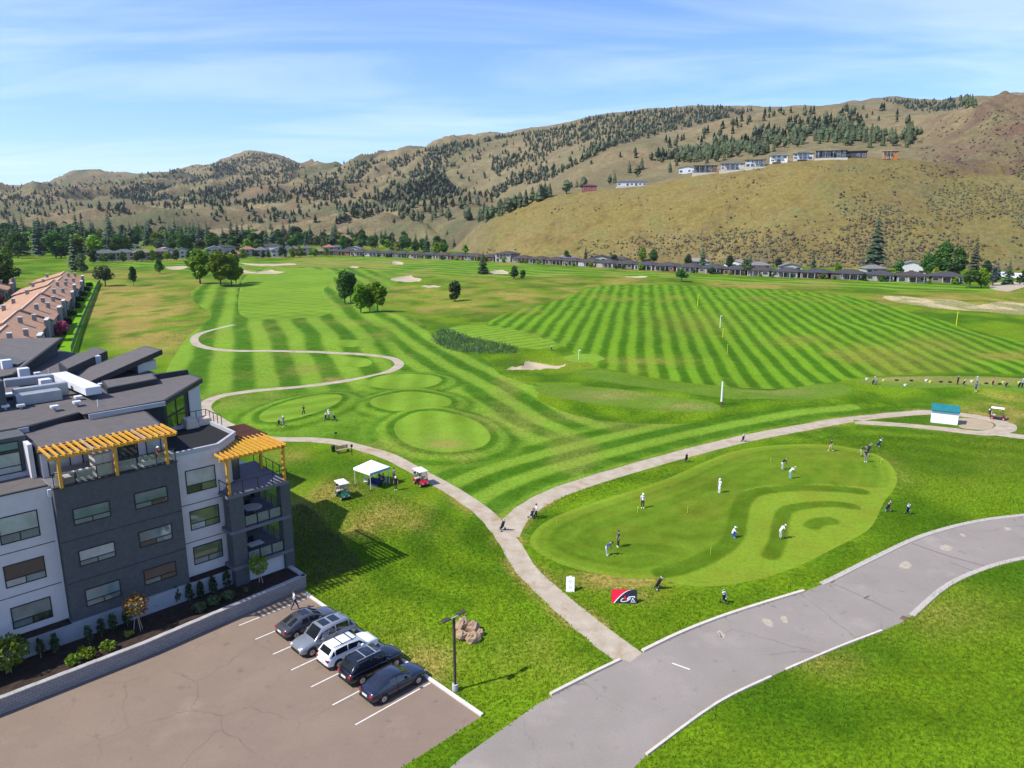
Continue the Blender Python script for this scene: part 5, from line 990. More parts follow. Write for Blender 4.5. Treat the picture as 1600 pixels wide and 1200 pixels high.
e = on_b(empty('patio_table'), 18.3, 1.4, 6.0); tag(e, 'round pale patio table on the middle corner balcony', 'table'); MB().lathe([(0, .70), (.85, .70), (.87, .72), (.85, .75), (0, .75)], 20).build('table_top', mat('table_pale', (.5, .46, .44), .6, .08), e); MB().tube((0, 0, 0), (0, 0, .7), .06, .06).build('pedestal', C_BLACK, e); MB().lathe([(0, 0), (.4, 0), (.38, .04), (0, .05)], 12).build('base', C_BLACK, e)
e = on_b(empty('patio_table'), 18.1, .9, 2.75); tag(e, 'square white patio table on the lowest corner balcony', 'table'); MB().box(-.65, .65, -.45, .45, .70, .75).build('table_top', mat('table_white', (.6, .56, .56), .6, .06), e)
for x in (-.58, .58):
    for y in (-.38, .38): MB().box(x - .03, x + .03, y - .03, y + .03, 0, .7).build('leg', C_BLACK, e)
def chair(label, s, t, z, rz):
    e = on_b(empty('patio_chair'), s, t, z, rz); tag(e, label, 'chair'); MB().box(-.25, .25, -.25, .25, .4, .46).build('seat', C_BLACK, e); MB().box(-.25, .25, .2, .26, .462, .95).build('backrest', C_BLACK, e)
    for x in (-.22, .22):
        for y in (-.22, .22): MB().box(x - .02, x + .02, y - .02, y + .02, 0, .4).build('leg', C_BLACK, e)
chair('black chair left of the round balcony table', 17.1, .8, 6.0, R(-90)); chair('black chair behind the round balcony table', 18.6, 2.7, 6.0, 0); chair('black chair left of the square balcony table', 17.0, .5, 2.75, R(90)); chair('black chair behind the square balcony table', 18.3, 2.0, 2.75, 0)
e = on_b(empty('covered_furniture'), 17.0, 8.4, 13.05); tag(e, 'beige dust cover over furniture on the small roof terrace', 'furniture cover'); mc = mat('dust_cover', (.52, .42, .32), .9, .1, 2)
for i, (x, y, w, d, h) in enumerate([(-.7, 0, 1.2, 1.6, .9), (.6, .2, 1.4, 1.3, .7)]): MB().hexa([(x - w / 2, y - d / 2, 0), (x + w / 2, y - d / 2, 0), (x + w / 2, y + d / 2, 0), (x - w / 2, y + d / 2, 0), (x - w * .4, y - d * .4, h), (x + w * .4, y - d * .38, h * .9), (x + w * .38, y + d * .4, h), (x - w * .4, y + d * .4, h * .95)]).build('cover', mc, e, bevel=.1)

# ================================================================== terracotta row houses and green fence
C_TERRA = mat('terracotta', (.43, .26, .165), .85, .16, .6); C_TERRA2 = mat('terracotta_ridge', (.52, .35, .24), .85, .12, 1); C_RWALL = mat('row_wall', (.33, .29, .25), .85, .1); C_CHIM = mat('chimney_grey', (.23, .215, .205), .85, .12); C_CAP = mat('chimney_cap', (.5, .48, .45), .7, .05)
A0 = np.array(G(-20, 528, 7.5)[:2]); A1 = np.array(G(104, 423, 7.5)[:2]); AX = (A1 - A0) / np.linalg.norm(A1 - A0); NR = np.array([AX[1], -AX[0]]); LEN = np.linalg.norm(A1 - A0); ra = math.atan2(AX[1], AX[0]); NU = 8; UL = LEN / NU
def row_unit(org, rz, L, W1, W2, zr, ze, label, group, seed):
    rnd = random.Random(seed); e = empty('row_house', (org[0], org[1], 0), rz); tag(e, label, 'house', group)
    MB().box(0, L - .25, -W1 + .5, W2 - .5, 0, ze - .35).build('wall', C_RWALL, e); MB().add([(.1, -W1 + .5, ze - .35), (.1, W2 - .5, ze - .35), (.1, 0, zr - .3), (.3, -W1 + .5, ze - .35), (.3, W2 - .5, ze - .35), (.3, 0, zr - .3)], [(0, 2, 1), (3, 4, 5), (0, 3, 5, 2), (1, 2, 5, 4), (0, 1, 4, 3)]).build('gable', C_RWALL, e)
    for sg, W, nm in ((-1, W1, 'roof'), (1, W2, 'roof')):
        o = MB().hexa([(-.2, 0, zr - .25), (L - .3, 0, zr - .25), (L - .3, sg * W, ze - .25), (-.2, sg * W, ze - .25), (-.2, 0, zr), (L - .3, 0, zr), (L - .3, sg * W, ze), (-.2, sg * W, ze)][::1] if sg > 0 else [(-.2, sg * W, ze - .25), (L - .3, sg * W, ze - .25), (L - .3, 0, zr - .25), (-.2, 0, zr - .25), (-.2, sg * W, ze), (L - .3, sg * W, ze), (L - .3, 0, zr), (-.2, 0, zr)]).build(nm, C_TERRA, e)
        n = int(L / 1.1)
        for i in range(n):     # tile courses running down the slope
            x = -.1 + (i + .5) * L / n; MB().add([(x - .12, 0, zr + .004), (x + .12, 0, zr + .004), (x + .12, sg * W, ze + .004), (x - .12, sg * W, ze + .004), (x, 0, zr + .11), (x, sg * W, ze + .11)], [(0, 4, 5, 3), (1, 2, 5, 4), (0, 1, 4), (3, 5, 2)]).build('roll_tile', C_TERRA, o)
    MB().bar((-.25, 0, zr + .08), (L - .3, 0, zr + .08), .45, .2).build('ridge_cap', C_TERRA2, e)
    for x, y in ((L * .3, -W1 * .38), (L * .72, -W1 * .62), (L * .5, W2 * .5)):
        W = W1 if y < 0 else W2; zz = zr + (ze - zr) * abs(y) / W; c = MB().box(x - .55, x + .55, y - .45, y + .45, zz - .6, zz + 1.5).build('chimney', C_CHIM, e); MB().box(x - .65, x + .65, y - .55, y + .55, zz + 1.5, zz + 1.68).build('chimney_cap', C_CAP, c)
    c = MB().box(L * .55, L * .75, -W1 - .5, -W1 + .3, 0, ze + 1.6).build('wall_chimney', C_CHIM, e); MB().box(L * .54, L * .76, -W1 - .6, -W1 + .4, ze + 1.6, ze + 1.8).build('chimney_cap', C_CAP, c)
    for k in range(2): MB().box(L * (.12 + .22 * k), L * (.26 + .22 * k), -W1 + .44, -W1 + .496, .3, 2.4).build('window', M['m_window'], e)
for i in range(NU):
    org = A0 + AX * UL * i - NR * (.9 * (i % 2)); row_unit(org, ra, UL, 7.2, 11.0, 7.2 + .35 * ((i * 7) % 3 - 1), 4.0 + .35 * ((i * 7) % 3 - 1), 'terracotta-roofed row house, %s from the black roofs along the lawn' % ORD[i], 'terracotta row along the lawn', i)
for i in range(6):
    org = A0 + AX * UL * (1.6 + i * 1.15) - NR * (27 + 3 * (i % 2)); row_unit(org, ra, UL, 9.5, 10, 6.6 + .4 * (i % 2), 3.4, 'terracotta-roofed house behind the lawn row, %s from the left picture edge' % ORD[i], 'second terracotta row', 50 + i)
# hedges and low plants along the row
for i in range(9):
    p = A0 + AX * UL * (i * .86 + 1.2) + NR * 8.0; rnd = np.random.default_rng(60 + i); w, l, h = 1.4, 2.6, 1.7; P = np.stack([rnd.uniform(-l / 2, l / 2, 420), rnd.uniform(-w / 2, w / 2, 420), rnd.uniform(0, h, 420)], 1); v, q = leaf_quads(P, .55, rnd)
    e = empty('hedge', (p[0], p[1], 0), ra + R(90)); tag(e, 'clipped dark hedge beside the row house, %s from the black roofs' % ORD[i], 'hedge', 'hedges along the terracotta row'); npmesh('foliage', v, q, LEAF['dark' if i % 3 else 'green'], e); MB().tube((0, 0, -.2), (0, 0, 1.2), .12, .08, 6).build('stem', M_BARK, e)
tree('flowering_bush', 'bush', 51, (*(A0 + AX * UL * 2.05 + NR * 8.6), 0), 1.1, 'blossom', 'pink flowering bush by the nearest row house', 'bush'); tree('shrub', 'bush', 51, (*(A0 + AX * UL * 3.3 - NR * 13), 3.2), 1.6, 'lime', 'bright green shrub showing between the two terracotta rows', 'bush'); tree('flowering_bush', 'bush', 51, (*(A0 + AX * UL * 4.2 - NR * 14), 3.2), 1.4, 'plum', 'dark pink bush between the two terracotta rows', 'bush')
fp = Gxy([(112, 552), (125, 515), (140, 478), (153, 447), (157, 443)]); fp = smooth_poly(fp, 3, False); fe = empty('wire_fence', (*fp[0], 0)); tag(fe, 'long green wire fence between the row-house lawn and the dry field', 'fence'); C_FEN = mat('fence_green', (.05, .115, .075), .6, .15)
for i in range(len(fp)):
    a = fp[i] - fp[0]; MB().tube((a[0], a[1], 0), (a[0], a[1], 1.8), .05, .05, 6).build('fence_post', C_FEN, fe)
    if i: b = fp[i - 1] - fp[0]; MB().bar((a[0], a[1], .9), (b[0], b[1], .9), .02, 1.65).build('mesh_panel', mat('fence_mesh', (.07, .135, .09), .7, .15, alpha=.75), fe); MB().bar((a[0], a[1], 1.78), (b[0], b[1], 1.78), .05, .05).build('top_rail', C_FEN, fe)

# ================================================================== planter, parking, kerbs
def W3(s, t, z=0): w = st2w(s, t); return (float(w[0]), float(w[1]), z)
pw = empty('retaining_wall', W3(0, 0), R(45)); tag(pw, 'long grey block retaining wall with pale cap stones along the parking lot', 'wall')
C_BLOCK = bpy.data.materials.new('block_wall'); C_BLOCK.use_nodes = True; nt = C_BLOCK.node_tree; bs = nt.nodes['Principled BSDF']; bs.inputs['Roughness'].default_value = .9; tx = nt.nodes.new('ShaderNodeTexBrick'); tco = nt.nodes.new('ShaderNodeTexCoord'); mpp = nt.nodes.new('ShaderNodeMapping'); mpp.inputs['Rotation'].default_value = (R(90), 0, 0)
nt.links.new(tco.outputs['Object'], mpp.inputs[0]); nt.links.new(mpp.outputs[0], tx.inputs[0]); tx.inputs['Scale'].default_value = 1.0; tx.inputs['Brick Width'].default_value = .4; tx.inputs['Row Height'].default_value = .2; tx.inputs['Mortar Size'].default_value = .012; tx.inputs['Color1'].default_value = (.22, .205, .19, 1); tx.inputs['Color2'].default_value = (.27, .25, .235, 1); tx.inputs['Mortar'].default_value = (.10, .095, .09, 1); nt.links.new(tx.outputs[0], bs.inputs['Base Color'])
wl = [(-60, -4.55), (6.5, -4.55), (20.45, -3.45), (20.45, -.3)]
for a, b in zip(wl[:-1], wl[1:]):
    L = math.dist(a, b); o = MB().box(0, L, 0, .3, 0, 1.05).build('wall_run', C_BLOCK, pw); o.location = (a[0], a[1], 0); o.rotation_euler[2] = math.atan2(b[1] - a[1], b[0] - a[0])
    n = int(L / .62); k0 = 0 if a[0] > 0 else n - 22
    for i in range(max(k0, 0), n):
        c = MB().box(i * L / n + .006, (i + 1) * L / n - .006, -.05, .36, 1.053, 1.15 + .008 * (i % 3)).build('cap_stone', mat('cap_stone', (.33, .31, .29), .9, .18, 1.2), pw); c.location = o.location; c.rotation_euler[2] = o.rotation_euler[2]
bed = MB().prism([(-60, -4.2), (6.5, -4.2), (20.1, -3.1), (20.1, -.16), (-60, -.16)], .2, .95).build('planting_bed', M['m_mulch']); bed.location = W3(0, 0); bed.rotation_euler[2] = R(45); tag(bed, kind='structure')
def leafy(name, loc, w, h, n, size, leaf, label, cat, group, seed, stem=True, up=0.0, cone=0.0):
    rnd = np.random.default_rng(seed); e = empty(name, loc, rnd.uniform(0, 6)); tag(e, label, cat, group); d = rnd.normal(size=(n, 3)); d /= np.linalg.norm(d, axis=1)[:, None]; r = rnd.uniform(.3, 1, n)[:, None] ** .5; P = d * r * np.array([w / 2, w / 2, h / 2]) + np.array([0, 0, h * .52 + up]); P[:, :2] *= (1 - cone * (P[:, 2:3] - up) / h)
    v, q = leaf_quads(P, size, rnd, .3); npmesh('foliage', v, q, LEAF[leaf], e)
    if stem:
        for k in range(2 if up < .3 else 3): a = rnd.uniform(0, 6.28); MB().tube((math.cos(a) * (.05 + up * .25), math.sin(a) * (.05 + up * .25), -.05), (0, 0, up + h * .4), .035, .02, 6).build('stem', mat('pale_stem', (.38, .28, .2), .8, .15), e)
    return e
LEAF['redleaf'] = leafmat('leaf_red', (.17, .16, .02), (.30, .11, .05)); LEAF['evergreen'] = leafmat('leaf_evergreen', (.025, .045, .018), (.05, .075, .025), .1)
for i, (px, py) in enumerate([(65, 1027), (87, 1019), (140, 1006), (160, 994), (178, 986), (200, 977), (260, 946), (278, 942), (297, 938), (314, 933), (334, 926), (355, 917), (376, 910), (245, 952)]):
    x, y, z = G(px, py, .95); leafy('upright_shrub', (x, y, .95), .75, 1.5, 130, .22, 'evergreen', 'dark upright shrub in the planting bed, %s from the left' % ORD[[0, 1, 2, 3, 4, 5, 7, 8, 9, 10, 11, 12, 13, 6][i]], 'shrub', 'upright shrubs along the foundation', 800 + i, cone=.4)
for i, (px, py) in enumerate([(115, 1038), (138, 1028), (169, 1016), (312, 955), (334, 945), (356, 936)]):
    x, y, z = G(px, py, .95); leafy('low_shrub', (x, y, .95), 1.1, .75, 150, .18, 'lime' if i < 3 else 'olive', 'low rounded %s shrub near the retaining wall, %s from the left' % ('bright green' if i < 3 else 'grey-green', ORD[i]), 'shrub', 'low shrubs in the planting bed', 830 + i)
x, y, z = G(216, 984, .95); leafy('young_maple', (x, y, .95), 1.9, 1.9, 420, .2, 'redleaf', 'young three-stemmed tree with yellow-green and red leaves in the planting bed', 'tree', None, 850, up=1.1)
x, y, z = G(406, 912, .95); leafy('young_tree', (x, y, .95), 1.7, 1.7, 360, .2, 'lime', 'young green tree beside the corner balcony column', 'tree', None, 851, up=.9)
x, y, z = G(14, 1052, .95); leafy('bushy_tree', (x, y, .95), 2.8, 2.4, 620, .24, 'lime', 'bushy green tree at the lower left picture edge', 'tree', None, 852, up=.4)
for i, (px, py) in enumerate([(128, 1020), (202, 994), (385, 925)]): x, y, z = G(px, py, .95); leafy('ground_plant', (x, y, .95), .7, .45, 70, .16, ['lime', 'yellow', 'olive'][i], ['small plant among the low green shrubs in the planting bed', 'small yellowish plant at the foot of the red-leafed tree', 'small plant beside the young green tree'][i], 'plant', None, 860 + i)
C_PAINT = mat('road_paint', (.62, .58, .52), .8, .12, 3)
o = MB().box(19.62, 19.85, -27, -4.55, .0, .15).build('parking_kerb', mat('kerb_concrete', (.56, .53, .48), .85, .08)); o.location = W3(0, 0); o.rotation_euler[2] = R(45); tag(o, kind='structure')
for i, t in enumerate((-5.25, -8.05, -10.85, -13.6, -16.35, -19.1, -21.85)): q = MB().box(13.4, 19.55, t - .05, t + .05, 0, .006).build('parking_line', C_PAINT); q.location = W3(0, 0); q.rotation_euler[2] = R(45); tag(q, kind='structure')

# ------------------------------------------------------------------ cars
def car(label, s, t, heading, paint, kind='suv', L=4.6, Wd=1.84, H=1.68, rails=False, sunroof=0, seed=0):
    """heading +1: nose towards the kerb. local x forward"""
    w = st2w(s, t); e = empty('parked_car', (w[0], w[1], 0), R(45) + (0 if heading > 0 else math.pi)); tag(e, label, 'car', 'cars parked side by side'); hw = Wd / 2; sed = kind == 'sedan'; G_ = glassmat('car_glass', (.012, .014, .016), .03); TR = mat('car_trim', (.015, .015, .016), .6, .1)
    belt = .93 if sed else 1.02; hood = .86 if sed else 1.0; deck = 1.0 if sed else 1.05
    # stations: x, bottom, top, half width
    St = [(-L / 2, .42, .70, .74), (-L / 2 + .07, .30, deck - .12, .86), (-L / 2 + .28, .24, deck, .94), (-L / 2 + .8, .2, belt + .02, .99), (-L * .15, .2, belt, 1.0), (L * .12, .2, belt, 1.0), (L * .24, .2, belt - .01, 1.0), (L / 2 - .75, .21, hood, .97), (L / 2 - .3, .24, hood - .10, .91), (L / 2 - .08, .30, hood - .22, .82), (L / 2, .42, .62, .70)]
    b = MB(); prof = lambda x, zb, zt, k: [(x, hw * k * .86, zb), (x, hw * k * .98, zb + .1), (x, hw * k, zb + (zt - zb) * .45), (x, hw * k * .97, zb + (zt - zb) * .78), (x, hw * k * .90, zt - .03), (x, hw * k * .72, zt + .02), (x, 0, zt + .045)]
    rings = []
    for q in St: p = prof(*q); rings.append(p + [(x, -y, z) for x, y, z in p[-2::-1]])
    n = len(rings[0]); b.v = [tuple(v) for r in rings for v in r]
    for i in range(len(rings) - 1):
        for j in range(n - 1): b.f.append((i * n + j, (i + 1) * n + j, (i + 1) * n + j + 1, i * n + j + 1))
        b.f.append((i * n + n - 1, (i + 1) * n + n - 1, (i + 1) * n, i * n))
    b.f += [tuple(range(n)), tuple(range(len(b.v) - 1, len(b.v) - 1 - n, -1))]
    body = b.build('body', paint, e, True, sub=1)
    # cabin
    xa, xb, xc, xd = (L * .235, L * .05, -L * .20, -L * .40) if sed else (L * .25, L * .10, -L * .36, -L * .455); zb = belt - .03; zr = H; wb, wt = hw * .93, hw * (.70 if sed else .76)
    c = MB(); cs = [(xa, zb, wb * .96, zb + .01), (xb, zb, wb, zr - .03), ((xb + xc) / 2, zb, wb, zr), (xc, zb, wb, zr - .05), (xd, zb, wb * .95, zb + .05 if sed else zb + .12)]
    rg = []
    for k, (x, z0, w0, z1) in enumerate(cs): f = (z1 - z0) / (zr - z0); wt_ = w0 + (wt - w0) * f; rg.append([(x, w0, z0), (x, w0 + (wt_ - w0) * .5, z0 + (z1 - z0) * .5), (x, wt_, z1 - .04 * f), (x, wt_ * .8, z1), (x, 0, z1 + .015), (x, -wt_ * .8, z1), (x, -wt_, z1 - .04 * f), (x, -(w0 + (wt_ - w0) * .5), z0 + (z1 - z0) * .5), (x, -w0, z0)])
    m = 9; c.v = [v for r in rg for v in r]
    for i in range(4):
        for j in range(m - 1): c.f.append((i * m + j, i * m + j + 1, (i + 1) * m + j + 1, (i + 1) * m + j))
    c.build('cabin', paint, e, True)
    def quad(nm, P, nrm, mt, par=e, th=.012):
        P = [Vector(p) for p in P]; nv = Vector(nrm).normalized() * th; MB().hexa([p + nv * .2 for p in P] + [p + nv for p in P]).build(nm, mt, par)
    def lerp3(a, b_, k): return tuple(Vector(a).lerp(Vector(b_), k))
    fr = rg[0], rg[1]; quad('windshield', [lerp3(rg[0][3], rg[1][3], .08), lerp3(rg[0][5], rg[1][5], .08), lerp3(rg[0][5], rg[1][5], .93), lerp3(rg[0][3], rg[1][3], .93)], (1, 0, .9), G_); quad('rear_window', [lerp3(rg[4][5], rg[3][5], .15), lerp3(rg[4][3], rg[3][3], .15), lerp3(rg[4][3], rg[3][3], .9), lerp3(rg[4][5], rg[3][5], .9)], (-1, 0, .7), G_)
    for sg, i0, i1 in ((1, 0, 2), (-1, 8, 6)):
        def pt(x, f):
            xs = [r[0][0] for r in rg]; z1 = float(np.interp(-x, [-q for q in xs], [r[2][2] for r in rg])); w1 = float(np.interp(-x, [-q for q in xs], [r[2][1] for r in rg])); w0 = float(np.interp(-x, [-q for q in xs], [r[0][1] for r in rg])); return (x, sg * (w0 + (w1 - w0) * f), zb + (z1 - zb) * f)
        xm = (xb + xc) / 2 + .1
        for a, bb in ((xa - .45, xm + .04), (xm - .04, xc + .12)):
            P = [pt(bb, .14), pt(a + (.25 if a > xm else 0), .14), pt(a - (.1 if a > xm else 0), .86), pt(bb + .03, .86)]
            quad('side_window', P if sg < 0 else P[::-1], (0, sg, .35), G_)
        if not sed: P = [pt(xc - .28, .2), pt(xc + .02, .2), pt(xc + .02, .84), pt(xc - .05, .84)]; quad('side_window', P if sg < 0 else P[::-1], (0, sg, .35), G_)
        mi = MB().box(xa - .62, xa - .42, sg * (hw + .02) if sg > 0 else -(hw + .2), (hw + .2) if sg > 0 else -(hw + .02), belt + .02, belt + .16).build('mirror', paint, e, bevel=.03)
        for xw in (L / 2 - .88, -L / 2 + .92):
            r = .345 if not sed else .325; wo = MB().tube((0, -.11, 0), (0, .11, 0), r, r, 22).build('wheel', TR, e, bevel=.03); wo.location = (xw, sg * (hw - .10), r); MB().tube((0, sg * .085, 0), (0, sg * .122, 0), r * .66, r * .62, 14).build('rim', mat('rim_alloy', (.35, .35, .36), .35, .05, metal=.8), wo)
            MB().tube((0, sg * .117, 0), (0, sg * .130, 0), r * .14, r * .1, 8).build('hub_cap', TR, wo)
            ar = MB().tube((0, 0, 0), (0, sg * .02, 0), r + .075, r + .07, 24).build('wheel_arch', TR, e); ar.location = (xw, sg * (hw - .025), r + .01)
        MB().box(xm - .02, xm + .02, sg * hw - .012, sg * hw + .004, .42, belt - .1).build('door_seam', TR, e); MB().box(xm + .12, xm + .32, sg * (hw * .985) - .02, sg * (hw * .985) + .02, belt - .20, belt - .16).build('door_handle', TR if seed % 2 else paint, e); MB().box(-L / 2 + 1.3, L / 2 - 1.3, sg * (hw - .03) - .02, sg * (hw - .03) + .03, .2, .34).build('side_skirt', TR, e)
        MB().hexa([(L / 2 - .42, sg * hw * .60 - .14, hood - .30), (L / 2 - .02, sg * hw * .58 - .14, hood - .34), (L / 2 - .05, sg * hw * .60 + .14, hood - .34), (L / 2 - .42, sg * hw * .66 + .14, hood - .30), (L / 2 - .42, sg * hw * .60 - .14, hood - .13), (L / 2 - .07, sg * hw * .58 - .14, hood - .22), (L / 2 - .10, sg * hw * .60 + .14, hood - .22), (L / 2 - .42, sg * hw * .66 + .14, hood - .13)]).build('headlight', mat('headlight', (.6, .62, .65), .15, .05, spec=.8), e)
        MB().box(-L / 2 + .02, -L / 2 + .22, sg * hw * .70 - .13, sg * hw * .70 + .13, deck - .30, deck - .15).build('tail_light', mat('tail_light', (.33, .01, .015), .25, .1, spec=.7), e)
        if rails: MB().bar((xb - .1, sg * wt * .88, zr + .05), (xc + .1, sg * wt * .88, zr + .04), .04, .05).build('roof_rail', TR if seed != 3 else mat('rail_silver', (.6, .6, .6), .3, .05, metal=.7), e)
    if rails:
        for xx in (xb - .45, (xb + xc) / 2 - .25): MB().bar((xx, -wt * .88, zr + .065), (xx, wt * .88, zr + .065), .07, .03).build('crossbar', TR if seed != 3 else M['rail_silver'], e)
    for k in range(sunroof): x0 = xb - .18 - k * .82; MB().box(x0 - .62, x0, -wt * .62, wt * .62, zr - .012, zr + .022).build('sunroof', G_, e)
    MB().box(-L / 2 - .03, -L / 2 + .04, -.26, .26, .60, .73).build('licence_plate', mat('plate', (.6, .6, .6), .5, .05), e); MB().box(L / 2 - .06, L / 2 + .025, -.5, .5, .40, .62).build('grille', TR, e); MB().box(-L / 2 - .025, -L / 2 + .1, -hw * .7, hw * .7, .34, .47).build('rear_bumper', TR, e)
    return e
def paint(name, c, rough=.22): return mat(name, c, rough, .02, 1, spec=.5, metal=.35, coat=.8, coord='obj')
P_GREY = paint('paint_grey', (.075, .078, .09)); P_SILV = paint('paint_silver', (.24, .255, .28)); P_WHITE = mat('paint_white', (.72, .73, .73), .3, .02, 1, coat=.7, coord='obj'); P_BLACK = paint('paint_black', (.010, .012, .018)); P_NAVY = paint('paint_navy', (.018, .024, .045))
car('dark grey sedan with black roof glass, nearest the retaining wall', 17.15, -9.35, 1, P_GREY, 'sedan', 4.75, 1.84, 1.44, False, 1, 1); car('silver SUV with two dark roof panels, parked nose out', 16.95, -12.25, -1, P_SILV, 'suv', 4.95, 1.92, 1.76, False, 2, 2); car('white wagon with black roof rails and crossbars', 17.3, -15.0, 1, P_WHITE, 'suv', 4.5, 1.8, 1.6, True, 0, 5); car('black SUV with silver roof crossbars', 17.5, -17.75, 1, P_BLACK, 'suv', 4.7, 1.88, 1.7, True, 0, 3); car('dark navy car cut by the lower edge, right of the black SUV', 17.4, -20.5, 1, P_NAVY, 'sedan', 4.7, 1.84, 1.46, False, 0, 7)

# ------------------------------------------------------------------ lamp, boulders
lp = np.array(G(709, 964, 5.6)); e = empty('lamp_post', (lp[0], lp[1], 0), R(45)); tag(e, 'dark parking lot lamp post with two flat lamp heads', 'lamp post'); C_BRZ = mat('bronze_metal', (.055, .04, .035), .5, .15)
MB().tube((0, 0, 0), (0, 0, .5), .22, .22, 14).build('base', mat('lamp_base', (.4, .38, .35), .9, .1), e); MB().box(-.07, .07, -.07, .07, .5, 5.55).build('pole', C_BRZ, e); a = MB().box(-.42, .42, -.04, .04, 5.5, 5.58).build('arm', mat('lamp_arm', (.32, .32, .33), .4, .1), e)
for sg in (-1, 1): h = MB().box(.34 if sg > 0 else -1.0, 1.0 if sg > 0 else -.34, -.17, .17, 5.6, 5.69).build('lamp_head', C_BRZ, e, bevel=.02); MB().box(.42 if sg > 0 else -.9, .9 if sg > 0 else -.42, -.13, .13, 5.585, 5.6).build('lens', mat('lamp_lens', (.5, .5, .48), .3, .05), h)
C_ROCK = mat('boulder', (.36, .245, .145), .9, .3, 2.2, bump=.6, col2=(.24, .165, .105))
for i, (px, py, r, hh, lb) in enumerate([(722, 985, .85, 1.1, 'tan boulder at the back left of the rock pile'), (739, 987, .95, .85, 'broad pale boulder in the middle of the rock pile'), (721, 998, .75, .75, 'tan boulder at the left of the rock pile'), (738, 1001, .95, .65, 'flat boulder at the front of the rock pile'), (751, 992, .5, .5, 'small boulder at the right of the rock pile')]):
    x, y, z = G(px, py); o = MB().blob((0, 0, hh * .34), r * .68, r * .6, hh * .68, 40 + i, 9, 6, .2).build('boulder', C_ROCK); o.location = (x, y, 0); o.rotation_euler[2] = i; tag(o, lb, 'boulder', 'rock pile on the lawn')

# ------------------------------------------------------------------ kerbs, seams, stains
def sweep(name, pts_px, w, h, m, z0=0.0, world=None, n=4):
    C = smooth_poly(Gxy(pts_px) if world is None else np.asarray(world), n, False); d = np.gradient(C, axis=0); d /= np.linalg.norm(d, axis=1)[:, None]; nr = np.stack([-d[:, 1], d[:, 0]], 1); b = MB(); k = len(C)
    for o, z in ((-w / 2, z0), (w / 2, z0), (w / 2 - .02, z0 + h), (-w / 2 + .02, z0 + h)): b.v += [(p[0] + q[0] * o, p[1] + q[1] * o, z) for p, q in zip(C, nr)]
    for a, c in ((0, 1), (1, 2), (2, 3), (3, 0)): b.f += [(a * k + i, c * k + i, c * k + i + 1, a * k + i + 1) for i in range(k - 1)]
    b.f += [(0, k, 2 * k, 3 * k), (k - 1, 4 * k - 1, 3 * k - 1, 2 * k - 1)]; o = b.build(name, m); tag(o, kind='structure'); return o
C_KERB = mat('kerb_cream', (.50, .44, .36), .85, .1, 1.5); C_KERB2 = mat('kerb_grey', (.37, .33, .285), .85, .1, 1.5)
sweep('road_kerb', [(1004, 1018), (1060, 991), (1120, 967), (1180, 947), (1256, 924)], .32, .15, C_KERB); sweep('road_kerb', [(1284, 912), (1300, 905), (1370, 870), (1440, 838), (1520, 816), (1600, 805), (1720, 792)], .55, .07, C_KERB2)
sweep('road_kerb', [(1228, 1047), (1310, 1012), (1378, 986)], .22, .12, C_KERB); sweep('road_kerb', [(1425, 962), (1480, 915), (1540, 888), (1600, 872), (1720, 848)], .5, .07, C_KERB2); sweep('road_kerb', [(860, 1086), (925, 1053), (969, 1032)], .28, .15, C_KERB); sweep('road_kerb', [(1010, 1180), (1120, 1100), (1205, 1058)], .22, .12, C_KERB)
C_TAR = mat('tar_seam', (.06, .055, .06), .8, .2)
for a, w in (([(1302, 912), (1345, 931), (1398, 956)], .05), ([(1425, 849), (1480, 868), (1545, 886)], .09), ([(1484, 878), (1523, 893)], .06), ([(1350, 935), (1358, 931)], .12)): sweep('tar_seam', a, w, .005, C_TAR, .003)
sweep('paint_line', [(1050, 1036), (1078, 1046)], .12, .004, C_PAINT, .003)
C_STAIN = mat('sand_stain', (.33, .285, .215), .95, .2, 3)
for i, (px, py, rx, ry) in enumerate([(1415, 883, 9, 6), (1478, 856, 9, 4.5), (1504, 836, 5, 2), (1574, 826, 6, 2), (1200, 973, 10, 4), (1226, 968, 7, 4.5), (1126, 990, 7, 3.5)]):
    p = ellipse_px(px, py, rx, ry, 8 * i, 16); p = p + np.random.default_rng(i).normal(size=p.shape) * [1.1, .6]; w = Gxy(p)[::-1]; a = sum(w[k][0] * w[(k + 1) % 16][1] - w[(k + 1) % 16][0] * w[k][1] for k in range(16)); w = w if a > 0 else w[::-1]; o = MB().prism([tuple(q) for q in w], .001, .005).build('sand_stain', C_STAIN); tag(o, kind='structure')
for px, py in ((1298, 908), (1413, 966)): x, y, z = G(px, py); o = MB().box(-.35, .35, -.25, .25, .0, .012).build('drain_grate', mat('grate_rust', (.13, .08, .055), .8, .3)); o.location = (x, y, .002); o.rotation_euler[2] = R(40); tag(o, 'rusty storm drain grate in the %s edge of the road' % ('upper' if py < 930 else 'lower'), 'drain')

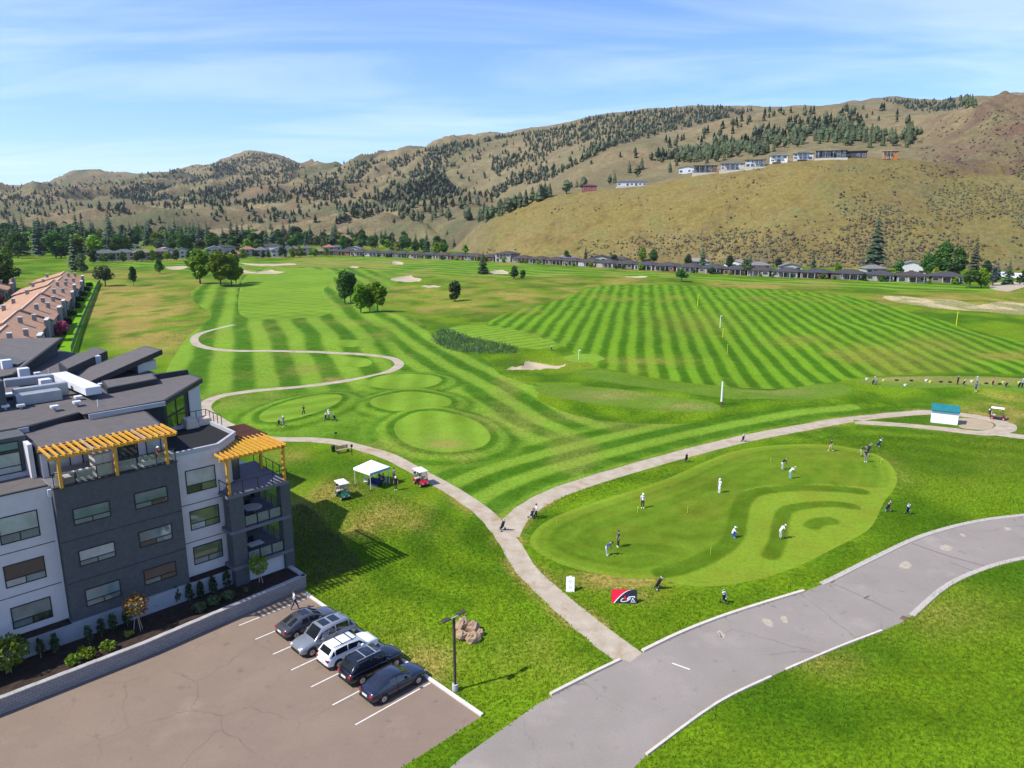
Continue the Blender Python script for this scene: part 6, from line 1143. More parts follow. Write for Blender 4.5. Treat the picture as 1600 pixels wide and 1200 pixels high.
# ------------------------------------------------------------------ reeds and weeds
def blades(name, poly_w, n, h0, h1, w, leafm, label, seed, keep=None, hz=True):
    rnd = np.random.default_rng(seed); lo, hi = poly_w.min(0), poly_w.max(0); P = rnd.uniform(lo, hi, (n, 2)); P = P[inside(P, poly_w)]
    if keep is not None: P = P[keep(P)]
    P = P + rnd.normal(size=P.shape) * (.8 if name == 'reed_bed' else .1)
    n = len(P); z = gh(P[:, 0], P[:, 1]) if hz else np.zeros(n); a = rnd.uniform(0, 6.28, n); h = rnd.uniform(h0, h1, n); ln = rnd.normal(size=(n, 2)) * h[:, None] * .3; dx = np.stack([np.cos(a), np.sin(a)], 1) * w / 2
    v = np.stack([np.concatenate([P - dx, (z - .03)[:, None]], 1), np.concatenate([P + dx, (z - .03)[:, None]], 1), np.concatenate([P + ln, (z + h)[:, None]], 1)], 1).reshape(-1, 3)
    o = npmesh(name, v, np.arange(3 * n).reshape(-1, 3), leafm); tag(o, label, 'grass', kind='stuff')
LEAF['reed'] = leafmat('leaf_reed', (.045, .09, .03), (.09, .15, .06)); LEAF['turf'] = leafmat('leaf_turf', (.055, .125, .003), (.16, .26, .010), .35); LEAF['weed'] = leafmat('leaf_weed', (.09, .12, .04), (.19, .19, .08), .4)
blades('reed_bed', W_(REEDS, 3), 9000, .2, .75, .25, LEAF['reed'], 'dense dark green reeds beside the small pond green', 1)
blades('tall_weeds', W_([(452, 800), (480, 790), (520, 830), (558, 870), (560, 890), (520, 900), (490, 915), (470, 890), (458, 875)], 3), 9000, .12, .5, .10, LEAF['weed'], 'tall uncut weeds in the shade beside the building', 2)
def rough_only(P):
    m = np.ones(len(P), bool)
    for nm, poly, st_, fn in regions: m &= ~inside(P, poly)
    return m
blades('lawn_grass', Gxy([(430, 840), (520, 740), (780, 830), (900, 760), (1300, 680), (1750, 690), (1800, 1250), (560, 1250), (420, 900)]), 300000, .06, .22, .09, LEAF['turf'], 'short uneven lawn grass around the green and the paths', 3, rough_only, False)

# ================================================================== people
def pose_joints(kind):
    J = {'pelvis': (0, 0, .95, .145), 'spine': (0, 0, 1.14, .135), 'chest': (0, .01, 1.36, .155), 'neck': (0, 0, 1.51, .06), 'skull0': (0, .015, 1.585, .072), 'skull1': (0, .02, 1.66, .098), 'skull2': (0, .015, 1.745, .07), 'nose': (0, .125, 1.65, .016)}
    for sd, s in (('L', 1), ('R', -1)):
        J['hip' + sd] = (s * .10, 0, .90, .10); J['knee' + sd] = (s * .11, .03, .50, .068); J['ankle' + sd] = (s * .115, 0, .09, .048); J['toe' + sd] = (s * .125, .17, .045, .045)
        J['sho' + sd] = (s * .19, 0, 1.44, .07); J['elb' + sd] = (s * .25, -.02, 1.17, .048); J['wri' + sd] = (s * .25, .07, .93, .033); J['palm' + sd] = (s * .25, .10, .87, .032)
    if kind == 'walk':
        J['kneeL'] = (.10, .20, .52, .068); J['ankleL'] = (.10, .30, .10, .048); J['toeL'] = (.10, .46, .07, .045); J['kneeR'] = (-.10, -.05, .50, .068); J['ankleR'] = (-.10, -.32, .14, .048); J['toeR'] = (-.10, -.20, .045, .045)
        J['elbL'] = (.25, -.14, 1.20, .048); J['wriL'] = (.24, -.12, .96, .033); J['palmL'] = (.24, -.10, .89, .032); J['elbR'] = (-.25, .08, 1.18, .048); J['wriR'] = (-.22, .26, 1.04, .033); J['palmR'] = (-.22, .32, 1.02, .032)
    if kind in ('putt', 'bend'):
        k = .30 if kind == 'putt' else .42
        J['pelvis'] = (0, -.08, .92, .145); J['spine'] = (0, .04, 1.09, .135); J['chest'] = (0, k * .65, 1.26, .155); J['neck'] = (0, k * 1.05, 1.36, .06); J['skull0'] = (0, k * 1.25, 1.39, .072); J['skull1'] = (0, k * 1.5, 1.42, .098); J['skull2'] = (0, k * 1.62, 1.49, .07); J['nose'] = (0, k * 1.62 + .07, 1.345, .016)
        for sd, s in (('L', 1), ('R', -1)):
            J['hip' + sd] = (s * .11, -.08, .88, .10); J['knee' + sd] = (s * .14, .02, .49, .068); J['sho' + sd] = (s * .19, k * .8, 1.29, .07); J['elb' + sd] = (s * .19, k * .9 + .05, 1.03, .048); J['wri' + sd] = (s * .05, k + .14, .86, .033); J['palm' + sd] = (s * .035, k + .17, .80, .032)
    if kind == 'swing':
        for sd, s in (('L', 1), ('R', -1)): J['elb' + sd] = (-.20 + .1 * s, .16, 1.50, .048); J['wri' + sd] = (-.30 + .03 * s, .10, 1.70, .033); J['palm' + sd] = (-.33 + .03 * s, .08, 1.77, .032)
    if kind == 'crouch':
        J['pelvis'] = (0, -.10, .40, .145); J['spine'] = (0, -.04, .60, .135); J['chest'] = (0, .07, .80, .155); J['neck'] = (0, .13, .95, .06); J['skull0'] = (0, .16, 1.02, .072); J['skull1'] = (0, .19, 1.09, .098); J['skull2'] = (0, .18, 1.17, .07); J['nose'] = (0, .295, 1.08, .016)
        for sd, s in (('L', 1), ('R', -1)):
            J['hip' + sd] = (s * .11, -.08, .38, .10); J['knee' + sd] = (s * .20, .30, .46, .068); J['ankle' + sd] = (s * .15, .08, .09, .048); J['toe' + sd] = (s * .16, .24, .045, .045); J['sho' + sd] = (s * .19, .09, .88, .07); J['elb' + sd] = (s * .23, .27, .66, .048); J['wri' + sd] = (s * .10, .44, .58, .033); J['palm' + sd] = (s * .07, .49, .56, .032)
    if kind == 'sit':
        dz = -.43
        for n in list(J):
            if n[:3] not in ('kne', 'ank', 'toe'): x, y, z, r = J[n]; J[n] = (x, y - .1, z + dz, r)
        for sd, s in (('L', 1), ('R', -1)): J['knee' + sd] = (s * .13, .36, .52, .068); J['ankle' + sd] = (s * .13, .40, .09, .048); J['toe' + sd] = (s * .13, .56, .045, .045); J['elb' + sd] = (s * .25, .02, .78, .048); J['wri' + sd] = (s * .15, .24, .68, .033); J['palm' + sd] = (s * .13, .31, .68, .032)
    if kind == 'push':
        for sd, s in (('L', 1), ('R', -1)): J['elb' + sd] = (s * .26, .06, 1.20, .048); J['wri' + sd] = (s * .14, .30, 1.08, .033); J['palm' + sd] = (s * .12, .37, 1.07, .032)
        J['kneeL'] = (.10, .16, .52, .068); J['ankleL'] = (.10, .22, .10, .048); J['toeL'] = (.10, .38, .07, .045); J['ankleR'] = (-.10, -.24, .12, .048); J['toeR'] = (-.10, -.10, .045, .045)
    return J
BONES = [('pelvis', 'spine'), ('spine', 'chest'), ('chest', 'neck'), ('neck', 'skull0'), ('skull0', 'skull1'), ('skull1', 'skull2'), ('skull1', 'nose')]
for sd in 'LR': BONES += [('pelvis', 'hip' + sd), ('hip' + sd, 'knee' + sd), ('knee' + sd, 'ankle' + sd), ('ankle' + sd, 'toe' + sd), ('chest', 'sho' + sd), ('sho' + sd, 'elb' + sd), ('elb' + sd, 'wri' + sd), ('wri' + sd, 'palm' + sd)]
BODY = {}
def body_mesh(kind, shorts):
    if (kind, shorts) in BODY: return BODY[kind, shorts]
    J = pose_joints(kind); names = list(J); co = [J[n][:3] for n in names]; rad = [J[n][3] for n in names]; ed = [(names.index(a), names.index(b)) for a, b in BONES]; part = list(names)
    for sd, s in (('L', 1), ('R', -1)):
        w = Vector(J['wri' + sd][:3]); p = Vector(J['palm' + sd][:3]); d = (p - w).normalized(); side = d.cross(Vector((s, 0, .2))).normalized(); thick = d.cross(side)
        for k, (off, ln) in enumerate(((-.027, .066), (-.009, .078), (.010, .072), (.027, .055))):
            b = p + side * off + d * .02; t = b + d * ln * .6 + thick * .012; u = t + d * ln * .35 + thick * .03; n = len(co); co += [tuple(b), tuple(t), tuple(u)]; rad += [.0095, .0085, .0075]; part += ['palm' + sd] * 3; ed += [(names.index('palm' + sd), n), (n, n + 1), (n + 1, n + 2)]
        b = w + d * .03 + side * -.035; t = b + d * .04 - side * .022; n = len(co); co += [tuple(b), tuple(t)]; rad += [.011, .009]; part += ['palm' + sd] * 2; ed += [(names.index('wri' + sd), n), (n, n + 1)]
    me = bpy.data.meshes.new('person'); me.from_pydata(co, ed, []); o = bpy.data.objects.new('tmp', me); COL.objects.link(o); m = o.modifiers.new('k', 'SKIN'); m.use_smooth_shade = True; m.branch_smoothing = .4
    for i, sv_ in enumerate(me.skin_vertices[0].data): sv_.radius = (rad[i], rad[i] * (.72 if part[i] in ('pelvis', 'spine', 'chest') else 1.0)); sv_.use_root = part[i] == 'pelvis'
    sb = o.modifiers.new('s', 'SUBSURF'); sb.levels = 1; dg = bpy.context.evaluated_depsgraph_get(); dg.update(); r = bpy.data.meshes.new_from_object(o.evaluated_get(dg)); bpy.data.objects.remove(o)
    # dress it: nearest bone segment decides the cloth
    segs = [(Vector(J[a][:3]), Vector(J[b][:3]), a, b) for a, b in BONES]; r.materials.clear()
    for _ in range(5): r.materials.append(None)
    for p in r.polygons:
        c = p.center; best = None
        for a, b, na_, nb_ in segs:
            d = b - a; t = max(0, min(1, (c - a).dot(d) / max(d.length_squared, 1e-6))); q = (c - a - d * t).length
            if best is None or q < best[0]: best = (q, na_, nb_, t)
        _, na_, nb_, t = best
        if nb_[:3] == 'toe' or (nb_[:3] == 'ank' and t > .9): k = 4
        elif nb_[:3] == 'ank': k = 0 if shorts else 2
        elif nb_[:3] == 'kne': k = 0 if shorts and t > .85 else 2
        elif nb_[:3] == 'hip' or (na_ == 'pelvis' and t < .25): k = 2
        elif nb_[:3] in ('wri', 'pal'): k = 0
        elif nb_[:3] == 'elb': k = 1 if t < .75 else 0
        elif nb_[:2] in ('sk', 'no') or (nb_ == 'neck' and t > .6): k = 0
        else: k = 1
        p.material_index = k
    BODY[kind, shorts] = (r, J); return BODY[kind, shorts]
SKIN = mat('skin', (.42, .25, .17), .6, .08, 4); SKIN2 = mat('skin_tan', (.28, .16, .10), .6, .08, 4)
CL = {'white': (.72, .73, .75), 'navy': (.016, .022, .055), 'blue': (.03, .09, .24), 'black': (.012, .012, .014), 'grey': (.22, .23, .25), 'khaki': (.42, .33, .20), 'lightblue': (.30, .47, .60), 'orange': (.55, .22, .14), 'red': (.48, .05, .06), 'teal': (.22, .42, .42), 'stone': (.50, .48, .44), 'royal': (.02, .06, .35), 'brown': (.06, .035, .02), 'pink': (.6, .3, .3)}
def cloth(c): return mat('cloth_' + c, CL[c], .85, .08, 5)
def person(px, py, rz, kind, shirt, pants, hat, shoes, label, group=None, shorts=False, loc=None, height=1.0):
    r, J = body_mesh(kind, shorts); me = r.copy(); o = bpy.data.objects.new('person', me); COL.objects.link(o)
    for i, m in enumerate((SKIN, cloth(shirt), cloth(pants), cloth('brown'), cloth(shoes))): me.materials[i] = m
    x, y, z = GG(px, py) if loc is None else loc; o.location = (x, y, z); o.rotation_euler[2] = rz; o.scale = (height,) * 3; tag(o, label, 'person', group)
    c = Vector(J['skull1'][:3]); up = (Vector(J['skull2'][:3]) - Vector(J['skull0'][:3])).normalized(); nose = Vector(J['nose'][:3]) - c; f = (nose - up * nose.dot(up)).normalized(); s = f.cross(up)
    cap = MB(); n, m_ = 10, 4; base = c + up * .02
    for j in range(m_ + 1):
        a = j / m_ * math.pi / 2
        for i in range(n): b = 2 * math.pi * i / n; cap.v.append(tuple(base + (f * math.cos(b) * 1.08 + s * math.sin(b)) * .108 * math.cos(a) + up * .115 * math.sin(a)))
    cap.f = [(j * n + i, j * n + (i + 1) % n, (j + 1) * n + (i + 1) % n, (j + 1) * n + i) for j in range(m_) for i in range(n)]
    if hat in ('brown', 'black0'): cap.build('hair', mat('hair_brown', (.04, .025, .016), .7, .2, 9), o, True)
    else:
        k = len(cap.v); cap.v += [tuple(base + f * .10 + s * .08), tuple(base + f * .21 + s * .06 - up * .01), tuple(base + f * .21 - s * .06 - up * .01), tuple(base + f * .10 - s * .08)]; cap.f.append((k, k + 1, k + 2, k + 3)); cap.f.append((k, k + 3, 1, n - 1) if False else (k + 3, k, 1)); cap.build('cap', cloth(hat), o, True)
    return o
def stick(name, loc, rz, pts, head, m, label, cat='golf club', flagc=None):
    e = empty(name, loc, rz); tag(e, label, cat)
    for a, b in zip(pts[:-1], pts[1:]): MB().tube(a, b, .012, .010, 6).build('shaft', m, e)
    if head: MB().box(*head).build('club_head', C_BLACK, e)
    return e
STEEL = mat('club_steel', (.5, .5, .52), .3, .05, metal=.7)
def putter(o, kind, label):
    J = pose_joints(kind); p = Vector(J['palmL'][:3]); a = p + Vector((-.03, 0, .12)); b = Vector((0, p.y + .28, .03)); e = empty('putter', o.location, o.rotation_euler[2]); tag(e, label, 'golf club'); MB().tube(a, b, .014, .009, 6).build('shaft', STEEL, e); MB().box(-.06, .06, b.y - .02, b.y + .05, .005, .035).build('club_head', C_BLACK, e)
PI = math.pi
person(461, 953, -R(60), 'walk', 'white', 'navy', 'brown', 'black', 'man in white shirt walking past the grey sedan', None)
G1 = 'golfers on the left tee'
person(443, 666, R(200), 'push', 'grey', 'grey', 'white', 'white', 'golfer in grey with white cap pushing a bag on the left tee', G1); person(475, 650, R(160), 'walk', 'black', 'black', 'brown', 'white', 'golfer in black standing alone on the left tee', G1); person(514, 656, R(150), 'stand', 'white', 'grey', 'white', 'black', 'golfer in white between two push carts', G1)
person(616, 752, R(150), 'stand', 'grey', 'khaki', 'brown', 'black', 'man in grey top standing behind the tent corner', 'people at the tent'); person(619, 766, R(170), 'stand', 'black', 'black', 'white', 'white', 'person in black with white cap by the tent', 'people at the tent')
person(838, 811, R(100), 'push', 'white', 'black', 'brown', 'black', 'golfer in white and black pushing a cart on the right path', None)
PG = 'golfers on the putting green'
o = person(948, 868, R(250), 'putt', 'blue', 'stone', 'navy', 'white', 'golfer in blue shirt and pale trousers putting at the left of the green', PG); putter(o, 'putt', 'putter held by the golfer in blue')
person(966, 855, R(100), 'stand', 'navy', 'black', 'brown', 'white', 'golfer in navy standing beside the one in blue', PG); person(1004, 794, R(180), 'stand', 'white', 'black', 'white', 'white', 'golfer in white shirt and black trousers near a yellow pin', PG); person(1124, 770, R(110), 'stand', 'white', 'white', 'white', 'white', 'golfer dressed all in white in the middle of the green', PG)
o = person(1222, 734, R(285), 'bend', 'black', 'stone', 'black0', 'white', 'golfer in black shirt and pale trousers bending over a putt', PG); putter(o, 'bend', 'putter held by the golfer in black shirt'); o = person(1234, 748, R(285), 'bend', 'white', 'teal', 'white', 'white', 'golfer in white shirt and teal trousers bending over a putt', PG); putter(o, 'bend', 'putter held by the golfer in teal trousers')
o = person(1219, 842, R(280), 'putt', 'white', 'stone', 'white', 'black', 'golfer in white at the near side of the green looking down', PG); putter(o, 'putt', 'putter held by the golfer in white near the dark band'); person(1145, 840, R(270), 'crouch', 'white', 'royal', 'white', 'white', 'golfer crouching in white shirt and blue trousers on a dark mown band', PG)
person(1298, 705, R(110), 'walk', 'navy', 'khaki', 'brown', 'white', 'golfer in navy shirt and khaki shorts walking at the back of the green', PG, True); person(1345, 713, R(250), 'bend', 'navy', 'khaki', 'navy', 'black', 'golfer in navy bending over a bag behind the green', PG, True); person(1352, 722, R(180), 'stand', 'navy', 'grey', 'navy', 'white', 'golfer in navy and grey at the far right edge of the green', PG)
RG = 'golfers on the range tee'
person(1369, 601, R(20), 'putt', 'grey', 'grey', 'white', 'black', 'golfer in grey at the left end of the range tee', RG); person(1496, 601, R(20), 'stand', 'black', 'black', 'grey', 'black', 'golfer in black on the range tee', RG); person(1526, 602, R(10), 'swing', 'lightblue', 'grey', 'white', 'white', 'golfer in pale blue swinging on the range tee', RG); person(1524, 613, R(170), 'stand', 'royal', 'navy', 'brown', 'white', 'person in royal blue standing behind the range tee', RG, True); person(1551, 603, R(10), 'swing', 'orange', 'black', 'brown', 'white', 'golfer in orange swinging on the range tee', RG); person(1597, 606, R(20), 'swing', 'lightblue', 'navy', 'white', 'white', 'golfer in light blue at the right picture edge', RG)
w = st2w(10.75, .75); person(0, 0, R(45 + 30), 'sit', 'red', 'pink', 'white', 'white', 'person in red with white cap seated on the upper terrace', None, loc=(w[0], w[1], 12.9))
e = on_b(empty('terrace_chair'), 10.75, .85, 12.9, R(30)); tag(e, 'low chair under the person in red on the terrace', 'chair'); MB().box(-.26, .26, -.4, .1, .30, .36).build('seat', C_BLACK, e)
for x in (-.24, .24):
    for y in (-.38, .08): MB().box(x - .02, x + .02, y - .02, y + .02, 0, .3).build('leg', C_BLACK, e)

# ================================================================== golf bags and carts
def make_bag():
    e = empty('push_cart'); f = MB().tube((0, .28, .22), (0, -.30, 1.02), .022, .022, 6).build('frame', C_BLACK, e); MB().bar((-.16, -.33, 1.04), (.16, -.33, 1.04), .035, .035).build('handle', C_BLACK, e)
    b = MB().tube((0, .16, .26), (0, -.20, 1.02), .135, .15, 12).build('bag', mat('bag_main', (.02, .022, .03), .8, .1), e); MB().tube((0, -.17, .96), (0, -.21, 1.045), .158, .158, 12).build('bag_rim', mat('bag_trim', (.5, .5, .52), .7, .1), b); MB().box(.09, .19, -.06, .14, .42, .72).build('pocket', M['bag_trim'], b)
    for i in range(7): a = i * .9; p = Vector((.08 * math.cos(a), -.2 + .07 * math.sin(a), 1.03)); q = p + Vector((.02 * math.cos(a), -.12, .2 + .05 * (i % 3))); c = MB().tube(p, q, .010, .009, 5).build('club', STEEL, e); MB().blob(tuple(q), .045, .06, .04, i, 6, 4, .1).build('head_cover', C_BLACK if i % 2 else mat('cover_white', (.6, .6, .6), .7, .05), c)
    for x, y, r in ((-.30, -.08, .15), (.30, -.08, .15), (0, .46, .11)): wv = MB().tube((x - .025, y, r), (x + .025, y, r), r, r, 14).build('wheel', C_BLACK, e); MB().tube((x - .03, y, r), (x + .03, y, r), r * .6, r * .6, 10).build('hub', mat('hub_grey', (.4, .4, .42), .5, .05), wv)
    MB().tube((-.30, -.08, .15), (.30, -.08, .15), .02, .02, 6).build('axle', C_BLACK, e); MB().tube((0, .16, .28), (0, .46, .11), .02, .02, 6).build('fork', C_BLACK, e)
    return e
bag0 = make_bag(); first = True
def bagm(c): return mat('bag_' + c, CL[c], .8, .1)
for px, py, rz, main, trim, lb in [(436, 664, 20, 'grey', 'white', 'grey push cart by the golfer in grey on the left tee'), (509, 656, 30, 'brown', 'white', 'dark push cart left of the golfer in white on the left tee'), (523, 658, -20, 'black', 'grey', 'black push cart right of the golfer in white on the left tee'), (832, 809, 100, 'navy', 'black', 'dark push cart pushed along the right path'), (785, 829, 40, 'black', 'navy', 'black push cart parked at the fork of the paths'), (1072, 722, 0, 'black', 'black', 'black bag on the edge of the right path above the green'), (1161, 690, 0, 'black', 'white', 'black and white bag far along the right path'), (1373, 698, 60, 'navy', 'white', 'navy and white bag lying beyond the back right of the green'), (1357, 707, 100, 'black', 'grey', 'dark bag beside the golfer bending behind the green'),
                                   (1387, 799, 10, 'navy', 'orange', 'navy bag with orange top right of the green'), (1418, 803, -20, 'black', 'white', 'black and white bag farthest right of the green'), (1028, 921, 50, 'black', 'black', 'black push cart at the lower edge of the green near the banner'), (1131, 942, -30, 'black', 'white', 'black push cart with white towel near the road kerb'), (1364, 601, 0, 'black', 'grey', 'dark bag beside the leftmost range golfer'), (1506, 602, 0, 'black', 'white', 'black and white bag on the range tee'), (1572, 605, 0, 'black', 'orange', 'dark bag with yellow towel on the range tee'), (1592, 606, 0, 'black', 'black', 'black bag near the right edge of the range tee'), (862, 547, 0, 'black', 'white', 'lone bag at the tip of the pond green')]:
    o = bag0 if first else copy_tree(bag0); first = False; x, y, z = GG(px, py); o.location = (x, y, z); o.rotation_euler[2] = R(rz); tag(o, lb, 'golf bag', 'golf bags and push carts')
    if o is not bag0: recolor(o, {'bag_main': bagm(main), 'bag_trim': bagm(trim)})
def golf_cart(px, py, rz, bodyc, label):
    x, y, z = GG(px, py); e = empty('golf_cart', (x, y, z), rz); tag(e, label, 'golf cart', 'golf carts'); bm = mat('cart_' + bodyc, {'red': (.36, .012, .03), 'green': (.012, .10, .05), 'maroon': (.20, .010, .02)}[bodyc], .3, .05, coat=.5); wm = mat('cart_roof', (.66, .65, .60), .6, .05); sm = mat('cart_seat', (.42, .38, .30), .7, .08)
    # front cowl (+y forward), floor, rear body
    MB().hexa([(-.56, .62, .28), (.56, .62, .28), (.46, 1.18, .30), (-.46, 1.18, .30), (-.54, .62, .86), (.54, .62, .86), (.40, 1.12, .60), (-.40, 1.12, .60)]).build('front_cowl', bm, e, bevel=.06); MB().box(-.57, .57, -.3, .62, .24, .31).build('floor', C_BLACK, e); MB().hexa([(-.58, -1.15, .32), (.58, -1.15, .32), (.58, -.28, .32), (-.58, -.28, .32), (-.54, -1.10, .66), (.54, -1.10, .66), (.56, -.30, .62), (-.56, -.30, .62)]).build('rear_body', bm, e, bevel=.05)
    MB().box(-.54, .54, -.78, -.26, .66, .80).build('seat', sm, e, bevel=.04); MB().box(-.54, .54, -.92, -.80, .70, 1.16).build('backrest', sm, e, bevel=.04)
    MB().hexa([(-.62, -1.05, 1.84), (.62, -1.05, 1.84), (.62, .82, 1.84), (-.62, .82, 1.84), (-.54, -.97, 1.93), (.54, -.97, 1.93), (.54, .72, 1.93), (-.54, .72, 1.93)]).build('roof', wm, e, bevel=.03)
    for sx in (-.52, .52): MB().bar((sx, -.95, .64), (sx, -.98, 1.84), .04, .04).build('roof_strut', C_BLACK, e); MB().bar((sx, .74, .70), (sx * .98, .56, 1.84), .04, .04).build('roof_strut', C_BLACK, e)
    MB().hexa([(-.5, .72, .86), (.5, .72, .86), (.5, .74, .86), (-.5, .74, .86), (-.49, .55, 1.80), (.49, .55, 1.80), (.49, .57, 1.80), (-.49, .57, 1.80)]).build('windshield', M['clear_glass'], e)
    MB().tube((-.25, .50, .80), (-.25, .30, 1.0), .02, .02, 6).build('steering_column', C_BLACK, e); MB().tube((-.25, .32, .98), (-.25, .29, 1.01), .17, .17, 14).build('steering_wheel', C_BLACK, e)
    for sx in (-.5, .5):
        for sy in (-.72, .84): w = MB().tube((sx - .09, sy, .22), (sx + .09, sy, .22), .22, .22, 16).build('wheel', C_BLACK, e, bevel=.02); MB().tube((sx - .095, sy, .22), (sx + .095, sy, .22), .12, .12, 10).build('hub', M['hub_grey'], w)
        MB().box(sx * .6 - .08, sx * .6 + .08, 1.13, 1.19, .44, .52).build('headlight', mat('headlight', (.6, .62, .65), .15, .05, spec=.8), e)
    for sx in (-.22, .2): b = MB().tube((sx, -1.02, .68), (sx, -1.16, 1.35), .13, .14, 10).build('golf_bag', C_BLACK, e); MB().blob((sx, -1.18, 1.42), .12, .12, .12, 3, 7, 4, .2).build('club_heads', M['cover_white'], b)
golf_cart(536, 777, R(215), 'green', 'green golf cart with white roof left of the tent'); golf_cart(658, 757, R(215), 'red', 'red golf cart on the gravel path right of the tent'); golf_cart(1558, 655, R(235), 'maroon', 'dark red golf cart beside the loop of the right path')

# ================================================================== tent, table, signs, shed
x, y, z = GG(582, 757); e = empty('canopy_tent', (x, y, z), R(-40)); tag(e, 'white pop-up canopy tent with blue striped edge beside the gravel path', 'tent'); C_CAN = mat('canopy_white', (.80, .79, .80), .8, .03); C_BLU = mat('valance_blue', (.16, .30, .48), .8, .1); a = 1.55
MB().add([(-a, -a, 2.2), (a, -a, 2.2), (a, a, 2.2), (-a, a, 2.2), (0, 0, 3.15), (-a + .03, -a + .03, 2.17), (a - .03, -a + .03, 2.17), (a - .03, a - .03, 2.17), (-a + .03, a - .03, 2.17), (0, 0, 3.11)], [(0, 1, 4), (1, 2, 4), (2, 3, 4), (3, 0, 4), (6, 5, 9), (7, 6, 9), (8, 7, 9), (5, 8, 9), (0, 5, 6, 1), (1, 6, 7, 2), (2, 7, 8, 3), (3, 8, 5, 0)]).build('canopy', C_CAN, e)
for i, (x0, x1, y0, y1) in enumerate(((-a, a, -a - .012, -a + .012), (a - .012, a + .012, -a + .02, a), (-a, a - .02, a - .012, a + .012), (-a - .012, -a + .012, -a + .02, a - .02))): v = MB().box(x0, x1, y0, y1, 1.93, 2.2).build('valance', C_BLU if i == 1 else C_CAN, e)
for sx in (-1.45, 1.45):
    for sy in (-1.45, 1.45): MB().box(sx - .03, sx + .03, sy - .03, sy + .03, .05, 2.18).build('leg', C_WHITE, e); MB().box(sx - .14, sx + .14, sy - .14, sy + .14, 0, .06).build('foot_plate', C_BLACK, e); MB().tube((sx * .98, sy * .98, .35), (sx * .9, sy * .9, .35), .05, .05, 6).build('leg_weight', C_GALV, e)
tx_, ty_ = x, y
def local(dx, dy): c, s = math.cos(R(-40)), math.sin(R(-40)); return tx_ + dx * c - dy * s, ty_ + dx * s + dy * c
q = local(.5, .1); e = empty('folding_table', (*q, z), R(-40)); tag(e, 'folding table under a dark blue cloth in the tent shade', 'table'); MB().box(-.9, .9, -.36, .36, .70, .74).build('table_top', mat('cloth_navy2', (.015, .03, .16), .9, .1), e); MB().box(-.91, .91, -.38, -.362, .08, .745).build('cloth_front', M['cloth_navy2'], e)
for sx in (-.8, .8):
    for sy in (-.3, .3): MB().tube((sx, sy, 0), (sx, sy, .7), .02, .02, 6).build('leg', C_BLACK, e)
for k, (dx, dy, cl, lb) in enumerate(((.1, .95, 'royal', 'person in royal blue seated at the tent table'), (.9, .9, 'navy', 'person in navy seated at the right of the tent table'))):
    q = local(dx, dy); person(0, 0, R(140), 'sit', cl, 'black', 'brown', 'black', lb, 'people at the tent', loc=(*q, z)); ch = empty('folding_chair', (*local(dx, dy + .05), z), R(140)); tag(ch, ['folding chair of the person in royal blue', 'folding chair of the person in navy'][k], 'chair'); MB().box(-.22, .22, -.35, .12, .33, .37).build('seat', C_WHITE, ch); MB().box(-.22, .22, -.40, -.36, .40, .85).build('backrest', C_WHITE, ch)
    for sx in (-.2, .2):
        for sy in (-.33, .1): MB().tube((sx, sy, 0), (sx, sy, .34), .015, .015, 6).build('leg', C_WHITE, ch)
q = local(-.55, -.55); ch = empty('folding_chair', (*q, z), R(30)); tag(ch, 'empty white folding chair at the front of the tent', 'chair'); MB().box(-.22, .22, -.22, .22, .42, .46).build('seat', C_WHITE, ch); MB().box(-.22, .22, .2, .24, .5, .9).build('backrest', C_WHITE, ch)
for sx in (-.2, .2):
    for sy in (-.2, .2): MB().tube((sx, sy, 0), (sx, sy, .43), .015, .015, 6).build('leg', C_WHITE, ch)
# white A-board
x, y, z = GG(891, 922); e = empty('sandwich_board', (x, y, z), R(-6)); tag(e, 'white sandwich board sign beside the gravel path', 'sign'); C_SGN = mat('sign_white', (.80, .79, .80), .6, .02); C_INK = mat('sign_ink', (.42, .40, .44), .8, .1)
f = MB().hexa([(-.36, -.30, .0), (.36, -.30, .0), (.36, -.26, .0), (-.36, -.26, .0), (-.36, -.03, 1.25), (.36, -.03, 1.25), (.36, .0, 1.25), (-.36, .0, 1.25)]).build('front_board', C_SGN, e); MB().hexa([(-.36, .26, .0), (.36, .26, .0), (.36, .30, .0), (-.36, .30, .0), (-.36, .01, 1.25), (.36, .01, 1.25), (.36, .04, 1.25), (-.36, .04, 1.25)]).build('back_board', C_SGN, e); MB().box(-.12, .12, -.05, .06, 1.252, 1.32).build('handle', C_SGN, e)
for i, (z0, h, w) in enumerate(((1.12, .05, .08), (.96, .035, .36), (.86, .03, .40), (.78, .025, .34), (.68, .045, .10), (.44, .03, .26), (.37, .025, .22), (.30, .025, .26))): yy = -.30 + .27 * z0 / 1.25 - .006; MB().box(-w / 2, w / 2, yy - .004, yy + .002, z0, z0 + h).build('text_line', C_INK, f)
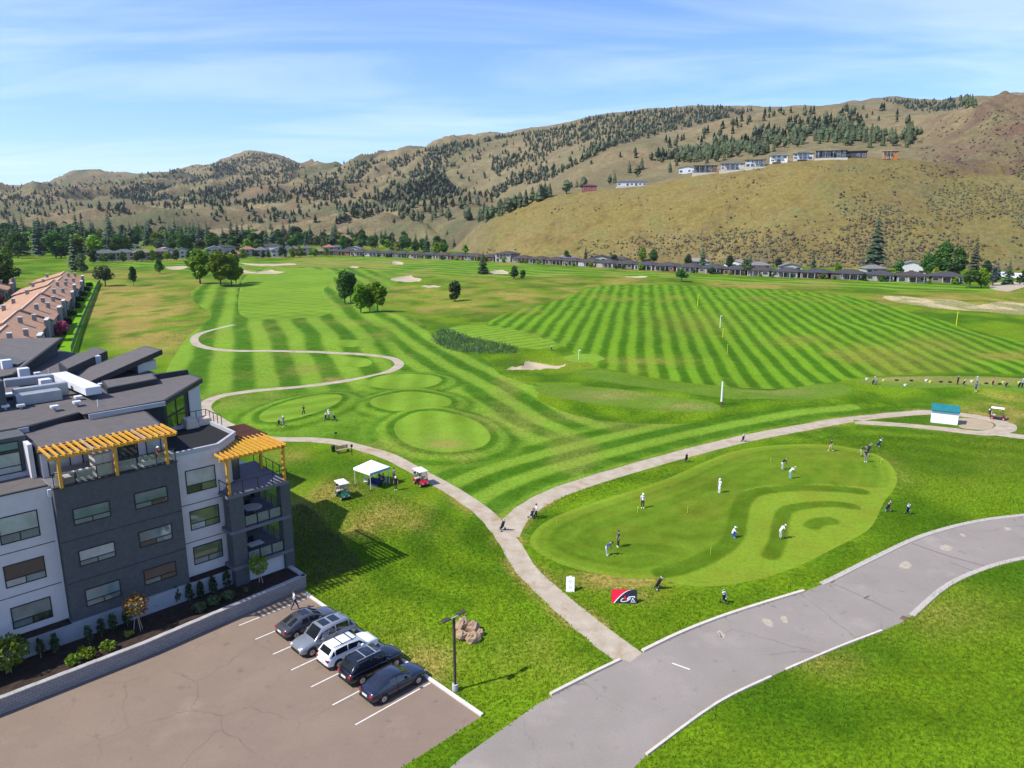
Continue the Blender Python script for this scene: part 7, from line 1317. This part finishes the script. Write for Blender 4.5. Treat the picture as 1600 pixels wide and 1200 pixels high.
# red and black banner board
x, y, z = GG(975, 940); e = empty('banner_board', (x, y, z), R(-4)); tag(e, 'red and black A-frame banner with white swoosh logo near the putting green', 'banner'); BW_, BH_ = 2.12, 1.12; C_BRED = mat('banner_red', (.75, .012, .045), .6, .03); C_BBLK = mat('banner_black', (.018, .018, .03), .6, .05); C_BWH = mat('banner_white', (.75, .72, .75), .6, .03)
tilt = .30
def bp(u, v, o=0.0): return (-BW_ / 2 + u * BW_, -.30 + tilt * v - o, v * BH_)
def bpoly(nm, uv, m, par, o=.006): n = len(uv); b = MB(); b.v = [bp(u, v, o) for u, v in uv] + [bp(u, v, o - .005) for u, v in uv]; b.f = [tuple(range(n)), tuple(range(2 * n - 1, n - 1, -1))] + [(i, n + i, n + (i + 1) % n, (i + 1) % n) for i in range(n)]; return b.build(nm, m, par)
fb = bpoly('front_panel', [(0, 0), (1, 0), (1, 1), (0, 1)], C_BBLK, e, 0); MB().hexa([(-BW_ / 2, .30, 0), (BW_ / 2, .30, 0), (BW_ / 2, .32, 0), (-BW_ / 2, .32, 0), (-BW_ / 2, .01, BH_), (BW_ / 2, .01, BH_), (BW_ / 2, .03, BH_), (-BW_ / 2, .03, BH_)]).build('back_panel', C_BBLK, e)
arc = [(.07 + .70 * k - .0, min(1, .0 + (1 - (1 - k) ** 1.75))) for k in np.linspace(0, 1, 14)]
bpoly('red_field', [(0, 0)] + arc + [(0, 1)], C_BRED, fb, .009)
for i in range(13): (u0, v0), (u1, v1) = arc[i], arc[i + 1]; 
bpoly('white_curve', arc + [(u + .045, v) for u, v in arc[::-1]], C_BWH, fb, .013)
ring = [(.55 + .20 * math.cos(t), .30 + .17 * math.sin(t) + .10 * math.cos(t)) for t in np.linspace(0, 2 * PI, 25)]; rin_ = [(.555 + .17 * math.cos(t), .30 + .115 * math.sin(t) + .09 * math.cos(t)) for t in np.linspace(0, 2 * PI, 25)]
for i in range(24): 
    if 3 < i < 8: continue
    bpoly('swoosh', [ring[i], ring[i + 1], rin_[i + 1], rin_[i]][::-1], C_BWH, fb, .011)
bpoly('red_peak', [(.46, .32), (.55, .30), (.54, .62)], C_BRED, fb, .014); bpoly('swoosh_tail', [(.70, .52), (.90, .56), (.93, .48), (.89, .40), (.88, .49), (.70, .47)][::-1], C_BWH, fb, .012)
C_BGR = mat('banner_grey', (.55, .55, .68), .6, .05)
bpoly('letter_o', [(.65 + .055 * math.cos(t), .34 + .10 * math.sin(t)) for t in np.linspace(0, 2 * PI, 12, endpoint=False)], C_BGR, fb, .015); bpoly('letter_stroke', [(.76, .20), (.80, .20), (.86, .42), (.83, .42)], C_BGR, fb, .016); bpoly('letter_stroke', [(.87, .20), (.92, .20), (.83, .42), (.79, .42)], C_BGR, fb, .019); bpoly('letter_line', [(.74, .10), (.95, .10), (.93, .16), (.76, .16)], C_BGR, fb, .015)
# equipment shed with teal roof
p0 = np.array(GG(1454, 660)); p1 = np.array(GG(1496, 664.5)); rz = math.atan2(p1[1] - p0[1], p1[0] - p0[0]); L = float(np.linalg.norm((p1 - p0)[:2])); e = empty('equipment_shed', (p0[0], p0[1], min(p0[2], p1[2])), rz); tag(e, 'white shed with teal sloped roof inside the path loop', 'shed'); C_TEAL = mat('teal_roof', (.018, .16, .17), .5, .1, 1); C_SHW = mat('shed_white', (.74, .75, .80), .6, .03)
MB().hexa([(0, 0, -.2), (L, 0, -.2), (L, 2.0, -.2), (0, 2.0, -.2), (0, 0, 2.05), (L, 0, 2.05), (L, 2.0, 2.5), (0, 2.0, 2.5)]).build('wall', C_SHW, e); rf = MB().hexa([(-.12, -.2, 2.03), (L + .12, -.2, 2.03), (L + .12, 2.15, 2.56), (-.12, 2.15, 2.56), (-.12, -.2, 2.17), (L + .12, -.2, 2.17), (L + .12, 2.15, 2.70), (-.12, 2.15, 2.70)]).build('roof', C_TEAL, e); MB().box(-.14, L + .14, -.24, -.202, 1.95, 2.19).build('fascia', C_TEAL, e)
for i in range(9): xx = -.05 + i * (L + .1) / 8; MB().hexa([(xx - .02, -.18, 2.175), (xx + .02, -.18, 2.175), (xx + .02, 2.13, 2.70), (xx - .02, 2.13, 2.70), (xx - .02, -.18, 2.21), (xx + .02, -.18, 2.21), (xx + .02, 2.13, 2.735), (xx - .02, 2.13, 2.735)]).build('roof_seam', C_TEAL, rf)
for i in range(1, 5): MB().box(i * L / 5 - .012, i * L / 5 + .012, -.012, -.002, 0, 1.93).build('wall_batten', mat('shed_batten', (.66, .67, .72), .6, .03), e)
MB().box(L + .002, L + .03, .6, 1.4, 0, 1.9).build('side_door', mat('shed_door', (.5, .5, .52), .6, .05), e)
# bench and post box on the near path
x, y, z = GG(536, 707); e = empty('park_bench', (x, y, z), R(38)); tag(e, 'low wooden bench beside the path bend', 'bench'); C_WD = mat('bench_wood', (.30, .21, .13), .8, .2, 4)
for i in range(4): MB().box(-.9, .9, -.24 + i * .125, -.13 + i * .125, .43, .47).build('seat_slat', C_WD, e)
for i in range(3): MB().box(-.9, .9, .28 + .03 * i, .31 + .03 * i, .55 + i * .14, .66 + i * .14).build('back_slat', C_WD, e)
for sx in (-.75, .75): MB().box(sx - .04, sx + .04, -.2, .26, 0, .43).build('leg', C_BLACK, e); MB().bar((sx, .25, .43), (sx, .38, .95), .06, .04).build('back_support', C_BLACK, e)
x, y, z = GG(521, 706); e = empty('litter_bin', (x, y, z)); tag(e, 'small dark litter bin at the left end of the bench', 'bin'); MB().lathe([(0, 0), (.24, 0), (.28, .75), (.24, .78), (0, .78)], 14).build('drum', C_BLACK, e); MB().lathe([(.1, .8), (.3, .8), (.22, .95), (0, .98)], 14).build('lid', C_BLACK, e)
x, y, z = GG(550, 711); e = empty('tee_sign', (x, y, z), R(20)); tag(e, 'dark tee marker sign on a post beside the path bend', 'sign'); MB().box(-.04, .04, -.04, .04, 0, 1.15).build('post', C_BLACK, e); MB().box(-.15, .15, -.08, .08, 1.15, 1.5).build('sign_box', C_BLACK, e, bevel=.02)
x, y, z = GG(525, 685); e = empty('tee_sign', (x, y, z), R(20)); tag(e, 'small tee sign at the far side of the path bend', 'sign'); MB().box(-.03, .03, -.03, .03, 0, .7).build('post', C_BLACK, e); MB().box(-.2, .2, -.03, .03, .7, .95).build('sign_board', C_BLACK, e)
# pins and flags
def pin(px, py, h, flag, label, r=.03, fl_=True, polec=None):
    x, y, z = GG(px, py); e = empty('flag_pin', (x, y, z), R(random.uniform(-20, 40))); tag(e, label, 'flag'); m = mat('flag_' + flag, {'yellow': (.62, .60, .02), 'white': (.72, .73, .75), 'lime': (.45, .62, .05)}[flag], .7, .05); MB().tube((0, 0, 0), (0, 0, h), r, r * .8, 8).build('pole', m if polec is None else polec, e)
    if fl_: MB().add([(0, 0, h - .02), (h * .17, .03, h - .08), (h * .17, .02, h - .22), (0, 0, h - .3), (0, .012, h - .02), (h * .17, .042, h - .08), (h * .17, .032, h - .22), (0, .012, h - .3)], [(0, 3, 2, 1), (4, 5, 6, 7), (0, 1, 5, 4), (1, 2, 6, 5), (2, 3, 7, 6), (3, 0, 4, 7)]).build('flag_cloth', m, e)
    return e
e = pin(1127, 632, 3.9, 'white', 'tall white pole with dark foot between the practice tees', .16, False); MB().tube((0, 0, 0), (0, 0, .5), .17, .17, 10).build('foot_sleeve', mat('pole_foot', (.15, .05, .03), .8, .1), e); MB().lathe([(.17, 3.9), (.1, 3.98), (0, 4.0)], 10).build('cap', C_WHITE, e)
pin(1125, 512, 3.6, 'white', 'white distance pole far out on the driving range', .09); pin(1090, 478, 4, 'yellow', 'yellow target flag at the back of the driving range', .10); pin(1494, 508, 4, 'yellow', 'yellow target flag at the right of the driving range', .10); pin(1129, 527, 2.4, 'yellow', 'thin yellow flag in front of the white distance pole', .06); pin(1136, 553, 2.4, 'lime', 'thin lime flag nearer on the driving range', .05); pin(904, 562, 2.3, 'white', 'white pin in the small round green', .05)
for px, py, lb in ((1074, 801, 'short yellow practice pin at the centre of the putting green'), (996, 801, 'short yellow practice pin beside the golfer in white and black'), (870, 818, 'short yellow practice pin at the left tip of the putting green'), (1204, 722, 'short yellow practice pin at the back of the putting green'), (1110, 866, 'short yellow practice pin on the dark mown band'), (1376, 724, 'short yellow practice pin at the right of the putting green')): pin(px, py, .75, 'lime', lb, .018)
# range baskets and mats
for i, (px, py, c) in enumerate([(1354, 593.5, 'white'), (1380, 596, 'lime'), (1414, 603, 'white'), (1447, 595.5, 'white'), (1453, 598, 'yellow'), (1518, 597, 'white'), (1567, 599, 'lime'), (1592, 599, 'yellow')]):
    x, y, z = GG(px, py); e = empty('ball_basket', (x, y, z)); tag(e, '%s range basket on the tee line, %s from the left' % ({'lime': 'yellow-green'}.get(c, c), ORD[i]), 'basket', 'range baskets'); MB().lathe([(0, .02), (.2, .0), (.27, .34), (.29, .36), (.25, .34), (.2, .05), (0, .05)], 12).build('tub', M['flag_' + c], e); MB().tube((-.26, 0, .35), (0, 0, .58), .015, .015, 5).build('handle', C_BLACK, e); MB().blob((0, 0, .3), .22, .22, .12, i, 8, 4, .1).build('balls', M['cover_white'], e)
for i, (px, py) in enumerate([(1401, 595), (1424, 595.5), (1470, 597.5), (1484, 598), (1541, 600), (1562, 601)]): x, y, z = GG(px, py); e = MB().box(-.3, .3, -.12, .12, 0, .3).build('bag_rest', C_BLACK); e.location = (x, y, z); tag(e, 'black bag stand on the range tee line, %s from the left' % ORD[i], 'stand', 'bag stands on the range tee')
# white vans beyond the right end of the house row
for i, (px, py, l, lb) in enumerate([(1583, 436, 7, 'white camper van parked beyond the right end of the row, left of two'), (1600, 436.5, 7.5, 'white camper van at the right picture edge behind the road'), (1560, 434, 6, 'small white van between the trees at the far right')]):
    x, y, z = G(px, py); e = empty('camper_van', (x, y, 0), R(-15)); tag(e, lb, 'van', 'white vans at the far right'); MB().hexa([(-l / 2, -1.15, .5), (l / 2, -1.15, .5), (l / 2, 1.15, .5), (-l / 2, 1.15, .5), (-l / 2, -1.1, 3.1), (l / 2 - .9, -1.1, 3.1), (l / 2 - .9, 1.1, 3.1), (-l / 2, 1.1, 3.1)]).build('body', P_WHITE, e, bevel=.15)
    for k in range(3): MB().box(-l / 2 + .8 + k * 1.7, -l / 2 + 1.8 + k * 1.7, -1.2, -1.151, 1.7, 2.4).build('window', M['m_window'], e)
    for k in (-l / 2 + 1.4, l / 2 - 1.3):
        for sy in (-1.0, 1.0): MB().tube((k, sy - .12, .42), (k, sy + .12, .42), .42, .42, 14).build('wheel', C_BLACK, e)
# power line in front of the hill
pts = [G(px, py, 0) for px, py in ((770, 405), (1030, 417), (1310, 431), (1620, 441))]
pl = []
for i, p in enumerate(pts):
    e = empty('utility_pole', (p[0], p[1] + 8, 0)); tag(e, 'thin wooden utility pole behind the bungalow row, %s from the left' % ORD[i], 'utility pole', 'utility poles behind the row'); MB().tube((0, 0, 0), (0, 0, 9), .14, .1, 8).build('pole', M_BARK, e); MB().box(-.9, .9, -.06, .06, 8.3, 8.45).build('crossarm', M_BARK, e); pl.append(Vector((p[0], p[1] + 8, 8.4)))
for i in range(3):
    b = MB(); a, c = pl[i], pl[i + 1]; prev = a
    for k in range(1, 9): t = k / 8; q = a.lerp(c, t) - Vector((0, 0, 1.4 * 4 * t * (1 - t))); b.tube(prev, q, .03, .03, 4, False); prev = q
    o = b.build('power_cable', mat('cable_grey', (.3, .3, .32), .5, .05)); tag(o, 'thin power cable strung behind the bungalow roofs, %s span from the left' % ORD[i], 'cable', 'power cables')

# ================================================================== air
hz = MB().box(-9000, 9000, -900, 10400, -12, 900).build('haze'); tag(hz, 'thin blue summer haze filling the valley air', 'haze', kind='stuff')
m = bpy.data.materials.new('m_haze'); m.use_nodes = True; nt = m.node_tree; nt.nodes.remove(nt.nodes['Principled BSDF']); pv = nt.nodes.new('ShaderNodeVolumePrincipled'); pv.inputs['Color'].default_value = (.80, .88, 1.0, 1); pv.inputs['Density'].default_value = 3.2e-5; pv.inputs['Anisotropy'].default_value = .2
nt.links.new(pv.outputs[0], nt.nodes['Material Output'].inputs['Volume']); hz.data.materials.append(m)
